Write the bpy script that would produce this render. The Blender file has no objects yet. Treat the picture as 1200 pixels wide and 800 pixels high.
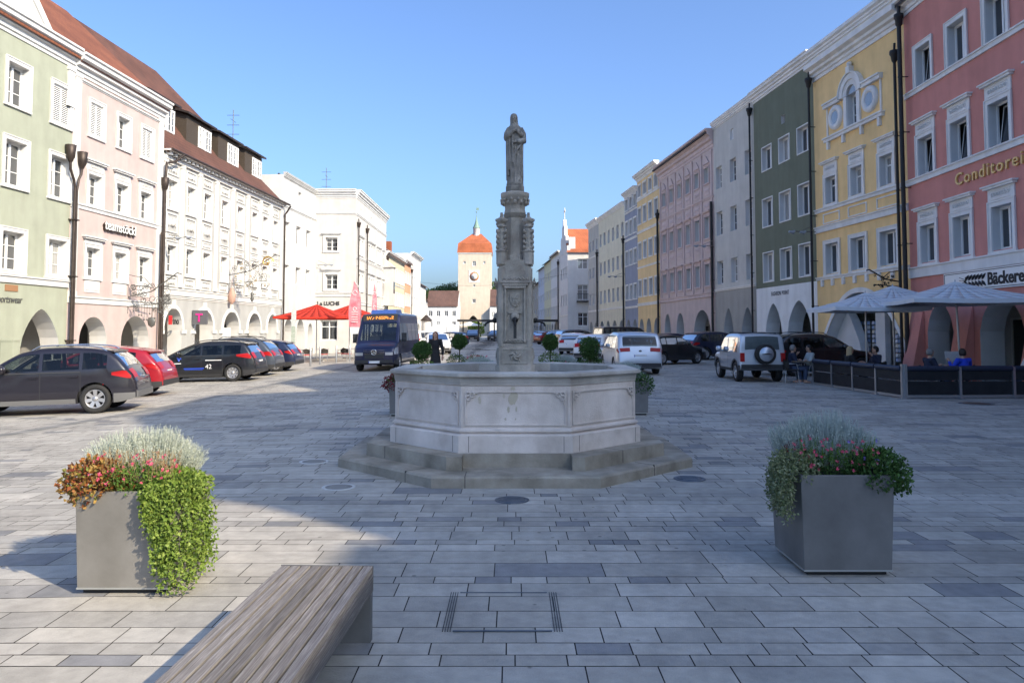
import bpy, bmesh, math, random
from mathutils import Vector, Matrix, noise
R = math.radians
PI = math.pi
rnd = random.Random(7)
S = bpy.context.scene
COL = S.collection

def gz(x, y):
    return 0.005*y - 0.022*max(0.0, -x-3.0)

# ------------------------------------------------------------------ mesh builder
class MB:
    def __init__(s):
        s.v = []; s.f = []; s.m = []; s.sm = []
    def add(s, vs, fs, m=0, sm=False):
        o = len(s.v); s.v += [tuple(p) for p in vs]
        for f in fs:
            s.f.append([o+i for i in f]); s.m.append(m); s.sm.append(sm)
    def quad(s, a, b, c, d, m=0): s.add([a, b, c, d], [(0, 1, 2, 3)], m)
    def poly(s, pts, m=0): s.add(pts, [tuple(range(len(pts)))], m)
    def box(s, x0, x1, y0, y1, z0, z1, m=0, M=None):
        vs = [(x0,y0,z0),(x1,y0,z0),(x1,y1,z0),(x0,y1,z0),(x0,y0,z1),(x1,y0,z1),(x1,y1,z1),(x0,y1,z1)]
        if M: vs = [M @ Vector(p) for p in vs]
        s.add(vs, [(0,3,2,1),(4,5,6,7),(0,1,5,4),(1,2,6,5),(2,3,7,6),(3,0,4,7)], m)
    def cbox(s, c, d, m=0, M=None):
        s.box(c[0]-d[0]/2, c[0]+d[0]/2, c[1]-d[1]/2, c[1]+d[1]/2, c[2]-d[2]/2, c[2]+d[2]/2, m, M)
    def prism(s, poly, y0, y1, m=0, axis='y', M=None):
        # poly in (a,b) extruded along axis
        def P(a, b, t):
            p = {'y': (a, t, b), 'x': (t, a, b), 'z': (a, b, t)}[axis]
            return M @ Vector(p) if M else p
        n = len(poly)
        vs = [P(a, b, y0) for a, b in poly] + [P(a, b, y1) for a, b in poly]
        fs = [tuple(range(n)), tuple(range(2*n-1, n-1, -1))]
        fs += [(i, n+i, n+(i+1) % n, (i+1) % n) for i in range(n)]
        s.add(vs, fs, m)
    def tube(s, pts, r, n=8, m=0, cap=True, r2=None, sm=True):
        pts = [Vector(p) for p in pts]
        rs = r if isinstance(r, (list, tuple)) else [r + ((r2-r)*i/max(1, len(pts)-1) if r2 is not None else 0) for i in range(len(pts))]
        vs = []; ref = None
        for i, p in enumerate(pts):
            t = (pts[min(i+1, len(pts)-1)] - pts[max(i-1, 0)])
            if t.length < 1e-9: t = Vector((0, 0, 1))
            t.normalize()
            if ref is None: ref = Vector((1, 0, 0)) if abs(t.x) < .9 else Vector((0, 1, 0))
            a = (ref - t*ref.dot(t))
            if a.length < 1e-6: a = t.orthogonal()
            a.normalize(); b = t.cross(a); ref = a
            for k in range(n):
                an = 2*PI*k/n
                vs.append(p + (a*math.cos(an) + b*math.sin(an))*rs[i])
        fs = []
        for i in range(len(pts)-1):
            for k in range(n):
                k2 = (k+1) % n
                fs.append((i*n+k, i*n+k2, (i+1)*n+k2, (i+1)*n+k))
        s.add(vs, fs, m, sm)
        if cap:
            L = len(pts)-1
            s.add([vs[k] for k in range(n)], [tuple(range(n-1, -1, -1))], m)
            s.add([vs[L*n+k] for k in range(n)], [tuple(range(n))], m)
    def lathe(s, prof, n=24, c=(0, 0, 0), m=0, sm=True, rot=0.0, axis='z', sx=1, sy=1, cap=True):
        vs = []
        for r, z in prof:
            for k in range(n):
                a = 2*PI*k/n + rot
                p = (r*math.cos(a)*sx, r*math.sin(a)*sy, z)
                if axis == 'y': p = (p[0], p[2], p[1])
                if axis == 'x': p = (p[2], p[0], p[1])
                vs.append((c[0]+p[0], c[1]+p[1], c[2]+p[2]))
        fs = []
        for i in range(len(prof)-1):
            for k in range(n):
                k2 = (k+1) % n
                fs.append((i*n+k, i*n+k2, (i+1)*n+k2, (i+1)*n+k))
        s.add(vs, fs, m, sm)
        if not cap: return
        s.add([vs[k] for k in range(n)], [tuple(range(n-1, -1, -1))], m)
        L = len(prof)-1
        s.add([vs[L*n+k] for k in range(n)], [tuple(range(n))], m)
    def ball(s, c, r, n=12, m=0, sz=1.0, sy=1.0):
        k = n//2
        s.lathe([(max(1e-4, r*math.sin(PI*i/k)), -r*sz*math.cos(PI*i/k)) for i in range(k+1)], n, c, m, sy=sy)
    def mesh(s, name, mats):
        me = bpy.data.meshes.new(name)
        me.from_pydata(s.v, [], s.f)
        for mt in (mats if isinstance(mats, (list, tuple)) else [mats]): me.materials.append(mt)
        me.polygons.foreach_set('material_index', s.m)
        me.polygons.foreach_set('use_smooth', s.sm)
        me.update()
        return me
    def build(s, name, mats, parent=None, loc=None, rz=0.0):
        return link(name, s.mesh(name, mats), parent, loc, rz)

def link(name, me, parent=None, loc=None, rz=0.0):
    o = bpy.data.objects.new(name, me)
    COL.objects.link(o)
    if parent is not None: o.parent = parent
    if loc is not None: o.location = loc
    if rz: o.rotation_euler = (0, 0, rz)
    return o

def tag(o, label=None, cat=None, group=None, kind=None):
    if label: o['label'] = label
    if cat: o['category'] = cat
    if group: o['group'] = group
    if kind: o['kind'] = kind
    return o

def thing(name, label, cat, loc=(0, 0, 0), rz=0.0, group=None):
    o = bpy.data.objects.new(name, None)
    o.empty_display_size = 0.2
    COL.objects.link(o)
    o.location = loc; o.rotation_euler = (0, 0, rz)
    return tag(o, label, cat, group)

def copy_tree(o, parent=None):
    c = o.copy(); COL.objects.link(c)
    if parent is not None: c.parent = parent
    for ch in list(o.children): copy_tree(ch, c)
    return c

def evaluated(o):
    bpy.context.view_layer.update()
    dg = bpy.context.evaluated_depsgraph_get()
    return bpy.data.meshes.new_from_object(o.evaluated_get(dg))

def drop(o):
    d = o.data; bpy.data.objects.remove(o)

# ------------------------------------------------------------------ materials
def nodes(name):
    m = bpy.data.materials.new(name); m.use_nodes = True
    nt = m.node_tree; b = nt.nodes['Principled BSDF']
    return m, nt, b
def N(nt, t, **kw):
    n = nt.nodes.new(t)
    for k, v in kw.items(): setattr(n, k, v)
    return n
def col4(c): return (c[0], c[1], c[2], 1)

def mat_plain(name, c, rough=.6, metal=0.0, coat=0.0, spec=.5, emis=None, es=0):
    m, nt, b = nodes(name)
    b.inputs['Base Color'].default_value = col4(c)
    b.inputs['Roughness'].default_value = rough
    b.inputs['Metallic'].default_value = metal
    b.inputs['Coat Weight'].default_value = coat
    b.inputs['Coat Roughness'].default_value = .03
    b.inputs['Specular IOR Level'].default_value = spec
    if emis:
        b.inputs['Emission Color'].default_value = col4(emis); b.inputs['Emission Strength'].default_value = es
    return m

def mat_noise(name, c1, c2, scale=2.0, rough=.85, bump=.15, bscale=60.0, detail=6, spec=.3, coords='Object', stretch=(1, 1, 1), metal=0.0, c3=None, dirt=0.0):
    m, nt, b = nodes(name)
    tc = N(nt, 'ShaderNodeTexCoord'); mp = N(nt, 'ShaderNodeMapping')
    mp.inputs['Scale'].default_value = stretch
    nt.links.new(tc.outputs[coords], mp.inputs['Vector'])
    no = N(nt, 'ShaderNodeTexNoise'); no.inputs['Scale'].default_value = scale
    no.inputs['Detail'].default_value = detail; no.inputs['Roughness'].default_value = .62
    nt.links.new(mp.outputs[0], no.inputs['Vector'])
    cr = N(nt, 'ShaderNodeValToRGB')
    cr.color_ramp.elements[0].position = .32; cr.color_ramp.elements[0].color = col4(c1)
    cr.color_ramp.elements[1].position = .68; cr.color_ramp.elements[1].color = col4(c2)
    if c3:
        e = cr.color_ramp.elements.new(.5); e.color = col4(c3)
    nt.links.new(no.outputs['Fac'], cr.inputs['Fac'])
    out = cr.outputs['Color']
    if dirt:
        n3 = N(nt, 'ShaderNodeTexNoise'); n3.inputs['Scale'].default_value = .9; n3.inputs['Detail'].default_value = 8
        mp3 = N(nt, 'ShaderNodeMapping'); mp3.inputs['Scale'].default_value = (2.2, 2.2, .38)
        nt.links.new(tc.outputs[coords], mp3.inputs['Vector']); nt.links.new(mp3.outputs[0], n3.inputs['Vector'])
        r3 = N(nt, 'ShaderNodeValToRGB')
        r3.color_ramp.elements[0].position = .35; r3.color_ramp.elements[0].color = (1-dirt, 1-dirt, 1-dirt*1.05, 1)
        r3.color_ramp.elements[1].position = .62; r3.color_ramp.elements[1].color = (1, 1, 1, 1)
        nt.links.new(n3.outputs['Fac'], r3.inputs['Fac'])
        mx = N(nt, 'ShaderNodeMix', data_type='RGBA', blend_type='MULTIPLY'); mx.inputs[0].default_value = 1
        nt.links.new(out, mx.inputs[6]); nt.links.new(r3.outputs['Color'], mx.inputs[7]); out = mx.outputs[2]
    nt.links.new(out, b.inputs['Base Color'])
    b.inputs['Roughness'].default_value = rough
    b.inputs['Metallic'].default_value = metal
    b.inputs['Specular IOR Level'].default_value = spec
    if bump:
        n2 = N(nt, 'ShaderNodeTexNoise'); n2.inputs['Scale'].default_value = bscale; n2.inputs['Detail'].default_value = 5
        nt.links.new(mp.outputs[0], n2.inputs['Vector'])
        bp = N(nt, 'ShaderNodeBump'); bp.inputs['Strength'].default_value = bump; bp.inputs['Distance'].default_value = .02
        nt.links.new(n2.outputs['Fac'], bp.inputs['Height']); nt.links.new(bp.outputs[0], b.inputs['Normal'])
    return m

def mat_island(name, ramp, rough=.7, spec=.3, noise_amt=.12, nscale=9.0, bump=.0, trans=0.0, stain=0.0):
    """colour picked per mesh island (each leaf / slab its own colour)"""
    m, nt, b = nodes(name)
    g = N(nt, 'ShaderNodeNewGeometry')
    cr = N(nt, 'ShaderNodeValToRGB'); cr.color_ramp.interpolation = 'LINEAR'
    els = cr.color_ramp.elements
    els[0].position = ramp[0][0]; els[0].color = col4(ramp[0][1])
    els[1].position = ramp[-1][0]; els[1].color = col4(ramp[-1][1])
    for p, c in ramp[1:-1]:
        e = els.new(p); e.color = col4(c)
    nt.links.new(g.outputs['Random Per Island'], cr.inputs['Fac'])
    out = cr.outputs['Color']
    if noise_amt:
        tc = N(nt, 'ShaderNodeTexCoord')
        no = N(nt, 'ShaderNodeTexNoise'); no.inputs['Scale'].default_value = nscale; no.inputs['Detail'].default_value = 6
        nt.links.new(tc.outputs['Object'], no.inputs['Vector'])
        r2 = N(nt, 'ShaderNodeValToRGB')
        a = 1-noise_amt
        r2.color_ramp.elements[0].position = .3; r2.color_ramp.elements[0].color = (a, a, a, 1)
        r2.color_ramp.elements[1].position = .7; r2.color_ramp.elements[1].color = (1, 1, 1, 1)
        nt.links.new(no.outputs['Fac'], r2.inputs['Fac'])
        mx = N(nt, 'ShaderNodeMix', data_type='RGBA', blend_type='MULTIPLY'); mx.inputs[0].default_value = 1
        nt.links.new(out, mx.inputs[6]); nt.links.new(r2.outputs['Color'], mx.inputs[7]); out = mx.outputs[2]
        if stain:
            n4 = N(nt, 'ShaderNodeTexNoise'); n4.inputs['Scale'].default_value = .55; n4.inputs['Detail'].default_value = 9; n4.inputs['Roughness'].default_value = .7
            nt.links.new(tc.outputs['Object'], n4.inputs['Vector'])
            r4 = N(nt, 'ShaderNodeValToRGB'); q = 1-stain
            r4.color_ramp.elements[0].position = .36; r4.color_ramp.elements[0].color = (q, q, q, 1)
            r4.color_ramp.elements[1].position = .58; r4.color_ramp.elements[1].color = (1, 1, 1, 1)
            nt.links.new(n4.outputs['Fac'], r4.inputs['Fac'])
            vo = N(nt, 'ShaderNodeTexVoronoi'); vo.inputs['Scale'].default_value = 3.4; nt.links.new(tc.outputs['Object'], vo.inputs['Vector'])
            r5 = N(nt, 'ShaderNodeValToRGB'); r5.color_ramp.elements[0].position = .045; r5.color_ramp.elements[0].color = (.45, .45, .45, 1); r5.color_ramp.elements[1].position = .075; r5.color_ramp.elements[1].color = (1, 1, 1, 1)
            nt.links.new(vo.outputs['Distance'], r5.inputs['Fac']); mx5 = N(nt, 'ShaderNodeMix', data_type='RGBA', blend_type='MULTIPLY'); mx5.inputs[0].default_value = .8
            nt.links.new(out, mx5.inputs[6]); nt.links.new(r5.outputs['Color'], mx5.inputs[7]); out = mx5.outputs[2]
            mx2 = N(nt, 'ShaderNodeMix', data_type='RGBA', blend_type='MULTIPLY'); mx2.inputs[0].default_value = 1
            nt.links.new(out, mx2.inputs[6]); nt.links.new(r4.outputs['Color'], mx2.inputs[7]); out = mx2.outputs[2]
        if bump:
            n2 = N(nt, 'ShaderNodeTexNoise'); n2.inputs['Scale'].default_value = 70; n2.inputs['Detail'].default_value = 4
            nt.links.new(tc.outputs['Object'], n2.inputs['Vector'])
            bp = N(nt, 'ShaderNodeBump'); bp.inputs['Strength'].default_value = bump; bp.inputs['Distance'].default_value = .01
            nt.links.new(n2.outputs['Fac'], bp.inputs['Height']); nt.links.new(bp.outputs[0], b.inputs['Normal'])
    nt.links.new(out, b.inputs['Base Color'])
    b.inputs['Roughness'].default_value = rough
    b.inputs['Specular IOR Level'].default_value = spec
    if trans:
        tr = N(nt, 'ShaderNodeBsdfTranslucent'); ms = N(nt, 'ShaderNodeMixShader'); ms.inputs[0].default_value = trans
        nt.links.new(out, tr.inputs['Color'])
        nt.links.new(b.outputs[0], ms.inputs[1]); nt.links.new(tr.outputs[0], ms.inputs[2])
        nt.links.new(ms.outputs[0], nt.nodes['Material Output'].inputs['Surface'])
    return m

def mat_tiles(name, c1, c2, sc=1.0):
    m, nt, b = nodes(name)
    tc = N(nt, 'ShaderNodeTexCoord')
    br = N(nt, 'ShaderNodeTexBrick'); br.inputs['Scale'].default_value = sc
    br.inputs['Color1'].default_value = col4(c1); br.inputs['Color2'].default_value = col4(c2)
    br.inputs['Mortar'].default_value = col4([x*.55 for x in c1])
    br.inputs['Mortar Size'].default_value = .03; br.inputs['Brick Width'].default_value = .22; br.inputs['Row Height'].default_value = .3
    br.inputs['Bias'].default_value = -.1
    nt.links.new(tc.outputs['UV'], br.inputs['Vector'])
    no = N(nt, 'ShaderNodeTexNoise'); no.inputs['Scale'].default_value = .6; no.inputs['Detail'].default_value = 8
    nt.links.new(tc.outputs['Object'], no.inputs['Vector'])
    r2 = N(nt, 'ShaderNodeValToRGB')
    r2.color_ramp.elements[0].position = .35; r2.color_ramp.elements[0].color = (.72, .70, .68, 1)
    r2.color_ramp.elements[1].position = .6; r2.color_ramp.elements[1].color = (1, 1, 1, 1)
    nt.links.new(no.outputs['Fac'], r2.inputs['Fac'])
    mx = N(nt, 'ShaderNodeMix', data_type='RGBA', blend_type='MULTIPLY'); mx.inputs[0].default_value = 1
    nt.links.new(br.outputs['Color'], mx.inputs[6]); nt.links.new(r2.outputs['Color'], mx.inputs[7])
    nt.links.new(mx.outputs[2], b.inputs['Base Color']); b.inputs['Roughness'].default_value = .85
    bp = N(nt, 'ShaderNodeBump'); bp.inputs['Strength'].default_value = .5; bp.inputs['Distance'].default_value = .03
    nt.links.new(br.outputs['Fac'], bp.inputs['Height']); bp.invert = True
    nt.links.new(bp.outputs[0], b.inputs['Normal'])
    return m

def mat_pane(name, dark, curtain, amount=.35, ior=1.9):
    m, nt, b = nodes(name)
    oi = N(nt, 'ShaderNodeObjectInfo')
    tc = N(nt, 'ShaderNodeTexCoord')
    # curtains: fold shading painted as soft vertical bands in some windows
    w = N(nt, 'ShaderNodeTexWave'); w.inputs['Scale'].default_value = 3.0; w.inputs['Distortion'].default_value = 3.0
    nt.links.new(tc.outputs['Object'], w.inputs['Vector'])
    cc = N(nt, 'ShaderNodeMix', data_type='RGBA'); 
    cc.inputs[6].default_value = col4([x*.6 for x in curtain]); cc.inputs[7].default_value = col4(curtain)
    nt.links.new(w.outputs['Fac'], cc.inputs[0])
    lt = N(nt, 'ShaderNodeMath', operation='LESS_THAN'); lt.inputs[1].default_value = amount
    nt.links.new(oi.outputs['Random'], lt.inputs[0])
    mx = N(nt, 'ShaderNodeMix', data_type='RGBA')
    nt.links.new(lt.outputs[0], mx.inputs[0]); mx.inputs[6].default_value = col4(dark); nt.links.new(cc.outputs[2], mx.inputs[7])
    nt.links.new(mx.outputs[2], b.inputs['Base Color'])
    b.inputs['Roughness'].default_value = .03; b.inputs['IOR'].default_value = ior
    no = N(nt, 'ShaderNodeTexNoise'); no.inputs['Scale'].default_value = 1.3
    nt.links.new(tc.outputs['Object'], no.inputs['Vector'])
    bp = N(nt, 'ShaderNodeBump'); bp.inputs['Strength'].default_value = .12; bp.inputs['Distance'].default_value = .03
    nt.links.new(no.outputs['Fac'], bp.inputs['Height']); nt.links.new(bp.outputs[0], b.inputs['Normal'])
    return m

def stucco(name, c, dirt=.07):
    dirt = min(dirt, .12)
    c2 = [min(.95, x*1.05) for x in c]; c1 = [x*.93 for x in c]
    return mat_noise(name, c1, c2, 1.2, .92, .2, 90, dirt=dirt, spec=.2)

M = {}
M['white'] = stucco('white_plaster', (.64, .63, .61), .06)
M['trim'] = stucco('white_trim', (.64, .635, .62), .10)
M['trimr'] = stucco('stone_white_trim', (.80, .78, .74), .14)
M['frame'] = mat_plain('white_window_frame', (.75, .75, .73), .45)
M['pane'] = mat_pane('window_glass', (.018, .022, .028), (.36, .36, .34), .28, 2.3)
M['paneb'] = mat_pane('window_glass_dark', (.015, .018, .022), (.3, .3, .3), .2)
M['shutter'] = mat_plain('shutter_white', (.72, .72, .70), .6)
M['zinc'] = mat_noise('brown_copper_pipe', (.045, .035, .03), (.075, .058, .05), 3, .5, .05, 30, metal=.5)
M['black'] = mat_plain('black', (.012, .012, .013), .6)
M['iron'] = mat_plain('wrought_iron', (.03, .03, .03), .5, .6)
M['ironl'] = mat_plain('weathered_iron', (.16, .16, .15), .5, .6)
M['gold'] = mat_plain('gilt', (.65, .42, .12), .35, .9)
M['darkin'] = mat_plain('shop_interior_dark', (.03, .028, .026), .8)
M['shopglass'] = mat_plain('shop_glass', (.03, .035, .04), .05, spec=.9)
M['tile_red'] = mat_tiles('red_roof_tiles', (.25, .085, .04), (.19, .062, .032))
M['tile_redd'] = mat_tiles('dark_red_roof_tiles', (.15, .062, .04), (.11, .05, .035))
M['tile_orange'] = mat_tiles('orange_roof_tiles', (.52, .15, .06), (.42, .12, .05))
M['tile_brown'] = mat_tiles('brown_roof_tiles', (.16, .085, .065), (.11, .065, .055))
M['tile_dark'] = mat_tiles('dark_roof_tiles', (.07, .055, .055), (.05, .045, .045))
M['cladding'] = mat_noise('brown_dormer_cladding', (.045, .035, .026), (.075, .058, .044), 6, .7, .3, 25, stretch=(1, 1, 8))
M['floor'] = mat_noise('arcade_floor', (.16, .16, .16), (.24, .235, .22), 3, .8, .1)

# ------------------------------------------------------------------ text
def text_mesh(s, size, depth=.01, bold=0.0, shear=0.0, align='LEFT', sp=1.0):
    cu = bpy.data.curves.new('t', 'FONT'); cu.body = s; cu.size = size; cu.extrude = depth; cu.offset = bold
    cu.align_x = align; cu.shear = shear; cu.resolution_u = 3; cu.space_character = sp
    o = bpy.data.objects.new('t', cu); COL.objects.link(o)
    me = evaluated(o)
    bpy.data.objects.remove(o)
    return me
def text(name, s, size, mat, parent, loc, rz=0.0, depth=.01, bold=0.0, shear=0.0, align='LEFT', sx=1.0, sp=1.0):
    me = text_mesh(s, size, depth, bold, shear, align, sp)
    me.materials.clear(); me.materials.append(mat)
    me.transform(Matrix.Rotation(PI/2, 4, 'X') @ Matrix.Diagonal((sx, 1, 1, 1)))
    o = link(name, me, parent, loc, rz)
    return o
# ------------------------------------------------------------------ houses
FACES = []
class Face:
    """one street front: local x along the front, y into the building, z up"""
    def __init__(s, root, off, ang, L):
        s.root = root; s.off = off; s.a = ang; s.L = L
    def P(s, x, y, z):
        c, q = math.cos(s.a), math.sin(s.a)
        return (s.off[0]+c*x-q*y, s.off[1]+q*x+c*y, z)
    def put(s, name, mb, mats=None, loc=(0, 0, 0), parent=None):
        if isinstance(mb, MB): mb = mb.mesh(name, mats)
        return link(name, mb, s.root, s.P(*loc), s.a)

WCACHE = {}
def window_meshes(w, h, style, sur, hood, panel, low=False):
    """window frame centred on x, z 0..h ; y=0 is the glass plane depth (placed inside the reveal)"""
    key = (round(w, 2), round(h, 2), style, sur, hood, panel, low)
    if key in WCACHE: return WCACHE[key]
    fr = MB(); pa = MB(); t = .055; d = .03
    x0, x1 = -w/2, w/2
    fr.box(x0, x0+t, -d, d, 0, h); fr.box(x1-t, x1, -d, d, 0, h)
    fr.box(x0+t, x1-t, -d, d, 0, t); fr.box(x0+t, x1-t, -d, d, h-t, h)
    if style in ('cross', 'two', 'six'):
        fr.box(-.045, .045, -d-.015, d, t, h-t)
    if style == 'cross':
        for k in (1, 2):
            for sg in (-1, 1):
                a, b = sorted((sg*.045, sg*(w/2-t)))
                fr.box(a, b, -d+.008, d-.012, h*k/3-.014, h*k/3+.014)
    if style == 'six':
        for sg in (-1, 1):
            a, b = sorted((sg*.045, sg*(w/2-t)))
            fr.box(a, b, -d+.008, d-.012, h*.68-.03, h*.68+.03)
    if style in ('cross', 'two', 'six'):      # sash stiles either side of the mullion
        for sg in (-1, 1):
            a, b = sorted((sg*(w/2-t-.035), sg*(w/2-t)))
            fr.box(a, b, -d+.006, d-.01, t, h-t)
            fr.box(min(sg*.045, sg*(w/2-t-.035)), max(sg*.045, sg*(w/2-t-.035)), -d+.006, d-.01, t, t+.04)
            fr.box(min(sg*.045, sg*(w/2-t-.035)), max(sg*.045, sg*(w/2-t-.035)), -d+.006, d-.01, h-t-.04, h-t)
    if style == 'shutter':
        fr.box(-.03, .03, -d-.02, d, t, h-t)
        n = int((h-2*t)/.075)
        for i in range(n):
            z = t + (i+.5)*(h-2*t)/n
            for sg in (-1, 1):
                a, b = sorted((sg*.03, sg*(w/2-t)))
                fr.add([(a, -.05, z-.025), (b, -.05, z-.025), (b, -.01, z+.03), (a, -.01, z+.03)], [(0, 1, 2, 3)])
        pa.quad((x0+t, .0, t), (x1-t, .0, t), (x1-t, .0, h-t), (x0+t, .0, h-t))
    elif style == 'tilt':
        # one sash, tipped inward at the top
        a, b = x0+t, x1-t
        tip = .16
        def q(z): return .02 + tip*(z-t)/(h-2*t)
        for (xa, xb) in ((a, a+.05), (b-.05, b)):
            fr.add([(xa, q(t), t), (xb, q(t), t), (xb, q(h-t), h-t), (xa, q(h-t), h-t)], [(0, 1, 2, 3)])
        pa.quad((a, q(t)+.02, t), (b, q(t)+.02, t), (b, q(h-t)+.02, h-t), (a, q(h-t)+.02, h-t))
        fr.add([(a, q(h-t), h-t), (b, q(h-t), h-t), (b, q(h-t)-.01, h-t-.06), (a, q(h-t)-.01, h-t-.06)], [(0, 1, 2, 3)])
    else:
        pa.quad((x0+t, .01, t), (x1-t, .01, t), (x1-t, .01, h-t), (x0+t, .01, h-t))
    su = None
    if sur:
        su = MB(); g = .16 if sur > 1 else .12; D = -.30 if not low else -.16
        f0, f1 = D-.05, D+.002
        su.box(x0-g, x0, f0, f1, -.04, h+g); su.box(x1, x1+g, f0, f1, -.04, h+g)
        su.box(x0, x1, f0, f1, h, h+g)
        su.box(x0-g-.03, x1+g+.03, f0-.03, f1, -.13, -.04)
        # outer bead
        su.box(x0-g-.02, x0-g+.02, f0-.025, f0+.001, -.04, h+g+.02); su.box(x1+g-.02, x1+g+.02, f0-.025, f0+.001, -.04, h+g+.02)
        su.box(x0-g+.02, x1+g-.02, f0-.025, f0+.001, h+g-.02, h+g+.02)
        if hood:
            hh = hood
            su.box(x0-g, x1+g, f0+.01, f1, h+g+.02, h+g+hh)
            su.box(x0-g-.10, x1+g+.10, f0-.10, f1, h+g+hh, h+g+hh+.07)
            su.box(x0-g-.16, x1+g+.16, f0-.15, f1, h+g+hh+.07, h+g+hh+.12)
            if hood > .3:     # relief in the lintel panel
                zc = h+g+hh*.5; hw = w/2-.02
                su.box(-hw, hw, f0-.01, f0+.012, zc-hh*.36, zc-hh*.30); su.box(-hw, hw, f0-.01, f0+.012, zc+hh*.28, zc+hh*.34)
                for i in range(-3, 4):
                    x = i*hw/3.6
                    pts = [(x+.07*math.cos(a)*(1-a/9), f0-.012, zc+.09*math.sin(a)*(1-a/9)) for a in [k*.8 for k in range(9)]]
                    su.tube(pts, .014, 4)
        if panel:
            su.box(x0-.06, x1+.06, f0+.02, f1, -.13-panel, -.16)
            su.box(x0+.02, x1-.02, f0-.0, f0+.025, -.13-panel+.10, -.25)
    r = (fr.mesh('window', M['shutter'] if style == 'shutter' else M['frame']), pa.mesh('pane', M['pane']), su)
    WCACHE[key] = r
    return r
SCACHE = {}

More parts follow.
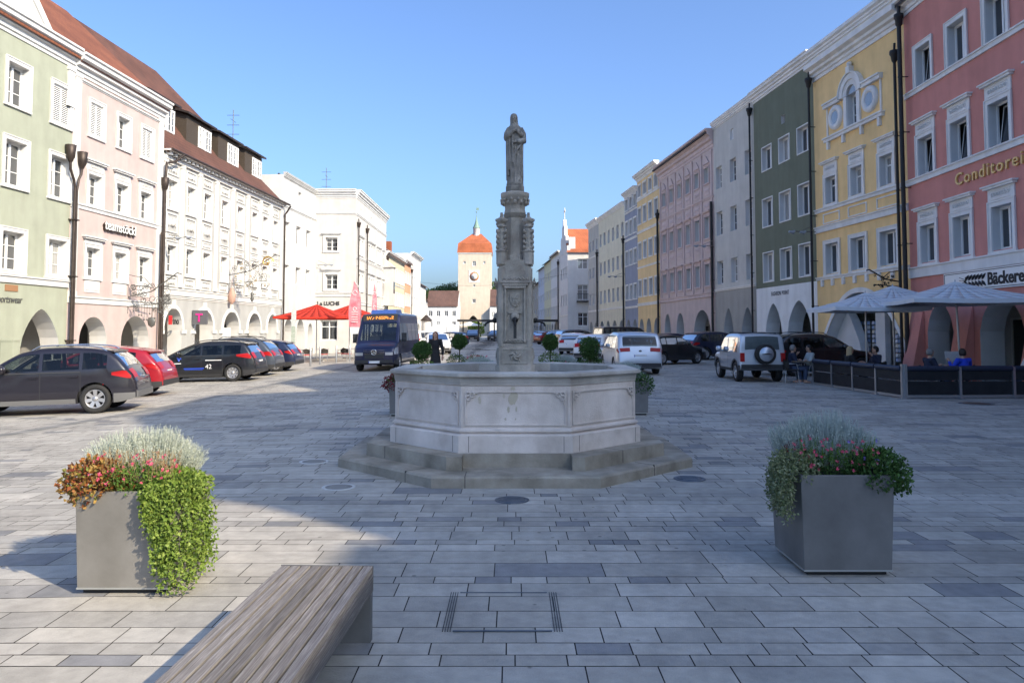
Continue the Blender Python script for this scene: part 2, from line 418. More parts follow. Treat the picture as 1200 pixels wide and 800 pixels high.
def facade(F, H, wall, rows=(), arches=(), zarc=None, base=None, ledges=(), cornice=None, trim='trim', reveal='white',
           z0=-.9, pilasters=(), ad=.8, back=3.2, pane='pane', rd=.30, inner='white', backwall='white'):
    L = F.L
    wins = []
    for r in rows:
        for i, c in enumerate(r['cols']):
            wins.append((c-r['w']/2, c+r['w']/2, r['z0'], r['z1'], r, i))
    zb = zarc if arches else z0
    # upper wall with real openings
    mb = MB()
    us = sorted({0.0, L} | {round(q, 4) for w in wins for q in w[:2]})
    zs = sorted({zb, H} | {round(q, 4) for w in wins for q in w[2:4]})
    for i in range(len(us)-1):
        for j in range(len(zs)-1):
            cu, cz = (us[i]+us[i+1])/2, (zs[j]+zs[j+1])/2
            if any(w[0] < cu < w[1] and w[2] < cz < w[3] for w in wins): continue
            mb.quad((us[i], 0, zs[j]), (us[i+1], 0, zs[j]), (us[i+1], 0, zs[j+1]), (us[i], 0, zs[j+1]))
    for (a, b, c, d, r, i) in wins:
        D = rd if not r.get('low') else .16
        mb.add([(a, 0, c), (a, D, c), (a, D, d), (a, 0, d)], [(0, 1, 2, 3)], 1)
        mb.add([(b, 0, c), (b, D, c), (b, D, d), (b, 0, d)], [(3, 2, 1, 0)], 1)
        mb.add([(a, 0, c), (b, 0, c), (b, D, c), (a, D, c)], [(0, 1, 2, 3)], 1)
        mb.add([(a, 0, d), (b, 0, d), (b, D, d), (a, D, d)], [(3, 2, 1, 0)], 1)
    F.put('wall', mb, [M[wall], M[reveal]])
    for (a, b, c, d, r, i) in wins:
        st = r.get('style', 'two'); 
        if isinstance(st, (list, tuple)): st = st[i % len(st)]
        me, pm, su = window_meshes(b-a, d-c, st, r.get('sur', 0), r.get('hood', 0), r.get('panel', 0), r.get('low', False))
        D = rd if not r.get('low') else .16
        loc = ((a+b)/2, D-.035, c)
        sh_ = st == 'shutter'
        wo = F.put('window', me, None, loc)
        po = link('pane', pm, wo)
        if sh_: wo.location = F.P((a+b)/2, .06, c)
        if su is not None:
            k = (id(su), trim, D)
            if k not in SCACHE:
                q = su.mesh('surround', M[trim]); 
                q.transform(Matrix.Translation((0, (.30 if not r.get('low') else .16) - (D-.035) - .0, 0)))
                SCACHE[k] = q
            q_ = link('surround', SCACHE[k], wo)
            if sh_:
                c_, n_ = 1, D-.035-.06; q_.location = (0, n_, 0)
    # ground floor arcade
    if arches:
        g = MB(); N_ = 14
        prev = 0.0
        A = sorted(arches, key=lambda t: t[0])
        for (uc, w, zs_, za, kind) in A:
            a, b = uc-w/2, uc+w/2
            g.quad((prev, 0, z0), (a, 0, z0), (a, 0, zarc), (prev, 0, zarc))
            g.quad((prev, ad, z0), (a, ad, z0), (a, ad, zarc), (prev, ad, zarc), 1)
            pts = []
            for k in range(N_+1):
                if kind == 'round':
                    t = PI - PI*k/N_
                    pts.append((uc + w/2*math.cos(t), zs_ + (za-zs_)*math.sin(t)))
                elif kind == 'seg':
                    x = -1+2*k/N_; pts.append((uc+w/2*x, zs_+(za-zs_)*(1-abs(x)**2.2)))
                else:
                    x = -1+2*k/N_
                    pts.append((uc + w/2*x, zs_ + (za-zs_)*(math.sin(math.acos(min(1, abs(x))))*.62 + .38*(1-abs(x)**1.35))))
            for k in range(N_):
                (xa, ya), (xb, yb) = pts[k], pts[k+1]
                g.quad((xa, 0, ya), (xb, 0, yb), (xb, 0, zarc), (xa, 0, zarc))
                g.quad((xa, ad, ya), (xb, ad, yb), (xb, ad, zarc), (xa, ad, zarc), 1)
                g.quad((xa, 0, ya), (xa, ad, ya), (xb, ad, yb), (xb, 0, yb), 1)
            g.quad((a, 0, z0), (a, ad, z0), (a, ad, zs_), (a, 0, zs_), 1)
            g.quad((b, 0, z0), (b, 0, zs_), (b, ad, zs_), (b, ad, z0), 1)
            prev = b
        g.quad((prev, 0, z0), (L, 0, z0), (L, 0, zarc), (prev, 0, zarc))
        g.quad((prev, ad, z0), (L, ad, z0), (L, ad, zarc), (prev, ad, zarc), 1)
        F.put('arcade', g, [M[base or wall], M[inner]])
        # the walk behind: ceiling, floor, back wall with shop fronts
        b2 = MB()
        b2.quad((.01, ad, zarc-.05), (L-.01, ad, zarc-.05), (L-.01, back, zarc-.05), (.01, back, zarc-.05))
        b2.quad((.01, back, z0), (L-.01, back, z0), (L-.01, back, zarc-.05), (.01, back, zarc-.05))
        F.put('arcade_back', b2, M[backwall])
        for (uc, w, zs_, za, kind) in A:
            s_ = MB(); f_ = MB(); hw = min(w*.48, 1.5)
            zf = gz(*F.P(uc, 0, 0)[:2]) + (0)
            zt = zf+2.35
            s_.box(uc-hw, uc+hw, back-.04, back-.02, zf+.35, zt)
            o = F.put('shop_window', s_, M['shopglass'])
            for (q0, q1, r0, r1) in ((uc-hw-.07, uc-hw, zf, zt+.07), (uc+hw, uc+hw+.07, zf, zt+.07), (uc-hw, uc+hw, zt, zt+.07), (uc-.03, uc+.03, zf+.35, zt), (uc-hw, uc+hw, zf+.28, zf+.35)):
                f_.box(q0, q1, back-.09, back-.005, r0, r1)
            F.put('shop_frame', f_, M['frame'])
    # ledges, cornice, pilasters
    for (za, zb_, pr) in ledges:
        lm = MB(); lm.prism([(.01, za), (-pr, za), (-pr, zb_), (-pr-.05, zb_), (-pr-.05, zb_+.05), (.01, zb_+.05)], 0.0, L, 0, 'x')
        F.put('string_course', lm, M[trim])
    if cornice:
        za, zt, pr = cornice[:3]
        c_ = MB(); h = zt-za
        prof = [(.012, 0), (-.04, 0), (-.04, .14), (-.10, .18), (-.10, .36), (-.10-pr*.35, .42), (-.10-pr*.35, .58), (-.10-pr*.8, .68), (-.10-pr*.8, .86), (-.10-pr, .9), (-.10-pr, 1.0), (.012, 1.0)]
        c_.prism([(y, za+t*h) for y, t in prof], 0.0, L, 0, 'x')
        F.put('cornice', c_, M[trim])
    for (u, w, za, zt) in pilasters:
            p_ = MB()
            p_.box(u-w/2, u+w/2, -.07, .01, za, zt)
            p_.box(u-w/2-.05, u+w/2+.05, -.10, .01, zt-.16, zt-.0)
            p_.box(u-w/2-.04, u+w/2+.04, -.09, .01, za, za+.22)
            F.put('pilaster', p_, M[trim])

def shell(F, H, depth, wall='white', z0=-.9):
    """side and rear walls"""
    b = MB(); L = F.L
    for (p, q) in (((0, 0), (0, depth)), ((0, depth), (L, depth)), ((L, depth), (L, 0))):
        b.quad((p[0], p[1], z0), (q[0], q[1], z0), (q[0], q[1], H), (p[0], p[1], H))
    F.put('side_wall', b, M[wall])

def uvmesh(name, polys, mat):
    """polys: list of (pts3d, uvs)"""
    vs = []; fs = []; uv = []
    for pts, u in polys:
        o = len(vs); vs += pts; fs.append(tuple(range(o, o+len(pts)))); uv += u
    me = bpy.data.meshes.new(name); me.from_pydata(vs, [], fs)
    l = me.uv_layers.new(name='UVMap')
    for i, q in enumerate(uv): l.data[i].uv = q
    me.materials.append(mat); me.update()
    return me
def roof_poly(pts):
    """uv in metres on the slope"""
    p = [Vector(q) for q in pts]
    n = (p[1]-p[0]).cross(p[2]-p[0]).normalized()
    h = Vector((0, 0, 1)).cross(n)
    h = h.normalized() if h.length > 1e-4 else Vector((1, 0, 0))
    v = n.cross(h)
    return [tuple(q) for q in pts], [(q.dot(h), q.dot(v)) for q in p]
def roof(F, He, Hr, depth, mat, over=.35, u0=0.0, u1=None, hip0=0.0, hip1=0.0, gable='white', name='roof'):
    L = F.L if u1 is None else u1
    yr = depth/2
    sl = (Hr-He)/yr
    zo = He-over*sl
    a, b = u0, L
    th = .12
    P = [(a, -over, zo), (b, -over, zo), (b-hip1, yr, Hr), (a+hip0, yr, Hr), (a, depth, He), (b, depth, He)]
    polys = [roof_poly([P[0], P[1], P[2], P[3]]), roof_poly([P[5], P[4], P[3], P[2]])]
    if hip0: polys.append(roof_poly([P[4], P[0], P[3]]))
    if hip1: polys.append(roof_poly([P[1], P[5], P[2]]))
    # thickness at the eaves
    Q = [(x, y, z-th) for x, y, z in P]
    polys.append(roof_poly([Q[0], Q[1], P[1], P[0]]))
    polys.append(([Q[1], Q[0], Q[3], Q[2]], [(0, 0)]*4))
    o = F.put(name, uvmesh(name, polys, M[mat]), None)
    if not (hip0 and hip1):
        for u, hp in ((a+.01, hip0), (b-.01, hip1)):
            g = MB()
            if not hp: g.poly([(u, 0, He-.05), (u, depth, He-.05), (u, yr, Hr-.10)]); F.put('gable', g, M[gable])
    return o

def downpipe(F, u, ztop, zbot=-.3, y=-.16, hopper=True, r=.06, mat='zinc', offs=0.0):
    p = MB()
    p.tube([(u, y, zbot), (u, y, ztop)], r, 8)
    for z in [zbot+1.2+i*2.2 for i in range(int((ztop-zbot-1)/2.2))]:
        p.lathe([(r+.012, z), (r+.012, z+.05)], 8, (u, y, 0))
        p.box(u-.02, u+.02, y, 0.0, z+.01, z+.04)
    o = F.put('downpipe', p, M[mat])
    if hopper:
        h = MB()
        h.lathe([(r, 0), (r+.05, .08), (.15, .30), (.19, .36), (.19, .48), (.17, .50)], 8, (u, y, ztop-.05))
        h.tube([(u, y, ztop+.4), (u, y+.02, ztop+.75)], r*.8, 8)
        q = F.put('hopper', h, M[mat]); q.parent = o
        q.location = (0, 0, 0); q.rotation_euler = (0, 0, 0)
    return o

def house(name, label, A, B, cat='house'):
    """A = left end seen from the street, B = right end"""
    root = thing(name, label, cat, (A[0], A[1], 0))
    L = math.hypot(B[0]-A[0], B[1]-A[1]); ang = math.atan2(B[1]-A[1], B[0]-A[0])
    F = Face(root, (0, 0), ang, L); FACES.append(F)
    return root, F
# child locations are relative to the root at A

Rl = lambda d: (18.63-.1*d, d)
Ll = lambda d: (-20.5+.055*d, d)
SKY_STRENGTH=.15; SUN_STRENGTH=3.0; EXPOSURE=1.25; DUST=5.0; OZ=1.0; TR, TG, TB = .50,.64,.86
M['goldp'] = mat_plain('gold_paint', (.75, .48, .16), .45, .15)
# ------------------------------------------------------------------ colours of the fronts
for k, c in dict(green=(.35, .37, .29), pink=(.50, .40, .375), ornate=(.40, .40, .385), white2=(.50, .50, .49), cream1=(.54, .52, .49),
                 bakery=(.64, .27, .225), yellow=(.90, .62, .29), dgreen=(.18, .195, .14), grey=(.58, .555, .50), mauve=(.60, .48, .44),
                 yellow2=(.80, .58, .30), blue=(.31, .33, .40), cream=(.72, .66, .50), greyc=(.50, .48, .43), arc_w=(.80, .80, .78), arc_g=(.40, .38, .34),
                 lemon=(.56, .50, .36), orange=(.62, .31, .19), towerc=(.56, .48, .39), rowy=(.60, .57, .40), rowb=(.52, .54, .60), beige=(.40, .35, .29),
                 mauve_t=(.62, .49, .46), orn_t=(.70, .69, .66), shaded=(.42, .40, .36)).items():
    M[k] = stucco(k+'_plaster', c, .10)

# ---- left side, near to far
root, F = house('house', 'pale green house front at the left edge, over the pointed arch', Ll(20), Ll(32.3))
cs = [1.15, 3.75, 6.35, 8.95, 11.55]
facade(F, 13.2, 'green', rows=[
    dict(z0=10.5, z1=12.08, w=1.12, cols=cs, style=['cross', 'cross', 'cross', 'cross', 'shutter'], sur=2),
    dict(z0=7.42, z1=9.12, w=1.14, cols=cs, style='cross', sur=2),
    dict(z0=4.18, z1=5.66, w=1.14, cols=cs, style='cross', sur=2)],
    arches=[(1.9, 2.5, .9, 2.8, 'pointed'), (6.2, 2.6, .9, 2.8, 'pointed'), (10.72, 2.5, .9, 2.8, 'pointed')], zarc=3.72, base='green',
    ledges=[(3.74, 3.98, .06)], cornice=(13.1, 13.95, .35), pilasters=[(12.1, .4, 11.4, 13.1)], inner='white')
shell(F, 13.5, 11)
roof(F, 13.9, 19.0, 11, 'tile_red', over=.3)
g = MB(); g.prism([(.3, 13.95), (10.6, 13.95), (5.45, 19.2)], .02, .3); g.prism([(.0, 14.0), (.3, 13.93), (5.45, 19.15), (10.6, 13.93), (10.95, 14.0), (5.45, 19.55)], -.06, .34, 0)
F.put('cross_gable', g, M['white'])
g = MB(); g.poly([(.3, .3, 13.95), (5.45, .3, 19.2), (5.45, 5.6, 19.2), (.3, .3, 13.95)][:3]); g.poly([(10.6, .3, 13.95), (5.45, .3, 19.2), (5.45, 5.5, 19.2)])
F.put('cross_gable_roof', g, M['tile_red'])
text('sign_lettering', 'te Sportswear', .40, M['ironl'], root, F.P(7.75, -.02, 2.98), F.a, .012, shear=.25, sx=.78)
b = MB(); b.box(8.62, 9.3, -.03, .01, 3.42, 3.66); F.put('plaque', b, mat_plain('wood_plaque', (.30, .16, .08)))

root, F = house('house', 'pale pink house with shuttered top windows next to the green house', Ll(32.3), Ll(39.9))
cs = [1.68, 3.85, 5.95]
facade(F, 13.1, 'pink', rows=[
    dict(z0=10.6, z1=12.05, w=.95, cols=cs, style=['shutter', 'cross', 'shutter'], sur=2),
    dict(z0=7.5, z1=8.85, w=.98, cols=cs, style='cross', sur=2, hood=.34),
    dict(z0=4.3, z1=5.6, w=.98, cols=cs, style='cross', sur=2, hood=.2, panel=.55)],
    arches=[(1.9, 2.05, 1.45, 2.55, 'round'), (5.35, 2.5, 1.4, 2.65, 'round')], zarc=3.1, base='pink',
    ledges=[(7.2, 7.36, .05), (3.12, 3.36, .05), (12.72, 12.78, .03)], cornice=(12.95, 13.85, .42), pilasters=[(.27, .42, 3.4, 13.0), (7.3, .42, 3.4, 13.0)])
shell(F, 13.4, 11)
roof(F, 13.85, 19.0, 11, 'tile_red', over=.3)
text('sign_lettering', 'teamstöckl', .62, M['zinc'], root, F.P(2.36, -.07, 6.50), F.a, .05, bold=.012, sx=.95)
text('sign_lettering', 'teamstöckl', .62, M['frame'], root, F.P(2.35, -.14, 6.55), F.a, .006, bold=.008, sx=.95)

root, F = house('house', 'grey white house with rich stucco panels and brown dormers', Ll(39.9), Ll(57.7))
cs = [1.05, 3.15, 5.2, 7.6, 9.95, 12.35, 14.3, 16.3]
facade(F, 11.3, 'ornate', rows=[
    dict(z0=8.5, z1=10.0, w=.95, cols=cs, style='cross', sur=1),
    dict(z0=5.05, z1=6.5, w=.95, cols=cs, style='cross', sur=1)],
    arches=[(1.4, 2.0, 2.0, 3.15, 'round'), (5.1, 2.3, 2.0, 3.2, 'round'), (8.85, 2.4, 2.0, 3.2, 'round'), (12.6, 2.2, 2.0, 3.15, 'round'), (15.9, 1.9, 2.0, 3.1, 'round')],
    zarc=3.75, base='ornate', trim='orn_t', ledges=[(3.85, 4.15, .06), (3.66, 3.74, .03)],
    pilasters=[(u, .34, 4.3, 11.0) for u in (2.1, 4.18, 6.4, 8.78, 11.15, 13.33, 15.3, 17.5, .2)])
shell(F, 11.5, 11)
roof(F, 11.72, 18.9, 11, 'tile_redd', over=.22, hip0=.01, hip1=8.6)
for u in cs:
    for (za, zb_) in ((10.28, 10.85), (7.2, 8.2), (6.72, 7.1), (4.3, 4.8)):
        o_ = MB()
        x0, x1 = u-.58, u+.58
        o_.box(x0, x1, -.05, .01, za, za+.04); o_.box(x0, x1, -.05, .01, zb_-.04, zb_)
        o_.box(x0, x0+.04, -.05, .01, za+.04, zb_-.04); o_.box(x1-.04, x1, -.05, .01, za+.04, zb_-.04)
        zc = (za+zb_)/2; h = (zb_-za)*.32
        for sg in (-1, 1):
            for c in (.16, .38):
                pts = [(u+sg*c+sg*.10*math.cos(a)*(1-a/12), -.03, zc+h*math.sin(a)*(1-a/12)) for a in [k*.7 for k in range(12)]]
                o_.tube(pts, .02, 4)
        o_.ball((u, -.02, zc), h*.6, 8)
        F.put('stucco_panel', o_, M['orn_t'])
for u in (6.4, 11.15):
    o_ = MB()
    for z in [4.6+.42*i for i in range(15)]:
        o_.lathe([(.09, -.02), (.07, .02), (.02, .04)], 6, (u, -.075, z), axis='y')
    F.put('rosette_band', o_, M['orn_t'])
for (uc, w) in ((1.4, 2.0), (5.1, 2.3), (8.85, 2.4), (12.6, 2.2), (15.9, 1.9)):
    a_ = MB()
    pts_o = []; n = 14
    for k in range(n):
        t0, t1 = PI-PI*k/n, PI-PI*(k+1)/n
        for (ra, rb) in ((w/2, w/2+.2),):
            q = [(uc+ra*math.cos(t0), 2.0+(1.15+ra-w/2)*math.sin(t0)), (uc+rb*math.cos(t0), 2.0+(1.15+rb-w/2)*math.sin(t0)), (uc+rb*math.cos(t1), 2.0+(1.15+rb-w/2)*math.sin(t1)), (uc+ra*math.cos(t1), 2.0+(1.15+ra-w/2)*math.sin(t1))]
            a_.prism(q, -.06, .005)
    a_.box(uc-.12, uc+.12, -.1, .005, 3.12, 3.6)
    for sg in (-1, 1):
        a_.box(uc+sg*(w/2+.22)-.26, uc+sg*(w/2+.22)+.26, -.07, .005, 1.78, 1.98)
        a_.box(uc+sg*(w/2+.22)-.24, uc+sg*(w/2+.22)+.24, -.06, .005, -.2, .35)
    F.put('arch_trim', a_, M['orn_t'])
b = MB(); b.box(-.0, 17.8, -.42, .0, 11.42, 11.5)
for i in range(36): b.box(.2+i*.49, .38+i*.49, -.34, 0, 11.22, 11.42)
b.box(0, 17.8, -.12, .01, 11.02, 11.2)
F.put('modillion_cornice', b, M['orn_t'])
b = MB(); b.tube([(-.02, -.50, 11.46), (17.9, -.50, 11.46)], .075, 8); F.put('gutter', b, M['zinc'])
for (u, w) in ((1.6, 3.0), (6.1, 3.3), (10.3, 3.2), (14.5, 3.1)):
    y0 = 1.0; zb_ = 12.9; zt = 14.6; sl = (18.9-11.55)/5.5
    def zr(y): return 11.55+sl*y
    yb = (zt+.5-11.55)/sl
    d = MB(); a, c = u-w/2, u+w/2
    for x in (a, c): d.poly([(x, y0, zr(y0)), (x, yb, zr(yb)), (x, y0, zt)])
    d.quad((a, y0, zr(y0)-.1), (c, y0, zr(y0)-.1), (c, y0, zt), (a, y0, zt))
    o = F.put('dormer', d, M['cladding'])
    d = MB(); d.prism([(y0-.25, zt-.02), (y0-.25, zt+.1), (yb+.3, zr(yb)+.25), (yb+.3, zr(yb)+.1)], a-.25, c+.25, 0, 'x')
    q = F.put('dormer_roof', d, M['zinc'])
    for k in (-1, 1):
        me, pm, su = window_meshes(.78, 1.3, 'cross', 0, 0, 0)
        wo = F.put('window', me, None, (u+w/2-1.0+k*.45, y0-.04, zb_+.1)); link('pane', pm, wo)

b_ = MB()
root, F = house('house', 'plain white house with tall narrow parapet behind the red parasols', Ll(57.7), Ll(65.8))
facade(F, 13.75, 'white2', rows=[
    dict(z0=11.75, z1=13.1, w=.7, cols=[3.85], style='two'),
    dict(z0=8.85, z1=10.3, w=1.1, cols=[.95, 3.65, 6.1], style='two'),
    dict(z0=5.6, z1=7.0, w=1.1, cols=[.95, 3.65, 6.1], style='two')],
    arches=[(1.6, 2.0, 1.6, 2.9, 'round'), (4.4, 1.9, 1.6, 2.9, 'round'), (6.9, 1.4, 1.4, 2.6, 'round')], zarc=3.7,
    ledges=[(11.35, 11.45, .03)], cornice=(13.6, 14.0, .15), trim='white2')
shell(F, 13.8, 11)
b = MB(); b.box(.05, 8.0, .1, 10.9, 13.5, 13.7); F.put('roof', b, M['tile_dark'])
# the brown roof seen past the eaves of the stucco house
b = [roof_poly([(-4.5, 2.2, 12.0), (-.1, 2.2, 12.0), (-.1, 5.2, 14.9), (-4.5, 5.2, 14.9)])]
F.put('lean_to_roof', uvmesh('lean_to_roof', b, M['tile_brown']))

# corner house with two fronts
A = (-16.88, 65.8); B = (-13.42, 65.8)
root, F = house('house', 'white corner house jutting into the square, with dark lettering', A, B)
facade(F, 13.8, 'cream1', rows=[
    dict(z0=8.8, z1=9.98, w=1.05, cols=[1.35], style='cross', sur=2, hood=.1),
    dict(z0=5.5, z1=6.8, w=1.05, cols=[1.38], style='cross', sur=2, hood=.15),
    dict(z0=1.15, z1=2.85, w=1.45, cols=[1.2], style='six')],
    ledges=[(12.0, 12.08, .04), (5.12, 5.2, .03), (4.85, 4.9, .02)], cornice=(13.4, 14.15, .3))
text('sign_lettering', '1.a LUCHS', .46, M['darkin'], root, F.P(.12, -.03, 4.15), 0, .02, bold=.012, sx=.95)
F2 = Face(root, (B[0]-A[0], 0), PI/2, 15.7)
cs = [1.5, 2.75, 6.1, 7.25, 8.4, 10.6, 11.8, 13.9]
facade(F2, 13.8, 'cream1', rows=[
    dict(z0=12.3, z1=12.75, w=.42, cols=[2.0, 7.0, 12.1], style='two', low=True),
    dict(z0=8.7, z1=10.0, w=.8, cols=cs, style='cross', sur=1, hood=.1),
    dict(z0=5.5, z1=6.9, w=.8, cols=cs, style='cross', sur=1, hood=.2)],
    arches=[(3.0, 2.4, 1.8, 3.0, 'round'), (6.6, 2.4, 1.8, 3.0, 'round'), (10.2, 2.4, 1.8, 3.0, 'round'), (13.6, 2.2, 1.8, 3.0, 'round')], zarc=4.0,
    ledges=[(11.95, 12.05, .05), (8.2, 8.32, .04), (4.25, 4.45, .06)], cornice=(13.4, 14.15, .3))
b = MB(); b.box(-3.2+3.46, 3.1, .2, 15.5, 13.6, 14.0); link('roof', b.mesh('roof', [M['tile_dark']]), root)
b = MB(); b.quad((0, 0, -1), (0, 15.7, -1), (0, 15.7, 13.8), (0, 0, 13.8)); b.quad((0, 15.7, -1), (3.4, 15.7, -1), (3.4, 15.7, 13.8), (0, 15.7, 13.8)); link('side_wall', b.mesh('side_wall', [M['cream1']]), root)
for u in (.35, 4.3): downpipe(F2, u, 10.9)
b = MB(); b.box(14.2, 15.6, -1.0, -.0, 4.6, 8.6); b.prism([(-1.15, 8.6), (.0, 8.6), (.0, 9.6)], 14.0, 15.7, 0, 'x')
F2.put('oriel', b, M['cream1'])
b = MB(); b.box(14.5, 15.3, -1.03, -.99, 5.9, 7.1); F2.put('window', b, M['pane'])
# steep gable behind the corner house
root = thing('house', 'beige gable with dark roof rising behind the white corner house', 'house', (-22.3, 73, 0))
b = MB(); b.prism([(-3.6, 12.0), (3.6, 12.0), (0, 16.9)], 0, 9, 0, 'y'); b.box(-3.6, 3.6, 0, 9, -1, 12.0)
link('wall', b.mesh('wall', [M['cream']]), root)
pl = [roof_poly([(3.95, -.3, 11.6), (3.95, 9, 11.6), (0, 9, 17.05), (0, -.3, 17.05)]), roof_poly([(-3.95, 9, 11.6), (-3.95, -.3, 11.6), (0, -.3, 17.05), (0, 9, 17.05)])]
link('roof', uvmesh('roof', pl, M['tile_dark']), root)

def simple(name, label, A, B, H, wall, rows, cols, arches=None, roofspec=None, zarc=3.6, ledge=None, cornice=None, style='two', ww=.95, trim='trim', sur=1, low=False, depth=10, side='white'):
    root, F = house(name, label, A, B)
    L = F.L
    cs = [L*(i+.5)/cols for i in range(cols)]
    rr = [dict(z0=a, z1=b, w=ww, cols=cs, style=style, sur=sur, low=low) for a, b in rows]
    ar = [(L*(i+.5)/arches, L/arches*.66, 1.9, 3.05, 'round') for i in range(arches)] if arches else []
    facade(F, H, wall, rows=rr, arches=ar, zarc=zarc, ledges=ledge or [], cornice=cornice, trim=trim, inner='white')
    shell(F, H, depth, side)
    if roofspec: roof(F, *roofspec)
    else:
        b = MB(); b.box(.05, L-.05, .1, depth-.1, H-.3, H-.05); F.put('roof', b, M['tile_dark'])
    return root, F
rt, F = simple('house', 'cream yellow house with red tiled dormer beyond the white corner house', (-13.4, 81.5), (-13.35, 95), 10.4, 'lemon', [(7.6, 9.0), (4.9, 6.3)], 8, 4, (10.5, 14.2, 10, 'tile_brown'), ledge=[(3.9, 4.1, .06), (7.1, 7.2, .04)], cornice=(10.0, 10.5, .3), ww=.8)
b = MB(); b.box(.3, 3.6, .9, 5, 10.6, 13.0); F.put('dormer', b, M['zinc'])
pl = [roof_poly([(.0, .6, 12.9), (4.0, .6, 12.9), (3.4, 3.6, 15.0), (.6, 3.6, 15.0)]), roof_poly([(4.0, .6, 12.9), (4.0, 6, 12.9), (3.4, 3.6, 15.0)]), roof_poly([(.0, 6, 12.9), (.0, .6, 12.9), (.6, 3.6, 15.0)])]
F.put('dormer_roof', uvmesh('dormer_roof', pl, M['tile_orange']))
for k in (0, 1):
    me, pm, su = window_meshes(.95, 1.3, 'cross', 0, 0, 0); wo = F.put('window', me, None, (1.3+k*1.4, .86, 11.2)); link('pane', pm, wo)
simple('house', 'narrow salmon orange house in the left row', (-13.35, 95), (-13.3, 100.6), 10.8, 'orange', [(8.0, 9.3), (5.2, 6.6)], 3, 2, (10.8, 14.0, 10, 'tile_brown'), ledge=[(4.0, 4.15, .05)], cornice=(10.5, 10.9, .2), ww=.85)
rt, F = simple('house', 'tall white house with stepped cornice past the salmon house', (-13.3, 100.6), (-13.2, 110.5), 12.2, 'white', [(9.3, 10.8), (6.6, 8.0), (4.2, 5.5)], 4, 3, None, ledge=[(3.7, 3.9, .05)], cornice=(11.8, 12.4, .4), ww=.9)
b = MB(); b.box(2, 3.0, 3, 4, 12.0, 14.0); F.put('chimney', b, M['tile_orange'])
simple('house', 'small white house near the end of the left row', (-13.5, 110.6), (-13.6, 121), 9.0, 'white', [(6.3, 7.5), (3.9, 5.1)], 4, 3, (9.0, 11.3, 9, 'tile_brown'), zarc=3.4, ww=.9)
simple('house', 'lowest white house with brown roof closing the left row', (-14.2, 121.2), (-15.4, 140), 7.6, 'white2', [(5.2, 6.4)], 6, 5, (7.6, 10.4, 9, 'tile_brown'), zarc=3.4, ww=.9)

# ---- right side
root, F = house('house', 'dusty red bakery building at the right edge', (15.63, 30.05), (15.4, 17))
cs = [1.42, 3.66, 5.9, 8.2, 10.45, 12.3]
facade(F, 15.2, 'bakery', rows=[
    dict(z0=11.28, z1=12.75, w=1.05, cols=cs, style=['tilt', 'two', 'two'], sur=2),
    dict(z0=7.86, z1=9.25, w=1.05, cols=cs, style='tilt', sur=2, hood=.45),
    dict(z0=4.5, z1=5.9, w=1.05, cols=cs, style='two', sur=2, hood=.42)],
    arches=[(2.05, 1.75, 1.9, 3.0, 'pointed'), (5.65, 2.3, 1.9, 3.1, 'pointed'), (9.6, 2.6, 1.9, 3.1, 'pointed')], zarc=3.95,
    ledges=[(11.05, 11.2, .07), (7.58, 7.76, .07), (3.97, 4.33, .08)], trim='trimr', cornice=(14.4, 15.2, .4))
shell(F, 15.2, 10)
roof(F, 15.2, 19.5, 10, 'tile_dark')
for uc in (.55, 3.75, 7.6, 11.8):   # battered piers
    b = MB(); b.prism([(-.55, -.3), (-.55, .2), (-.012, 2.9), (-.012, -.3)], uc-.42, uc+.42, 0, 'x'); F.put('buttress', b, M['bakery'])
b = MB(); b.box(2.55, 8.6, -.09, -.012, 3.28, 3.95); o = F.put('shop_sign', b, M['frame'])
b = MB()
for (a, c, d, e) in ((2.6, 8.55, 3.32, 3.34), (2.6, 8.55, 3.89, 3.91), (2.6, 2.62, 3.34, 3.89), (8.53, 8.55, 3.34, 3.89)): b.box(a, c, -.1, -.088, d, e)
for i in range(6):      # wheat ear
    x = 4.0+i*.19
    for sg in (-1, 1):
        c = (x, -.1, 3.6+sg*.085)
        b.tube([(x-.08, -.1, 3.6+sg*.02), (x, -.1, 3.6+sg*.11), (x+.12, -.1, 3.6+sg*.2)], [.015, .06, .012], 6)
b.ball((3.9, -.1, 3.6), .05, 8)
for k in (-.14, -.05, .05, .14): b.tube([(3.9, -.1, 3.6+k*.4), (3.55, -.1, 3.6+k*1.1)], .01, 4)
q = F.put('sign_emblem', b, M['darkin'])
text('sign_lettering', 'Bäckerei', .56, M['darkin'], root, F.P(5.15, -.095, 3.42), F.a, .012, bold=.014, sx=1.02)
text('sign_lettering', 'Conditorei', .60, M['goldp'], root, F.P(3.38, -.04, 6.98), F.a, .03, bold=.002, sx=1.15, sp=1.2)

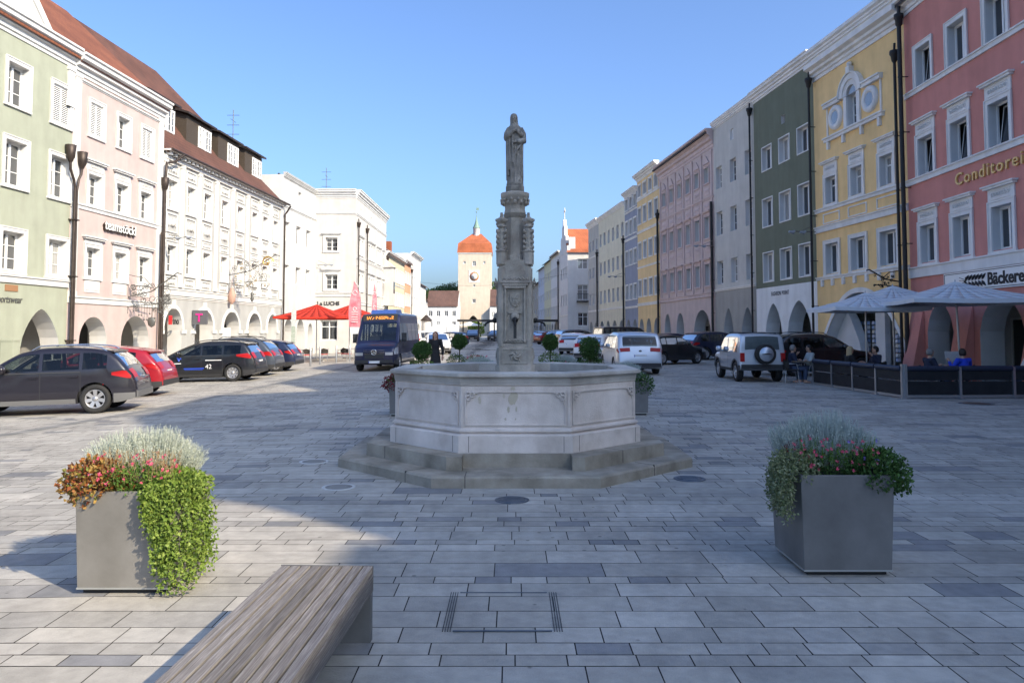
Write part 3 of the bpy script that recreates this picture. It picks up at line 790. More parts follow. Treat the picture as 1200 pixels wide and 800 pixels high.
root, F = house('house', 'ochre yellow house with white arched attic window and oculi', Rl(37.4), Rl(30.05))
cs = [1.5, 3.74, 6.0]
facade(F, 15.2, 'yellow', rows=[
    dict(z0=11.15, z1=12.55, w=.82, cols=[3.55], style='cross'),
    dict(z0=7.95, z1=9.2, w=.92, cols=cs, style='six', sur=2, hood=.5),
    dict(z0=4.62, z1=6.05, w=1.15, cols=cs, style='two', sur=2)],
    arches=[(3.7, 6.5, 1.2, 3.62, 'seg')], zarc=4.2, inner='white',
    ledges=[(7.62, 7.76, .06), (6.66, 6.9, .08), (4.36, 4.46, .05)], trim='trimr')
shell(F, 15.0, 10)
def bigcornice(F, za, h, pr, L=None):
    c_ = MB(); prof = [(.012, 0), (-.06, 0), (-.06, .2), (-.14, .24), (-.14, .4), (-.14-pr*.4, .46), (-.14-pr*.4, .62), (-.14-pr, .72), (-.14-pr, 1.0), (.012, 1.0)]
    c_.prism([(y, za+t*h) for y, t in prof], 0.01, (L or F.L)-.01, 0, 'x'); return F.put('cornice', c_, M['trimr'])
bigcornice(F, 14.15, .8, .35); bigcornice(F, 15.2, .55, .2)
b = MB(); b.box(0, F.L, -.02, .3, 14.9, 15.25); F.put('attic', b, M['yellow'])
b = MB(); b.box(.05, F.L-.05, .3, 9.9, 14.7, 14.95); F.put('roof', b, M['tile_dark'])
s_ = MB()
n = 16; uc = 3.55
for k in range(n):      # moulded arch over the middle light
    t0, t1 = PI-PI*k/n, PI-PI*(k+1)/n
    for (ra, rb, yp) in ((.41, .66, -.10), (.66, .92, -.16), (.92, .98, -.22)):
        s_.prism([(uc+ra*math.cos(t0), 12.52+ra*math.sin(t0)), (uc+rb*math.cos(t0), 12.52+rb*math.sin(t0)), (uc+rb*math.cos(t1), 12.52+rb*math.sin(t1)), (uc+ra*math.cos(t1), 12.52+ra*math.sin(t1))], yp, .005)
s_.box(uc-.66, uc-.41, -.09, .005, 11.1, 12.5); s_.box(uc+.41, uc+.66, -.09, .005, 11.1, 12.5)
s_.box(uc-.14, uc+.14, -.24, .005, 13.45, 13.75); s_.ball((uc, -.12, 13.85), .13, 10)
for sg in (-1, 1):
    x0, x1 = sorted((uc+sg*.92, uc+sg*2.35)); s_.box(x0, x1, -.18, .005, 12.46, 12.62); s_.box(x0, x1, -.24, .005, 12.62, 12.7)
    x = uc+sg*2.2; s_.box(x-.05, x+.05, -.05, .005, 11.1, 12.46)
    s_.lathe([(.30, .004), (.30, -.10), (.42, -.14), (.55, -.12), (.58, -.03), (.58, .004)], 24, (uc+sg*1.42, 0, 11.85), axis='y')
s_.box(uc-2.4, uc+2.4, -.14, .005, 10.86, 11.0); s_.box(uc-2.45, uc+2.45, -.2, .005, 11.0, 11.07)
for x in (-2.1, -.75, .75, 2.1): s_.box(uc+x-.08, uc+x+.08, -.12, .005, 10.5, 10.86)
F.put('attic_window_surround', s_, M['trimr'])
s_ = MB()
for sg in (-1, 1): s_.lathe([(.29, -.095), (.01, -.1)], 20, (uc+sg*1.42, 0, 11.85), axis='y')
n = 10
s_.poly([(uc+.41*math.cos(PI*k/n), -.02, 12.55+.41*math.sin(PI*k/n)) for k in range(n+1)])
F.put('round_window', s_, M['paneb'])
for c in cs:
    s_ = MB()
    for (a, d, e, f) in ((c-.75, c+.75, 7.45, 7.5), (c-.75, c+.75, 7.02, 7.07), (c-.75, c-.7, 7.07, 7.45), (c+.7, c+.75, 7.07, 7.45)): s_.box(a, d, -.04, .005, e, f)
    F.put('framed_panel', s_, M['trimr'])
for i in range(7): s_ = MB(); s_.box(.5+i*.95, .68+i*.95, -.09, .005, 4.05, 4.36); F.put('corbel', s_, M['trimr'])
s_ = MB(); n = 20   # white band of the wide arch
for k in range(n):
    xa, xb = -1+2*k/n, -1+2*(k+1)/n
    f = lambda x: 1.2+2.42*(1-abs(x)**2.2)
    s_.quad((3.7+3.25*xa, -.03, f(xa)), (3.7+3.25*xb, -.03, f(xb)), (3.7+3.35*xb, -.03, f(xb)+.22), (3.7+3.35*xa, -.03, f(xa)+.22))
F.put('arch_band', s_, M['trimr'])
s_ = MB(); s_.prism([(.45, -.2), (3.0, -.2), (2.7, 1.4), (2.0, 2.5), (1.5, 3.0), (.9, 2.7), (.45, 1.9)], .55, .95); s_.box(3.5, 4.2, .85, 1.1, -.2, 3.2)
F.put('inner_pier', s_, M['white'])

root, F = house('house', 'dark green house over a white shop arcade', Rl(44.5), Rl(37.4))
cs = [1.7, 3.87, 6.0]
facade(F, 15.3, 'dgreen', rows=[
    dict(z0=13.05, z1=13.5, w=.42, cols=[3.8], style='two'),
    dict(z0=11.0, z1=12.3, w=1.2, cols=cs, style='two'),
    dict(z0=7.8, z1=9.35, w=1.25, cols=cs, style='two'),
    dict(z0=4.7, z1=6.3, w=1.28, cols=cs, style='two')],
    arches=[(2.2, 2.1, 1.7, 3.45, 'pointed'), (5.2, 2.7, 1.7, 3.5, 'pointed')], zarc=4.36, base='arc_w', inner='arc_w', trim='trimr', cornice=(15.2, 15.85, .25))
for z0, z1, w in ((11.0, 12.3, 1.2), (7.8, 9.35, 1.25), (4.7, 6.3, 1.28)):
    for c in cs:
        b = MB()
        for (a, d, e, f) in ((c-w/2-.06, c+w/2+.06, z1, z1+.06), (c-w/2-.06, c+w/2+.06, z0-.06, z0), (c-w/2-.06, c-w/2, z0, z1), (c+w/2, c+w/2+.06, z0, z1)): b.box(a, d, -.03, .005, e, f)
        F.put('window_trim', b, M['trimr'])
shell(F, 15.2, 10, 'dgreen'); b = MB(); b.box(.05, F.L-.05, .1, 9.9, 15.0, 15.2); F.put('roof', b, M['tile_dark'])
text('sign_lettering', 'FASHION POINT', .33, M['darkin'], root, F.P(2.0, -.015, 3.86), F.a, .003, sx=.80, sp=1.12)

root, F = house('house', 'plain light grey house between the dark green and the mauve one', Rl(51), Rl(44.5))
cs = [.9, 3.28, 5.65]
facade(F, 15.5, 'grey', rows=[
    dict(z0=13.95, z1=14.65, w=.5, cols=[3.2], style='two', low=True),
    dict(z0=11.3, z1=12.75, w=1.0, cols=cs, style='cross'),
    dict(z0=8.2, z1=9.75, w=1.02, cols=cs, style='cross'),
    dict(z0=4.98, z1=6.5, w=1.02, cols=cs, style='cross')],
    arches=[(2.2, 1.75, 1.5, 3.4, 'pointed'), (5.2, 1.9, 1.5, 3.35, 'pointed')], zarc=4.5, base='arc_g', inner='white', ledges=[(4.52, 4.62, .05)], trim='trimr', cornice=(15.4, 15.85, .15))
shell(F, 15.4, 10, 'grey'); b = MB(); b.box(.05, F.L-.05, .1, 9.9, 15.2, 15.4); F.put('roof', b, M['tile_dark'])

root, F = house('house', 'mauve house with pilasters and stucco panels', Rl(63.5), Rl(51))
cs = [1.35+1.97*k for k in range(6)]
facade(F, 14.5, 'mauve', rows=[
    dict(z0=12.1, z1=13.15, w=.9, cols=cs, style='two', sur=1),
    dict(z0=8.3, z1=9.75, w=.95, cols=cs, style='two', sur=1, hood=.15),
    dict(z0=5.05, z1=6.5, w=.95, cols=cs, style='two', sur=1, hood=.15)],
    arches=[(1.9, 1.7, 1.7, 3.3, 'round'), (5.1, 1.9, 1.7, 3.3, 'round'), (9.9, 3.6, 1.3, 3.4, 'round')], zarc=4.2, trim='mauve_t', ledges=[(4.25, 4.5, .08), (10.9, 11.0, .05)], cornice=(14.3, 15.55, .45),
    pilasters=[(.37+1.97*k, .22, 4.6, 14.2) for k in range(7)])
for c in cs:
    for (za, zb_) in ((11.25, 11.8), (10.2, 10.75), (7.35, 7.95)):
        b = MB(); b.box(c-.5, c+.5, -.03, .004, za, zb_)
        for k in (-.3, 0, .3): b.ball((c+k, -.03, (za+zb_)/2), .12, 8, sy=.4)
        F.put('stucco_panel', b, M['mauve_t'])
    b = MB(); b.prism([(c-.55, 13.4), (c+.55, 13.4), (c, 13.95)], -.08, .004); F.put('window_gable', b, M['mauve_t'])
shell(F, 15.2, 10, 'mauve'); roof(F, 15.4, 16.3, 10, 'tile_dark', over=.6)

simple('house', 'yellow and white house with four window columns beside the mauve one', Rl(70.5), Rl(63.5), 16.0, 'yellow2', [(14.2, 15.2), (11.7, 13.1), (8.5, 9.9), (5.1, 6.5)], 4, 3, None, zarc=4.1, ledge=[(4.2, 4.4, .06), (7.6, 7.7, .04), (10.8, 10.95, .06), (13.8, 13.95, .06)], cornice=(15.6, 16.2, .4), trim='trimr')
root, F = simple('house', 'narrow blue grey house with three window columns', Rl(75.2), Rl(70.5), 15.2, 'blue', [(13.7, 14.7), (11.2, 12.5), (8.3, 9.6), (5.0, 6.3)], 3, 2, None, zarc=4.0, ledge=[(4.1, 4.25, .05), (10.6, 10.75, .05), (13.3, 13.4, .05)], cornice=(14.9, 15.4, .3), trim='trimr')
root = thing('house', 'red hipped roof peeping over the yellow and white house', 'house', (14.5, 69, 0))
b = MB(); b.box(0, 9, -5, 4, -1, 16.5); link('wall', b.mesh('wall', [M['cream']]), root)
pl = [roof_poly([(-.4, 4.4, 16.4), (-.4, -5.4, 16.4), (3, -3.5, 19), (3, 2.5, 19)]), roof_poly([(-.4, -5.4, 16.4), (9.4, -5.4, 16.4), (7, -3.5, 19), (3, -3.5, 19)]), roof_poly([(9.4, 4.4, 16.4), (-.4, 4.4, 16.4), (3, 2.5, 19), (7, 2.5, 19)])]
link('roof', uvmesh('roof', pl, M['tile_red']), root)
simple('house', 'long cream house with six window columns in the middle of the right row', Rl(87.3), Rl(75.2), 14.5, 'cream', [(11.4, 12.8), (8.2, 9.6), (5.0, 6.4)], 6, 4, None, zarc=4.1, ledge=[(4.2, 4.35, .05)], cornice=(14.3, 14.75, .2), sur=0, trim='trimr')
simple('house', 'greyish house at the far end of the tall right row', Rl(93.2), Rl(87.4), 14.5, 'greyc', [(11.4, 12.6), (8.2, 9.4), (5.0, 6.3)], 3, 2, None, zarc=4.1, ledge=[(4.2, 4.35, .05), (10.6, 10.7, .04)], cornice=(14.2, 14.9, .3), sur=0, trim='trimr')
# gabled house turned to the square
A = (6.55, 104.5); B = (7.05, 97)
root, F = house('house', 'white gabled house with orange roof and rooftop finial, standing forward in the right row', A, B)
facade(F, 12.0, 'white', rows=[dict(z0=8.7, z1=10.2, w=1.0, cols=[1.5, 3.8, 6.0], style='two'), dict(z0=5.2, z1=6.7, w=1.0, cols=[1.5, 3.8, 6.0], style='two')], ledges=[(3.9, 4.0, .04)], trim='trimr')
b = MB(); b.prism([(0, 12.0), (7.5, 12.0), (7.5, 12.8), (6.3, 12.9), (6.2, 14.2), (5.0, 14.4), (4.9, 15.6), (4.2, 15.8), (4.1, 16.6), (3.4, 16.6), (3.3, 15.8), (2.6, 15.6), (2.5, 14.4), (1.3, 14.2), (1.2, 12.9), (0, 12.8)], -.05, .35)
b.tube([(3.75, .15, 16.6), (3.75, .15, 18.2)], .06, 6); b.box(3.2, 4.3, .1, .2, 17.6, 17.9)
F.put('stepped_gable', b, M['white'])
F2 = Face(root, (B[0]-A[0], B[1]-A[1]), 0, 9)
facade(F2, 12.0, 'white', rows=[dict(z0=9.8, z1=11.1, w=1.3, cols=[1.9], style='six'), dict(z0=5.9, z1=7.8, w=1.4, cols=[1.9], style='six'), dict(z0=2.6, z1=4.3, w=1.3, cols=[1.9], style='six')], ledges=[(2.1, 2.2, .03)])
b = MB(); b.box(1.1, 2.7, -.9, 0, 5.6, 5.75)
for i in range(9): b.box(1.1+i*.19, 1.13+i*.19, -.9, -.87, 5.75, 6.6)
b.box(1.1, 2.7, -.92, -.86, 6.6, 6.66); F2.put('balcony', b, M['iron'])
pl = [roof_poly([(-.1, -.3, 11.9), (9, -.3, 11.9), (9, 3.75, 15.4), (-.1, 3.75, 15.4)]), roof_poly([(9, 7.6, 11.9), (-.1, 7.6, 11.9), (-.1, 3.75, 15.4), (9, 3.75, 15.4)])]
F2.put('roof', uvmesh('roof', pl, M['tile_orange']))
b = MB(); b.box(.2, 1.0, .2, 1.0, 12.4, 13.9); F2.put('chimney', b, M['white'])
q = lambda d: (7.0-.07*(d-97), d)
simple('house', 'white house with dark roof just past the gabled one', q(114), q(104.6), 12.9, 'white', [(9.6, 10.9), (6.8, 8.1), (4.2, 5.5)], 4, 3, (12.9, 15.2, 9, 'tile_dark'), zarc=3.6, sur=0, cornice=(12.6, 13.0, .2))
simple('house', 'pale yellow green house in the far right row', q(123), q(114), 12.7, 'rowy', [(9.6, 10.9), (6.8, 8.1), (4.2, 5.5)], 4, 3, (12.7, 15.0, 9, 'tile_dark'), zarc=3.6, sur=0)
simple('house', 'pale blue house in the far right row', q(132), q(123), 12.4, 'rowb', [(9.4, 10.7), (6.6, 7.9), (4.2, 5.5)], 3, 2, (12.4, 14.6, 9, 'tile_dark'), zarc=3.6, sur=0)
simple('house', 'low beige house at the far end of the right row', q(146), q(132), 10.4, 'beige', [(7.6, 8.8), (4.6, 5.8)], 4, 3, (10.4, 13.6, 9, 'tile_dark'), zarc=3.6, sur=0)

# ---- tower and what stands beside it
tx = lambda px, d: (px-600)/900*d
D = 190; g0 = gz(0, D)
x0, x1 = tx(536.8, D), tx(575.5, D)
root = thing('gate_tower', 'cream gate tower with clock, orange roof and pointed gateway', 'tower', (x0, D, g0))
W = x1-x0; Ht = 20.2
F = Face(root, (0, 0), 0, W)
facade(F, Ht, 'towerc', rows=[
    dict(z0=17.2, z1=18.4, w=.8, cols=[W*.485], style='two'),
    dict(z0=17.7, z1=18.4, w=.55, cols=[W*.19, W*.79], style='two'),
    dict(z0=12.0, z1=12.6, w=.55, cols=[W*.485], style='two'),
    dict(z0=8.0, z1=9.0, w=.9, cols=[W*.48], style='two')],
    arches=[(W*.46, 3.0, 2.4, 4.9, 'pointed')], zarc=6.0, reveal='white', inner='shaded', back=7.8, ad=2.0)
b = MB()
for (p, q_) in (((0, 0), (0, W)), ((0, W), (W, W)), ((W, W), (W, 0))): b.quad((p[0], p[1], -1), (q_[0], q_[1], -1), (q_[0], q_[1], Ht), (p[0], p[1], Ht))
link('side_wall', b.mesh('side_wall', [M['towerc']]), root)
b = MB(); b.box(-.15, W+.15, -.15, W+.15, Ht, Ht+.3); link('cornice', b.mesh('cornice', [M['white']]), root)
o = .25; z1_, z2_ = Ht+2.6, Ht+5.5
pl = []
ins = lambda t, z: [(-o+t, -o+t, z), (W+o-t, -o+t, z), (W+o-t, W+o-t, z), (-o+t, W+o-t, z)]
r0, r1 = ins(0, Ht+.3), ins(.2, z1_)
ridge = [(W*.40, W/2, z2_), (W*.68, W/2, z2_)]
for i in range(4): pl.append(roof_poly([r0[i], r0[(i+1) % 4], r1[(i+1) % 4], r1[i]]))
pl.append(roof_poly([r1[0], r1[1], ridge[1], ridge[0]])); pl.append(roof_poly([r1[1], r1[2], ridge[1]]))
pl.append(roof_poly([r1[2], r1[3], ridge[0], ridge[1]])); pl.append(roof_poly([r1[3], r1[0], ridge[0]]))
link('roof', uvmesh('roof', pl, M['tile_orange']), root)
b = MB(); c = (W*.53, W/2, 0)
b.lathe([(.85, z2_-1.6), (.85, z2_+1.3), (.95, z2_+1.4)], 8, c); o1 = link('lantern', b.mesh('lantern', [M['white']]), root)
b = MB(); b.lathe([(1.0, z2_+1.4), (.55, z2_+2.4), (.25, z2_+3.4), (.05, z2_+4.8), (.04, z2_+5.8)], 8, c); b.ball((c[0], c[1], z2_+5.6), .22, 8); b.box(c[0]-.1, c[0]+.6, c[1]-.03, c[1]+.03, z2_+6.0, z2_+6.7)
link('spire', b.mesh('spire', [mat_plain('green_copper', (.17, .27, .22), .6)]), root)
b = MB(); cz = 14.6; cx = W*.49
b.box(cx-1.35, cx+1.35, -.06, .01, cz-1.5, cz+1.35); b.box(cx-1.45, cx+1.45, -.12, .01, cz+1.35, cz+1.5); link('clock_panel', b.mesh('clock_panel', [M['white']]), root)
b = MB(); b.lathe([(1.15, -.06), (1.15, -.1), (.02, -.1)], 32, (cx, 0, cz), axis='y'); f1 = link('clock_face', b.mesh('clock_face', [mat_plain('clock_ring', (.55, .25, .14))]), root)
b = MB(); b.lathe([(.72, -.1), (.72, -.12), (.02, -.12)], 32, (cx, 0, cz), axis='y')
link('clock_center', b.mesh('clock_center', [M['white']]), root)
b = MB()
for i in range(12):
    a = PI*i/6; b.box(-.05, .05, -.13, -.105, .82, 1.05, 0, Matrix.Translation((cx, 0, cz)) @ Matrix.Rotation(a, 4, 'Y'))
b.box(-.05, .05, -.15, -.13, -.1, .62, 0, Matrix.Translation((cx, 0, cz)) @ Matrix.Rotation(R(-95), 4, 'Y'))
b.box(-.035, .035, -.16, -.14, -.1, .85, 0, Matrix.Translation((cx, 0, cz)) @ Matrix.Rotation(R(-150), 4, 'Y'))
link('clock_hands', b.mesh('clock_hands', [M['darkin']]), root)

def lowhouse(label, px0, px1, d, He, Hr, rows, ncol, dep=9, wall='white', tile='tile_brown'):
    A = (tx(px0, d), d); B = (tx(px1, d), d)
    root, F = house('house', label, A, B)
    cs = [F.L*(i+.5)/ncol for i in range(ncol)]
    facade(F, He, wall, rows=[dict(z0=a, z1=b_, w=.9, cols=cs, style='cross', low=True) for a, b_ in rows])
    shell(F, He, dep, wall)
    roof(F, He, Hr, dep, tile, over=.3)
    return root, F
rt, F = lowhouse('low white house with brown roof and six windows left of the tower', 500, 536.5, 178, 8.0, 11.6, [(5.4, 6.7), (2.9, 4.2)], 4)
lowhouse('low white house with brown roof half hidden behind the fountain column', 574, 632, 176, 8.0, 11.8, [(5.2, 6.4)], 7)
root = thing('house', 'grey gable wall leaning on the right side of the tower', 'house', (tx(564, 178), 178, 1))
b = MB(); b.prism([(0, -1), (3.6, -1), (3.6, 8.0), (0, 4.6)], 0, 6); link('wall', b.mesh('wall', [M['greyc']]), root)
b = MB(); b.box(2.5, 3.0, -.05, 0, 3.2, 4.6); link('window', b.mesh('window', [M['paneb']]), root)

# houses that stand outside the frame on the sunny side of the corner and throw the big shadow
def hidden(label, y0, y1, wall, He, ridge):
    root, F = house('house', label, (15.4, y1), (15.4, y0))
    L = F.L; n = max(2, int(L/2.3)); cs = [L*(i+.5)/n for i in range(n)]
    facade(F, He, wall, rows=[dict(z0=4.6+3.4*k, z1=6.1+3.4*k, w=1.05, cols=cs, style='two', sur=1) for k in range(int((He-5)/3.4))],
           arches=[(L*(i+.5)/max(1, int(L/4)), 2.6, 1.8, 3.1, 'round') for i in range(max(1, int(L/4)))], zarc=4.0, cornice=(He-.6, He, .3), trim='trimr')
    shell(F, He, 11)
    # roof from a ridge line in world coordinates (x, y, z)
    pl = []
    P = lambda x, y, z: (y1-y, x-15.4, z)
    pts = [P(*r) for r in ridge]
    for i in range(len(pts)-1):
        a, b_ = pts[i], pts[i+1]
        pl.append(roof_poly([(b_[0], 0, He), (a[0], 0, He), a, b_]) if abs(a[0]-b_[0]) > .05 else None)
        if pl[-1]: pl.append(roof_poly([(a[0], 11, He), (b_[0], 11, He), b_, a]))
    pl = [p for p in pl if p]
    a = pts[0]; pl.append(([(a[0], 0, He), (a[0], 11, He), a], [(0, 0)]*3))
    a = pts[-1]; pl.append(([(a[0], 11, He), (a[0], 0, He), a], [(0, 0)]*3))
    F.put('roof', uvmesh('roof', pl, M['tile_red']))
hidden('row of plain houses behind the photographer', -34, -6.8, 'cream', 13.65, [(20.4, -34, 17.9), (20.4, -6.8, 17.9)])
hidden('tall steep roofed house beside the photographer', -6.75, 3.2, 'cream', 15.6, [(20.4, -6.7, 23.9), (19.9, -.9, 23.9), (19.9, 3.2, 21.0)])
hidden('tall cream house between the steep roof and the bakery', 3.3, 16.9, 'beige', 15.8, [(19.9, 3.9, 22.8), (19.9, 4.5, 23.6), (19.9, 16.9, 23.0)])

# ---- downpipes
FC = FACES
def twin(F, u, z):
    p = MB(); y = -.2
    p.tube([(u, y, -.4), (u, y, z-1.6)], .06, 8); p.tube([(u+.14, y, -.4), (u+.14, y, z-1.7)], .045, 8)
    p.tube([(u, y, z-1.6), (u-.1, y, z-1.3), (u-.34, y, z-.9), (u-.36, y, z-.6)], .055, 8)
    p.tube([(u+.14, y, z-1.7), (u+.24, y, z-1.2), (u+.4, y, z-.95), (u+.44, y, z-.7)], .05, 8)
    for zz in (1.5, 4.2, 6.6): p.box(u-.1, u+.26, y-.08, 0, zz, zz+.05)
    o = F.put('downpipe', p, M['zinc'])
    for uu, zz in ((u-.36, z-.6), (u+.44, z-.72)):
        h = MB(); h.lathe([(.07, 0), (.11, .1), (.17, .22), (.22, .72), (.2, .73)], 10, (uu, y, zz)); q = F.put('hopper', h, M['zinc']); q.parent = o; q.location = (0, 0, 0); q.rotation_euler = (0, 0, 0)
twin(FC[1], .0, 9.6)
p = MB(); F = FC[2]
p.tube([(1.0, -.62, 11.35), (.5, -.4, 10.9), (-.1, -.25, 10.7), (-.15, -.22, 9.9)], .07, 8)
p.tube([(-.15, -.2, 9.3), (-.15, -.2, -.4)], .085, 8); p.tube([(-.38, -.2, 7.0), (-.38, -.2, -.4)], .05, 8)
p.lathe([(.08, 0), (.14, .1), (.2, .3), (.22, .65), (.2, .66)], 8, (-.15, -.2, 9.25)); F.put('downpipe', p, M['zinc'])
p = MB(); p.tube([(17.75, -.62, 11.35), (17.75, -.35, 10.9), (17.7, -.2, 10.7), (17.7, -.2, -.6)], .07, 8); F.put('downpipe', p, M['zinc'])
downpipe(FC[5], .1, 9.5)
downpipe(FC[7], .1, 9.6)
downpipe(FC[10], .22, 14.0, y=-.3, r=.085, mat='black')
downpipe(FC[11], 7.0, 12.75, y=-.18, mat='black')
downpipe(FC[12], 7.25, 13.9, y=-.3, r=.06, mat='black')
downpipe(FC[13], 6.3, 14.6, mat='black')
downpipe(FC[14], 12.4, 10.6, hopper=False, r=.09, mat='black')
downpipe(FC[15], 6.9, 11.3, mat='black', r=.09)
downpipe(FC[17], 12.0, 10.6, mat='black', r=.09)
downpipe(FC[18], 5.6, 10.5, mat='black', r=.09)
downpipe(FC[20], 9.2, 11.0, mat='black', r=.09)
# ------------------------------------------------------------------ sky, sun, camera
W = bpy.data.worlds.new('World'); S.world = W; W.use_nodes = True
nt = W.node_tree; bg = nt.nodes['Background']
sky = nt.nodes.new('ShaderNodeTexSky'); sky.sky_type = 'NISHITA'; sky.sun_disc = False
SUN_EL = R(32.5); sx, sy = .769, -.639       # direction towards the sun (x, y)
sky.sun_elevation = SUN_EL; sky.sun_rotation = math.atan2(sx, sy)
sky.altitude = 400; sky.air_density = 1.0; sky.dust_density = DUST; sky.ozone_density = OZ
tint = nt.nodes.new('ShaderNodeMix'); tint.data_type = 'RGBA'; tint.blend_type = 'MULTIPLY'; tint.inputs[0].default_value = 1; tint.inputs[7].default_value = (TR, TG, TB, 1)
nt.links.new(sky.outputs[0], tint.inputs[6]); nt.links.new(tint.outputs[2], bg.inputs['Color']); bg.inputs['Strength'].default_value = SKY_STRENGTH
sl = bpy.data.lights.new('sun', 'SUN'); sl.energy = SUN_STRENGTH; sl.angle = R(.5); sl.color = (1.0, .855, .64)
so = bpy.data.objects.new('sun', sl); COL.objects.link(so)
so.location = (30, -30, 40)
dv = Vector((sx*math.cos(SUN_EL), sy*math.cos(SUN_EL), math.sin(SUN_EL)))
so.rotation_euler = dv.to_track_quat('Z', 'Y').to_euler()
cd = bpy.data.cameras.new('camera'); cam = bpy.data.objects.new('camera', cd); COL.objects.link(cam)
cam.location = (0, 0, 1.9); cam.rotation_euler = (R(93.0), 0, 0)
cd.sensor_width = 36; cd.lens = 27.0; cd.shift_y = -.049; cd.clip_end = 3000; cd.clip_start = .05
S.camera = cam
S.view_settings.view_transform = 'Standard'; S.view_settings.look = 'None'; S.view_settings.exposure = EXPOSURE; S.view_settings.gamma = 1
S.render.resolution_x = 1024; S.render.resolution_y = 682

# ------------------------------------------------------------------ ground
m = mat_noise('joint_sand', (.035, .033, .03), (.07, .065, .06), 5, .95, .2)
g = MB(); xs = [-400, -120, -40, -26]+[-24+i*1.5 for i in range(15)]+[0, 6, 12, 18, 30, 60, 200, 400]; ys = [-60, -20]+[i*5.0 for i in range(0, 60)]+[320, 500, 1200]
for i in range(len(xs)-1):
    for j in range(len(ys)-1):
        q = [(xs[i], ys[j]), (xs[i+1], ys[j]), (xs[i+1], ys[j+1]), (xs[i], ys[j+1])]
        g.add([(x, y, (gz(max(x, -30), min(y, 300)))) for x, y in q], [(0, 1, 2, 3)])
tag(g.build('ground', m), kind='structure')
pr = random.Random(3)
M['paver'] = mat_island('granite_paver', [(0, (.25, .25, .25)), (.07, (.29, .285, .28)), (.09, (.40, .38, .34)), (.3, (.42, .395, .345)), (.6, (.48, .45, .395)), (.85, (.53, .50, .44)), (1, (.42, .40, .36))], .72, .35, .20, 9.0, .45, stain=.30)
g = MB()
y = 1.2
def inside(x, y):
    # keep the slabs between the two rows of fronts
    return (x > -20.5+.055*y-3.6) and x < 19.5
while y < 175:
    near = y < 30
    h = pr.choice([.15, .17, .19, .21, .24, .28, .34]) if near else pr.choice([.25, .35, .45, .5])
    if y > 60: h = 1.0
    gap = .008 if y < 9 else .011
    x = -24.0 + pr.random()*.5
    xm = 20.0
    if y < 16: x = -1.1*y-5; xm = min(20, 1.0*y+4)
    while x < xm:
        w = h*pr.uniform(1.15, 2.9) if near else h*pr.uniform(1.6, 4.5)
        if inside(x, y):
            a, b, c, d = x+gap/2, x+w-gap/2, y+gap/2, y+h-gap/2
            t = pr.uniform(-.0008, .0008) if y < 20 else 0
            g.add([(a, c, gz(a, c)+.006+t), (b, c, gz(b, c)+.006+t), (b, d, gz(b, d)+.006), (a, d, gz(a, d)+.006)], [(0, 1, 2, 3)])
        x += w
    y += h
tag(g.build('paving', M['paver']), kind='structure')
# gutter line of narrow setts on the left
g = MB(); pts = [(-11.0, 11.2), (-9.6, 15.0), (-8.9, 19.0), (-8.6, 24.0), (-8.3, 34), (-8.6, 46)]
for i in range(len(pts)-1):
    (xa, ya), (xb, yb) = pts[i], pts[i+1]; n = int((yb-ya)/.3)
    for k in range(n):
        t0, t1 = k/n, (k+.93)/n
        x0, y0_, x1, y1_ = xa+(xb-xa)*t0, ya+(yb-ya)*t0, xa+(xb-xa)*t1, ya+(yb-ya)*t1
        g.add([(x0-.17, y0_, gz(x0-.17, y0_)+.011), (x0+.17, y0_, gz(x0+.17, y0_)+.011), (x1+.17, y1_, gz(x1+.17, y1_)+.011), (x1-.17, y1_, gz(x1-.17, y1_)+.011)], [(0, 1, 2, 3)])
tag(g.build('gutter', mat_island('gutter_setts', [(0, (.2, .2, .19)), (1, (.3, .29, .27))], .8)), kind='structure')
# low hill far behind the tower
g = MB(); n = 40
for i in range(n):
    x0, x1 = -260+i*13, -260+(i+1)*13
    hh = lambda x: 8+3*math.sin(x*.02)
    g.quad((x0, 330, 0), (x1, 330, 0), (x1, 380, hh(x1)), (x0, 380, hh(x0)))
tag(g.build('hill', mat_noise('far_meadow', (.05, .08, .03), (.08, .11, .05), .1)), kind='structure')

# ------------------------------------------------------------------ covers let into the paving
def cover(label, x, y, r, ring, lid):
    t = thing('manhole_cover', label, 'manhole cover', (x, y, gz(x, y)+.007))
    b = MB(); b.lathe([(r, 0), (r, .006), (r*.8, .007), (r*.8, .002)], 28); b.build('ring', ring, t)
    b = MB(); b.lathe([(r*.79, 0), (r*.79, .006), (.01, .006)], 28)
    for i in range(-3, 4): b.box(-r*.5, r*.5, i*r*.17-.01, i*r*.17+.01, .006, .009)
    b.build('lid', lid, t)
steel = mat_noise('cast_steel', (.10, .12, .15), (.16, .18, .21), 6, .5, .2, 60, metal=.6)
pale = mat_plain('pale_ring', (.5, .5, .48), .7); pl_ = mat_plain('lid_stone', (.24, .235, .225), .8)
cover('pale ringed round cover, farther of the two left of the fountain', -2.8, 10.98, .21, pale, pl_)
cover('pale ringed round cover, nearer of the two left of the fountain', -2.06, 9.24, .2, pale, pl_)
cover('blue grey steel cover in front of the fountain steps', 0.0, 8.56, .19, steel, steel)
cover('blue grey steel cover right of the fountain steps', 2.23, 9.75, .2, steel, steel)
cover('brown cover in front of the terrace barrier', 11.6, 19.3, .4, steel, mat_plain('rusty_lid', (.12, .08, .06), .7))
t = thing('paved_access_cover', 'square paved access cover with steel edges in front of the fountain', 'access cover', (-.06, 5.25, gz(0, 5.25)+.008))
for x in (-.35, .35):
    b = MB()
    for k in (-.024, -.008, .008, .024): b.box(x+k-.0018, x+k+.0018, -.36, .36, 0, .004)
    b.build('slotted_edge', M['black'], t)
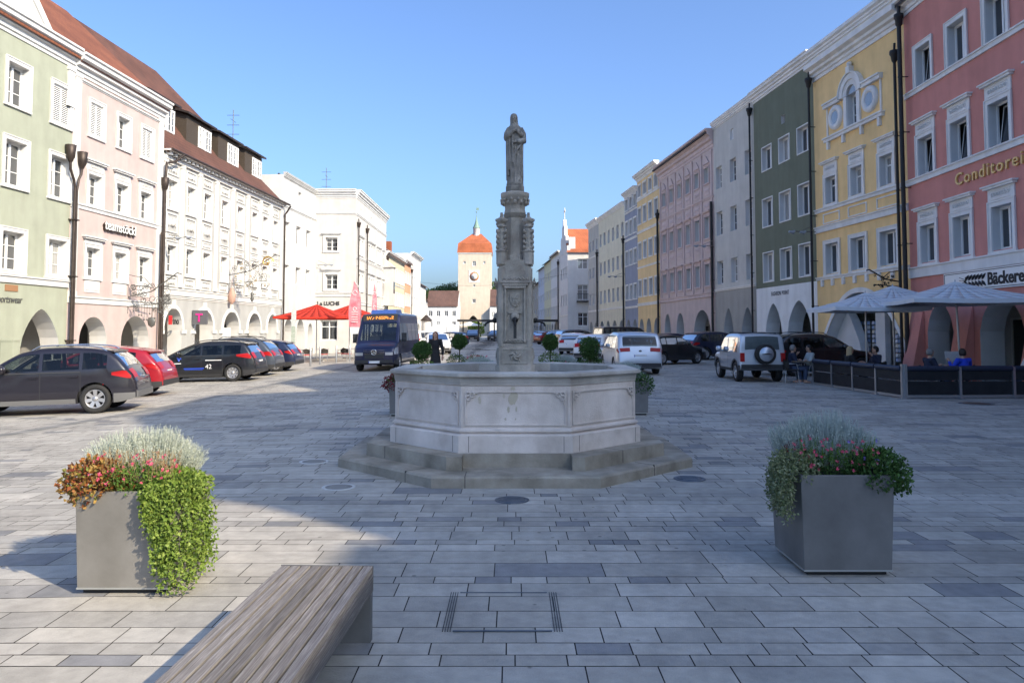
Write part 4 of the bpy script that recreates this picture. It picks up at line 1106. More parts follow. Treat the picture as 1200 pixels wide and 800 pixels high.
b = MB(); b.box(-.31, .31, -.36, -.345, 0, .005); b.box(-.31, .31, .35, .36, 0, .004); b.build('steel_edge', steel, t)
# ------------------------------------------------------------------ cars
M['tyre'] = mat_plain('tyre', (.018, .018, .018), .8)
M['rim'] = mat_plain('alloy_rim', (.45, .45, .46), .35, .7)
def car_glass():
    m, nt, b = nodes('car_glass')
    fr = N(nt, 'ShaderNodeFresnel'); fr.inputs['IOR'].default_value = 1.5
    tr = N(nt, 'ShaderNodeBsdfTransparent'); tr.inputs['Color'].default_value = (.42, .46, .46, 1)
    gl = N(nt, 'ShaderNodeBsdfGlossy'); gl.inputs['Roughness'].default_value = .02
    ms = N(nt, 'ShaderNodeMixShader'); nt.links.new(fr.outputs[0], ms.inputs[0]); nt.links.new(tr.outputs[0], ms.inputs[1]); nt.links.new(gl.outputs[0], ms.inputs[2])
    nt.links.new(ms.outputs[0], nt.nodes['Material Output'].inputs['Surface']); return m
M['cglass'] = car_glass()
M['seat'] = mat_plain('car_seat_fabric', (.05, .05, .052), .85)
BODY = {}
M['plastic'] = mat_plain('black_plastic', (.03, .03, .032), .6)
M['gplastic'] = mat_plain('grey_plastic', (.13, .13, .13), .55)
M['tail'] = mat_plain('tail_lamp', (.38, .008, .010), .35, spec=.4)
M['lamp'] = mat_plain('head_lamp', (.55, .57, .6), .08, .4, coat=1)
M['plate'] = mat_plain('plate_white', (.7, .7, .7), .4)
M['pblue'] = mat_plain('plate_blue', (.02, .05, .35), .4)
M['chrome'] = mat_plain('chrome', (.7, .7, .7), .12, 1)
def paint(name, c, metal=.1, rough=.35):
    if name not in M: M[name] = mat_plain(name, c, rough, metal, coat=.7)
    return M[name]
WH = {}
def wheel_mesh(r, w, spokes):
    k = (r, w, spokes)
    if k in WH: return WH[k]
    t = MB(); t.lathe([(r*.66, -w*.5), (r*.93, -w*.5), (r, -w*.36), (r, w*.36), (r*.93, w*.5), (r*.66, w*.5), (r*.64, w*.3), (r*.64, -w*.3), (r*.66, -w*.5)], 28, axis='y', cap=False)
    q = MB(); q.lathe([(r*.66, w*.42), (r*.63, w*.47), (r*.585, w*.42), (r*.56, w*.1), (r*.1, w*.08)], 28, axis='y', m=1, cap=False)
    q.m = [0 if i < 28*3 else 1 for i in range(len(q.m))]
    for i in range(spokes):
        a = 2*PI*i/spokes
        Mx = Matrix.Rotation(a, 4, 'Y')
        q.add([Mx @ Vector(p) for p in [(-.03*r/.33, w*.36, .03), (.03*r/.33, w*.36, .03), (.045*r/.33, w*.44, r*.6), (-.045*r/.33, w*.44, r*.6), (-.03*r/.33, w*.2, .03), (.03*r/.33, w*.2, .03), (.045*r/.33, w*.3, r*.6), (-.045*r/.33, w*.3, r*.6)]],
              [(0, 1, 2, 3), (4, 7, 6, 5), (0, 3, 7, 4), (1, 5, 6, 2)])
    q.lathe([(.07, w*.30), (.06, w*.44), (.01, w*.45)], 12, axis='y')
    WH[k] = (t.mesh('wheel', M['tyre']), q.mesh('rim', [M['rim'], M['plastic']]))
    return WH[k]

class Car:
    def __init__(s, sp):
        s.sp = sp; s.L, s.W, s.H = sp['L'], sp['W'], sp['H']
        s.pts = sp['top']; s.belt = sp['belt']; s.tum = sp.get('tum', .17)
        s.zb = sp.get('zb', .24)
    def top(s, x):
        p = s.pts
        if x <= p[0][0]: return p[0][1]
        for i in range(len(p)-1):
            if x <= p[i+1][0]:
                x0, z0 = p[i]; x1, z1 = p[i+1]
                t = (x-x0)/(x1-x0); 
                # hermite for smooth crown
                def sl(j):
                    if j <= 0 or j >= len(p)-1: return None
                    return (p[j+1][1]-p[j-1][1])/(p[j+1][0]-p[j-1][0])
                lin = (z1-z0)/(x1-x0); a = sl(i); b = sl(i+1)
                a = lin if a is None else (a+lin)/2; b = lin if b is None else (b+lin)/2
                h = x1-x0
                return z0*(1+2*t)*(1-t)**2 + a*h*t*(1-t)**2 + z1*t*t*(3-2*t) + b*h*t*t*(t-1)
        return p[-1][1]
    def half(s, x, z):
        f = s.sp.get('nose', .16); r = s.sp.get('tailr', .10)
        w = s.W/2
        if x < .7: w *= 1-f*((.7-x)/.7)**2.4
        if x > s.L-.6: w *= 1-r*((x-s.L+.6)/.6)**2.4
        zt = s.top(x)
        if z < .45: w *= 1-.05*((.45-z)/.25)**1.5
        if z > s.belt: 
            u = (z-s.belt)/(s.H-s.belt); w *= 1-s.tum*(u*.85+.15*u*u)
        else:
            w *= 1-.018*max(0, 1-abs(z-s.belt+.03)/.1)*.0
            w *= 1-.02*max(0, (z-.62))/(max(.05, s.belt-.62))
        d = zt-z
        if d < .09: w -= .055*(1-d/.09)**2
        return w
    def cols(s):
        xs = set()
        for i in range(len(s.pts)-1):
            x0, z0 = s.pts[i]; x1, z1 = s.pts[i+1]
            n = max(2, int((abs(x1-x0)+abs(z1-z0))/.11))
            for k in range(n+1): xs.add(round(x0+(x1-x0)*k/n, 4))
        return sorted(xs)
    def X(s, x): return s.L/2-x
    def cutters(s):
        g = s.sp['glass']; out = []
        def done(mb):
            me = mb.mesh('c', [M['plastic'], M['plastic']])
            bm = bmesh.new(); bm.from_mesh(me); bmesh.ops.recalc_face_normals(bm, faces=bm.faces); bm.to_mesh(me); bm.free()
            o = bpy.data.objects.new('c', me); COL.objects.link(o); out.append(o)
        # cabin cavity
        x0, x1 = g['front'][0]+.12, g['rear'][1]-.10; n = 14; mb = MB(); vs = []
        for i in range(n+1):
            x = x0+(x1-x0)*i/n; zt = max(s.belt-.02, s.top(x)-.065); fl = min(s.belt-.38, zt-.1)
            for (z, k) in ((fl, -1), (s.belt, -1), (zt, -1), (zt, 1), (s.belt, 1), (fl, 1)):
                vs.append((s.X(x), k*max(.2, s.half(x, min(z, s.top(x)-.1))-.075), z))
        fs = [(i*6+k, (i+1)*6+k, (i+1)*6+(k+1) % 6, i*6+(k+1) % 6) for i in range(n) for k in range(6)]
        fs += [tuple(range(6)), tuple(n*6+k for k in range(5, -1, -1))]
        mb.add(vs, fs, 1); done(mb)
        zl = lambda x: s.belt+.035+s.sp.get('wedge', 0)*x/s.L
        zh = lambda x: max(zl(x)+.002, min(s.top(x)-.085, s.sp.get('zwin', s.H-.14)))
        for (a, b) in g['side']:
            n = 12; P = [(a+(b-a)*i/n) for i in range(n+1)]
            poly = [(s.X(x), zl(x)+.012) for x in P if zh(x)-zl(x) > .03] + [(s.X(x), zh(x)-.012) for x in reversed(P) if zh(x)-zl(x) > .03]
            if len(poly) < 4: continue
            mb = MB(); mb.prism(poly, -s.W, s.W, 1, 'y'); done(mb)
        for (a, b), w in ((g['front'], .84), (g['rear'], .80)):
            n = 8; mb = MB(); vs = []
            for i in range(n+1):
                x = a+.03+(b-a-.06)*i/n; e = .02; sl = (s.top(x+e)-s.top(x-e))/(2*e); q = math.hypot(1, sl); hw = w*s.half(x, s.top(x)-.05)
                for (k, o) in ((-1, -.30), (-1, .12), (1, .12), (1, -.30)):
                    vs.append((s.X(x)+o*sl/q, k*hw, s.top(x)+o/q))
            fs = [(i*4+k, (i+1)*4+k, (i+1)*4+(k+1) % 4, i*4+(k+1) % 4) for i in range(n) for k in range(4)]+[(0, 1, 2, 3), (n*4+3, n*4+2, n*4+1, n*4)]
            mb.add(vs, fs, 1); done(mb)
        return out
    def body(s, mat):
        if id(s.sp) not in BODY: BODY[id(s.sp)] = s._body(mat)
        me = BODY[id(s.sp)].copy(); me.name = 'body'; me.materials[0] = mat
        return me
    def _body(s, mat):
        fr = [0, .05, .12, .22, .34, .46, .58, .68, .77, .85, .91, .955, .985, 1]
        cs = s.cols(); mb = MB(); nf = len(fr); nl = 10; n = len(cs)
        V = {}
        def vid(key, p):
            if key not in V:
                V[key] = len(mb.v); mb.v.append(p)
            return V[key]
        def zrow(x, f):
            zb = s.zb; 
            if x < .5: zb += .10*((.5-x)/.5)**2
            if x > s.L-.5: zb += .12*((x-s.L+.5)/.5)**2
            return zb+(s.top(x)-zb)*f
        for i, x in enumerate(cs):
            for j, f in enumerate(fr):
                z = zrow(x, f); w = s.half(x, z)
                vid(('s', i, j, 1), (s.X(x), w, z)); vid(('s', i, j, -1), (s.X(x), -w, z))
            zt = s.top(x); w = s.half(x, zt)
            for k in range(1, nl):
                t = -1+2*k/nl
                vid(('t', i, k), (s.X(x), -t*w, zt+.035*(1-t*t)))
                vid(('b', i, k), (s.X(x), -t*s.half(x, zrow(x, 0)), zrow(x, 0)))
        def T(i, k): return V[('s', i, nf-1, 1)] if k == 0 else V[('s', i, nf-1, -1)] if k == nl else V[('t', i, k)]
        def Bm(i, k): return V[('s', i, 0, 1)] if k == 0 else V[('s', i, 0, -1)] if k == nl else V[('b', i, k)]
        F_ = []
        for i in range(n-1):
            for j in range(nf-1):
                F_.append((V[('s', i, j, 1)], V[('s', i, j+1, 1)], V[('s', i+1, j+1, 1)], V[('s', i+1, j, 1)]))
                F_.append((V[('s', i, j, -1)], V[('s', i+1, j, -1)], V[('s', i+1, j+1, -1)], V[('s', i, j+1, -1)]))
            for k in range(nl):
                F_.append((T(i, k), T(i, k+1), T(i+1, k+1), T(i+1, k)))
                F_.append((Bm(i, k), Bm(i+1, k), Bm(i+1, k+1), Bm(i, k+1)))
        for i, o in ((0, 1), (n-1, -1)):
            x = cs[i]
            for j in range(1, nf-1):
                z = zrow(x, fr[j]); w = s.half(x, z)
                for k in range(1, nl): vid(('e', i, j, k), (s.X(x), -(-1+2*k/nl)*w, z))
            def E(j, k):
                if k == 0: return V[('s', i, j, 1)]
                if k == nl: return V[('s', i, j, -1)]
                if j == 0: return Bm(i, k)
                if j == nf-1: return T(i, k)
                return V[('e', i, j, k)]
            for j in range(nf-1):
                for k in range(nl):
                    q = (E(j, k), E(j, k+1), E(j+1, k+1), E(j+1, k))
                    F_.append(q if o == 1 else q[::-1])
        mb.f = [list(q) for q in F_]; mb.m = [0]*len(F_); mb.sm = [True]*len(F_)
        me = mb.mesh('body', [mat, M['plastic']])
        bm = bmesh.new(); bm.from_mesh(me); bmesh.ops.recalc_face_normals(bm, faces=bm.faces); bm.to_mesh(me); bm.free()
        ob = bpy.data.objects.new('b', me); COL.objects.link(ob)
        cut = MB(); R_ = s.sp['r']
        for x in s.sp['ax']:
            cut.lathe([(R_*1.14, -s.W), (R_*1.14, s.W)], 32, (s.X(x), 0, R_*1.02), 1, axis='y')
        cm = cut.mesh('c', [mat, M['plastic']])
        bm = bmesh.new(); bm.from_mesh(cm); bmesh.ops.recalc_face_normals(bm, faces=bm.faces); bm.to_mesh(cm); bm.free()
        co = bpy.data.objects.new('c', cm); COL.objects.link(co)
        md = ob.modifiers.new('b', 'BOOLEAN'); md.object = co; md.operation = 'DIFFERENCE'; md.solver = 'EXACT'
        cs_ = s.cutters()
        res = evaluated(ob)
        def area(m): return sum(p.area for p in m.polygons if p.material_index == 0)
        for q in cs_:
            ob.modifiers.clear(); ob.data = res
            md = ob.modifiers.new('w', 'BOOLEAN'); md.object = q; md.operation = 'DIFFERENCE'; md.solver = 'EXACT'
            r2 = evaluated(ob)
            if area(r2) > area(res)*.72: res = r2
        bpy.data.objects.remove(ob); bpy.data.objects.remove(co)
        for q in cs_: bpy.data.objects.remove(q)
        res.name = 'body'
        try: res.set_sharp_from_angle(angle=R(32))
        except Exception: pass
        return res
    def side(s, xa, xb, lo, hi, off=.006, n=10, m=3, sides=(1, -1), mb=None):
        mb = mb or MB()
        f_ = lambda q, x: q(x) if callable(q) else q
        for sg in sides:
            vs = []
            for i in range(n+1):
                x = xa+(xb-xa)*i/n
                a, b = f_(lo, x), f_(hi, x); b = max(a+.001, min(b, s.top(x)-.055))
                for j in range(m+1):
                    z = a+(b-a)*j/m
                    vs.append((s.X(x), sg*(s.half(x, z)+off), z))
            fs = []
            for i in range(n):
                for j in range(m):
                    q = (i*(m+1)+j, i*(m+1)+j+1, (i+1)*(m+1)+j+1, (i+1)*(m+1)+j)
                    fs.append(q if sg == 1 else q[::-1])
            mb.add(vs, fs, 0, True)
        return mb
    def strip(s, xa, xb, fa=-.88, fb=.88, off=.007, n=10, m=8, mb=None):
        mb = mb or MB(); vs = []
        for i in range(n+1):
            x = xa+(xb-xa)*i/n; zt = s.top(x); w = s.half(x, zt)
            e = .02; sx_ = (s.top(x+e)-s.top(x-e))/(2*e); nl = math.hypot(1, sx_)
            for k in range(m+1):
                t = fa+(fb-fa)*k/m
                vs.append((s.X(x) + off*sx_/nl, t*w, zt+.035*(1-t*t)+off/nl))
        fs = [(i*(m+1)+k, (i+1)*(m+1)+k, (i+1)*(m+1)+k+1, i*(m+1)+k+1) for i in range(n) for k in range(m)]
        mb.add(vs, fs, 0, True)
        return mb
    def xz(s, z, rear=True):
        """x on the rear (or front) contour at height z"""
        n = 400
        rng = range(n, -1, -1) if rear else range(n+1)
        for i in rng:
            x = s.L*i/n
            if s.top(x) >= z: return x
        return s.L/2

def make_car(sp, name, label, mat, cat='car', loc=(0, 0), heading=0.0, group=None, spokes=7, plate='', trim=None, rails=False, lod=0, scale=1.0):
    key = None
    c = Car(sp)
    zc = gz(*loc)
    root = thing(name, label, cat, (loc[0], loc[1], zc+.008), 0, group)
    # lie on the slightly sloping square
    e = .4
    nx = -(gz(loc[0]+e, loc[1])-gz(loc[0]-e, loc[1]))/(2*e); ny = -(gz(loc[0], loc[1]+e)-gz(loc[0], loc[1]-e))/(2*e)
    up = Vector((nx, ny, 1)).normalized(); fw = Vector((math.cos(heading), math.sin(heading), 0)); lf = up.cross(fw).normalized(); fw = lf.cross(up)
    root.rotation_euler = Matrix((fw, lf, up)).transposed().to_euler()
    if scale != 1: root.scale = (scale,)*3
    link('body', c.body(mat), root)
    T = c.top; H = c.H
    g = sp['glass']
    zl = lambda x: c.belt+.035+sp.get('wedge', 0)*x/c.L
    zh = lambda x: min(T(x)-.085, sp.get('zwin', H-.14))
    for (a, b) in g['side']:
        for sg, nm in ((1, 'side_window'), (-1, 'side_window')):
            c.side(a, b, zl, zh, sides=(sg,), n=14).build(nm, M['cglass'], root)
    c.strip(*g['front']).build('windscreen', M['cglass'], root)
    c.strip(*g['rear'], -.84, .84).build('rear_window', M['cglass'], root)
    xs_ = [g['front'][1]+.25, min(g['front'][1]+1.15, g['rear'][0]-.35)]
    for j, x in enumerate(xs_):
        for yy in (-.36, .36):
            st = MB(); zf = c.belt-.36; zt = min(c.belt+.30, T(x)-.22)
            st.prism([(c.X(x)+.22, zf), (c.X(x)-.12, zf), (c.X(x)-.24, zt), (c.X(x)-.12, zt), (c.X(x)+.02, zf+.14), (c.X(x)+.22, zf+.12)], yy-.23, yy+.23, 0, 'y')
            st.box(c.X(x)-.26, c.X(x)-.15, yy-.13, yy+.13, zt+.02, zt+.19); st.build('seat', M['seat'], root)
    # lower trim
    tr = trim or M['plastic']
    a1, a2 = sp['ax']; Rr = sp['r']
    mb = c.side(a1+Rr*1.2, a2-Rr*1.2, c.zb, c.zb+sp.get('sill', .1), .012, 6, 2)
    mb = c.side(.02, a1-Rr*1.2, lambda x: c.zb+.10*(max(0, .5-x)/.5)**2, lambda x: c.zb+.16+.05, .010, 5, 2, mb=mb)
    mb = c.side(a2+Rr*1.2, c.L-.02, lambda x: c.zb+.12*(max(0, x-c.L+.5)/.5)**2, lambda x: c.zb+.18+.05, .010, 5, 2, mb=mb)
    xe = c.L
    wr = c.half(xe, .4)
    mb.box(c.X(xe)-.035, c.X(xe)+.02, -wr*.97, wr*.97, c.zb+.10, c.zb+.26)
    mb.box(c.X(0)-.02, c.X(0)+.03, -c.half(0, .4)*.96, c.half(0, .4)*.96, c.zb+.10, c.zb+.24)
    if sp.get('arch'):
        for x in sp['ax']:
            for sg in (1, -1):
                vs = []; n = 20
                for k in range(n+1):
                    a = -.25+(PI+.5)*k/n
                    for rr in (Rr*1.13, Rr*1.13+.055):
                        xx = x-rr*math.cos(a); z = Rr*1.02+rr*math.sin(a)
                        vs.append((c.X(xx), sg*(c.half(xx, max(z, .2))+.014), z))
                fs = [(2*k, 2*k+1, 2*k+3, 2*k+2) if sg == -1 else (2*k, 2*k+2, 2*k+3, 2*k+1) for k in range(n)]
                mb.add(vs, fs, 0, True)
    mb.build('trim', tr, root)
    # door gaps, handles, mirrors
    if lod < 2:
        dg_ = MB()
        for x in sp.get('gaps', ()):
            c.side(x-.006, x+.006, c.zb+.1, lambda q: c.belt+.02, .004, 1, 6, mb=dg_)
        c.side(sp['gaps'][0], sp['gaps'][-1], c.belt+.005, c.belt+.028, .009, 12, 1, mb=dg_)
        dg_.build('door_seam', M['plastic'], root)
        hd = MB()
        for x in sp.get('handles', ()):
            for sg in (1, -1):
                y = c.half(x, c.belt-.12)
                hd.cbox((c.X(x), sg*(y+.02), c.belt-.10), (.2, .03, .035))
        hd.build('door_handle', mat, root)
    for sg in (1, -1):
        x = g['side'][0][0]+sp.get('mir', .22); y = c.half(x, c.belt+.1)
        mm = MB(); mm.lathe([(.04, -.10), (.09, -.08), (.105, 0), (.09, .08), (.04, .10)], 10, (c.X(x), sg*(y+.14), c.belt+.12), axis='y', sx=.75)
        mm.cbox((c.X(x), sg*(y+.03), c.belt+.07), (.06, .12, .04))
        if sp.get('bigmir'): mm.box(c.X(x)-.06, c.X(x)+.06, min(sg*(y+.04), sg*(y+.26)), max(sg*(y+.04), sg*(y+.26)), c.belt+.0, c.belt+.42)
        mm.build('mirror', M['plastic'] if sp.get('bigmir') else mat, root)
    # wheels
    wt, wr_ = wheel_mesh(Rr, sp.get('tw', .22), spokes)
    for x in sp['ax']:
        for sg in (1, -1):
            yy = c.half(x, .5)-sp.get('tw', .22)/2-.015
            w_ = link('wheel', wt, root, (c.X(x), sg*yy, Rr))
            if sg == -1: w_.rotation_euler = (0, 0, PI)
            link('rim', wr_, w_)
    # lamps
    z0, z1 = sp['tailz']
    xs = c.xz(z1), min(c.xz(z0), c.L-.002)
    for sg in (1, -1):
        if sp.get('uplamp'):
            t = MB(); y = c.half(c.L-.05, (z0+z1)/2); t.box(c.X(c.L)-.025, c.X(c.L)+.05, min(sg*(y-.14), sg*y+sg*.004), max(sg*(y-.14), sg*y+sg*.004), z0, z1)
        else:
            t = MB()
            fa, fb = sorted((sg*sp.get('tailin', .56), sg*1.0))
            c.strip(xs[0], xs[1], fa, fb, .014, 6, 4, mb=t)
            tw_ = sp.get('tailw', .22); xa_ = xs[0]-tw_
            c.side(xa_, xs[1], lambda x: z0+.10-.09*min(1, (x-xa_)/tw_), lambda x: z1-.05+.05*min(1, (x-xa_)/tw_), .012, 6, 3, sides=(sg,), mb=t)
        t.build('taillight', M['tail'], root)
        t = MB(); h0, h1 = sp['headz']
        xa = c.xz(h1, False); xb = c.xz(h0, False)
        c.side(.03, sp.get('headl', .5), lambda x: h0+.02, lambda x: h1, .012, 6, 3, sides=(sg,), mb=t)
        yf = c.half(0, h0)
        t.box(c.X(0)-.02, c.X(0)+.018, min(sg*yf*.98, sg*yf*.58), max(sg*yf*.98, sg*yf*.58), h0-.02, min(h1-.03, T(0)-.01))
        t.build('headlight', M['lamp'], root)
    gr = MB(); yf = c.half(0, .6); zz = min(T(0)-.05, sp['headz'][1]-.05)
    gr.box(c.X(0)-.02, c.X(0)+.014, -yf*.5, yf*.5, zz-.24, zz); gr.build('grille', M['plastic'], root)
    # plates
    for (xx, sg) in ((c.X(0)+.035, 1), (c.X(c.L)-(.04 if not sp.get('platez') else .03), -1)):
        z = .42 if sg == 1 else sp.get('platez', .52)
        if sg == -1:
            xq = min(c.xz(z+.06), c.L); xx = c.X(xq)-.022
        p_ = MB(); p_.cbox((xx, 0, z), (.012, .5, .11)); pp = p_.build('number_plate', M['plate'], root)
        p_ = MB(); p_.cbox((xx+sg*.008, -sg*.0+(.235 if sg == -1 else -.235), z), (.004, .03, .1)); p_.build('plate_band', M['pblue'], pp)
    # rear logo-free badge, wiper, spoiler
    if sp.get('spoiler'):
        x = sp['spoiler']; w = c.half(x, T(x))*.92
        sb = MB(); sb.prism([(c.X(x)+.1, T(x)+.02), (c.X(x)-.12, T(x)-.03), (c.X(x)-.13, T(x)+.0), (c.X(x)+.1, T(x)+.055)], -w, w, 0, 'y'); sb.build('spoiler', mat, root)
    if rails:
        rb = MB()
        for sg in (1, -1):
            x0, x1 = g['side'][0][0]+.75, g['rear'][0]-.12
            pts = [(c.X(x0+(x1-x0)*k/10), sg*c.half(x0+(x1-x0)*k/10, T(x0+(x1-x0)*k/10))*.93, T(x0+(x1-x0)*k/10)+(.0 if k in (0, 10) else .065)) for k in range(11)]
            rb.tube(pts, .017, 6)
        rb.build('roof_rail', M['chrome'] if rails == 2 else M['plastic'], root)
    return root, c

SUV = dict(L=4.63, W=1.88, H=1.65, belt=1.02, zb=.26, r=.36, ax=(.88, 3.69), tw=.24, sill=.12, arch=0,
    top=[(0, .70), (.06, .80), (.3, .90), (1.15, 1.03), (1.5, 1.25), (1.95, 1.52), (2.4, 1.63), (3.0, 1.645), (3.6, 1.60), (3.95, 1.53), (4.18, 1.36), (4.4, 1.10), (4.52, .95), (4.6, .78), (4.63, .62)],
    glass=dict(side=[(1.45, 2.42), (2.5, 3.32), (3.40, 3.95)], front=(1.22, 1.98), rear=(4.03, 4.37)), gaps=(1.42, 2.46, 3.36), handles=(2.3, 3.2), tailz=(.84, 1.06), headz=(.66, .88), wedge=.06, tailw=.36, spoiler=3.95, platez=.82)
HATCH = dict(L=4.27, W=1.78, H=1.5, belt=.96, zb=.22, r=.33, ax=(.82, 3.4), tw=.21,
    top=[(0, .62), (.06, .72), (.35, .84), (1.1, .97), (1.5, 1.2), (1.95, 1.42), (2.4, 1.5), (2.9, 1.49), (3.4, 1.43), (3.75, 1.34), (3.98, 1.10), (4.12, .92), (4.22, .76), (4.27, .55)],
    glass=dict(side=[(1.4, 2.3), (2.38, 3.1), (3.16, 3.5)], front=(1.16, 1.95), rear=(3.80, 4.06)), gaps=(1.35, 2.34, 3.14), handles=(2.2, 3.0), tailz=(.80, 1.0), headz=(.6, .8), wedge=.07, tailw=.26, spoiler=3.75, platez=.72)
ESTATE = dict(L=4.4, W=1.76, H=1.5, belt=.96, zb=.2, r=.325, ax=(.86, 3.55), tw=.21,
    top=[(0, .58), (.06, .68), (.4, .82), (1.0, .95), (1.5, 1.2), (2.05, 1.42), (2.5, 1.5), (3.1, 1.51), (3.6, 1.47), (3.95, 1.40), (4.12, 1.20), (4.26, .96), (4.35, .78), (4.4, .55)],
    glass=dict(side=[(1.35, 2.35), (2.43, 3.15), (3.22, 3.85)], front=(1.05, 2.02), rear=(3.98, 4.22)), gaps=(1.3, 2.39, 3.19), handles=(2.25, 3.05), tailz=(.84, 1.06), headz=(.6, .84), wedge=.04, tailw=.5, spoiler=3.95, platez=.72)
MPV = dict(L=4.75, W=1.88, H=1.70, belt=1.02, zb=.22, r=.335, ax=(.9, 3.75), tw=.22, tum=.13,
    top=[(0, .64), (.06, .76), (.3, .88), (1.0, 1.03), (1.5, 1.33), (2.0, 1.58), (2.5, 1.68), (3.2, 1.695), (4.0, 1.66), (4.35, 1.58), (4.52, 1.3), (4.63, 1.04), (4.70, .80), (4.75, .55)],
    glass=dict(side=[(1.3, 2.35), (2.43, 3.3), (3.38, 4.2)], front=(1.05, 1.98), rear=(4.38, 4.60)), gaps=(1.25, 2.39, 3.34), handles=(2.25, 2.6), tailz=(.88, 1.06), headz=(.64, .86), wedge=.02, tailw=.2, tailin=.5, platez=.76)
BOXY = dict(L=3.55, W=1.60, H=1.68, belt=1.0, zb=.36, r=.345, ax=(.68, 2.93), tw=.21, tum=.09, nose=.08, tailr=.03, sill=.1, arch=1,
    top=[(0, .74), (.05, .86), (.3, .95), (.95, 1.02), (1.2, 1.28), (1.45, 1.56), (1.75, 1.65), (2.4, 1.68), (3.1, 1.66), (3.42, 1.60), (3.47, 1.35), (3.50, 1.0), (3.53, .8), (3.55, .6)],
    glass=dict(side=[(1.15, 2.0), (2.12, 3.2)], front=(.98, 1.46), rear=(3.43, 3.49)), gaps=(1.1, 2.06), handles=(1.95,), tailz=(.72, 1.02), headz=(.6, .8), uplamp=1, platez=.52)
VAN = dict(L=5.0, W=1.92, H=1.95, belt=1.12, zb=.24, r=.345, ax=(.92, 3.95), tw=.23, tum=.10, nose=.12, tailr=.05,
    top=[(0, .74), (.06, .9), (.3, 1.04), (.75, 1.16), (1.15, 1.5), (1.55, 1.82), (1.9, 1.92), (3.0, 1.95), (4.5, 1.94), (4.8, 1.90), (4.88, 1.5), (4.93, 1.1), (4.97, .8), (5.0, .5)],
    glass=dict(side=[(.95, 2.0), (2.1, 3.3), (3.4, 4.65)], front=(.85, 1.55), rear=(4.83, 4.92)), gaps=(.95, 2.05, 3.35), handles=(1.9, 2.2), tailz=(.95, 1.35), headz=(.7, .95), platez=.85, bigmir=1, uplamp=1)
BUS = dict(L=6.9, W=2.0, H=2.62, belt=1.28, zb=.28, r=.36, ax=(1.0, 5.3), tw=.24, tum=.10, nose=.13, tailr=.04,
    top=[(0, .86), (.08, 1.02), (.35, 1.16), (.75, 1.28), (1.05, 1.7), (1.4, 2.18), (1.6, 2.5), (1.85, 2.6), (3.0, 2.62), (6.4, 2.62), (6.75, 2.56), (6.82, 2.0), (6.86, 1.4), (6.9, .6)],
    glass=dict(side=[(1.05, 1.95), (2.05, 3.2), (3.28, 4.4), (4.48, 5.5), (5.58, 6.5)], front=(.80, 1.42), rear=(6.77, 6.85)), gaps=(1.0, 2.0, 3.24), handles=(1.9, 2.15), tailz=(1.0, 1.6), headz=(.74, 1.06), headl=.55, platez=.7, bigmir=1, uplamp=1, zwin=2.15)

K = paint('black_paint', (.010, .011, .014)); DB = paint('dark_blue_paint', (.012, .018, .05)); RD = paint('red_paint', (.30, .008, .016)); SI = paint('silver_paint', (.50, .54, .60), .6); WT = paint('white_paint', (.68, .68, .68), .0)
DG = paint('dark_grey_paint', (.045, .05, .06)); AN = paint('anthracite_violet_paint', (.012, .010, .016)); BL = paint('blue_paint', (.05, .10, .25)); GY = paint('grey_paint', (.05, .06, .08)); RB = paint('dark_red_paint', (.12, .01, .012))

def place(sp, anchor, local, heading, scale=1.0):
    """centre of a car whose local point (x, y) touches the ground at anchor"""
    c, s_ = math.cos(heading), math.sin(heading); lx, ly = local[0]*scale, local[1]*scale
    return (anchor[0]-c*lx+s_*ly, anchor[1]-s_*lx-c*ly)
def rearleft(sp): return (sp['L']/2-sp['ax'][1], sp['W']/2-.1)
# left side: slanted bays
h = R(193)
make_car(SUV, 'parked_car', 'dark anthracite SUV with grey sill trim nearest on the left, side on', AN, loc=place(SUV, (-9.98, 18.54), rearleft(SUV), h, .96), heading=h, scale=.96, spokes=7, trim=M['gplastic'], rails=2)
h = R(188)
r_, c = make_car(HATCH, 'parked_car', 'bright red hatchback half hidden behind the anthracite SUV', RD, loc=place(HATCH, (-11.35, 23.1), rearleft(HATCH), h), heading=h, spokes=5)
h = R(182)
est, c = make_car(ESTATE, 'parked_car', 'black estate car with blue and white lettering on its doors', K, loc=place(ESTATE, (-10.75, 29.75), rearleft(ESTATE), h, 1.02), heading=h, spokes=9, rails=1, scale=1.02)
tb = paint('decal_blue', (.03, .08, .5), 0)
for s_, sz, x, z, mt in (('Tel.', .13, .62, .62, 'd'), ('42', .26, -.35, .50, 'w')):
    pass
b = MB(); y = c.half(2.6, .55)+.012
b.box(-.30, .45, y-.004, y, .50, .535); b.box(-.25, .42, y-.004, y, .46, .475); b.build('door_decal', tb, est)
b = MB(); b.tube([(.62, y+.0, .80), (.70, y, .95), (.64, y, .86), (.55, y, .90)], .035, 5); b.build('door_decal', tb, est)
b = MB(); b.box(-.95, -.35, y-.004, y, .80, .83); b.box(.55, .95, y-.004, y, .70, .73); b.build('door_decal', M['plate'], est)
q = text('door_number', '42', .24, M['plate'], est, (-.35, y, .50), PI, .002)
make_car(SUV, 'parked_car', 'dark grey SUV with roof rails between the lettered estate and a small dark hatchback', GY, loc=(-12.45, 33.6), heading=R(183), lod=1, rails=1)
make_car(HATCH, 'parked_car', 'small dark blue hatchback, last of the left bays before the bollards', DB, loc=(-12.4, 37.2), heading=R(181), lod=1)
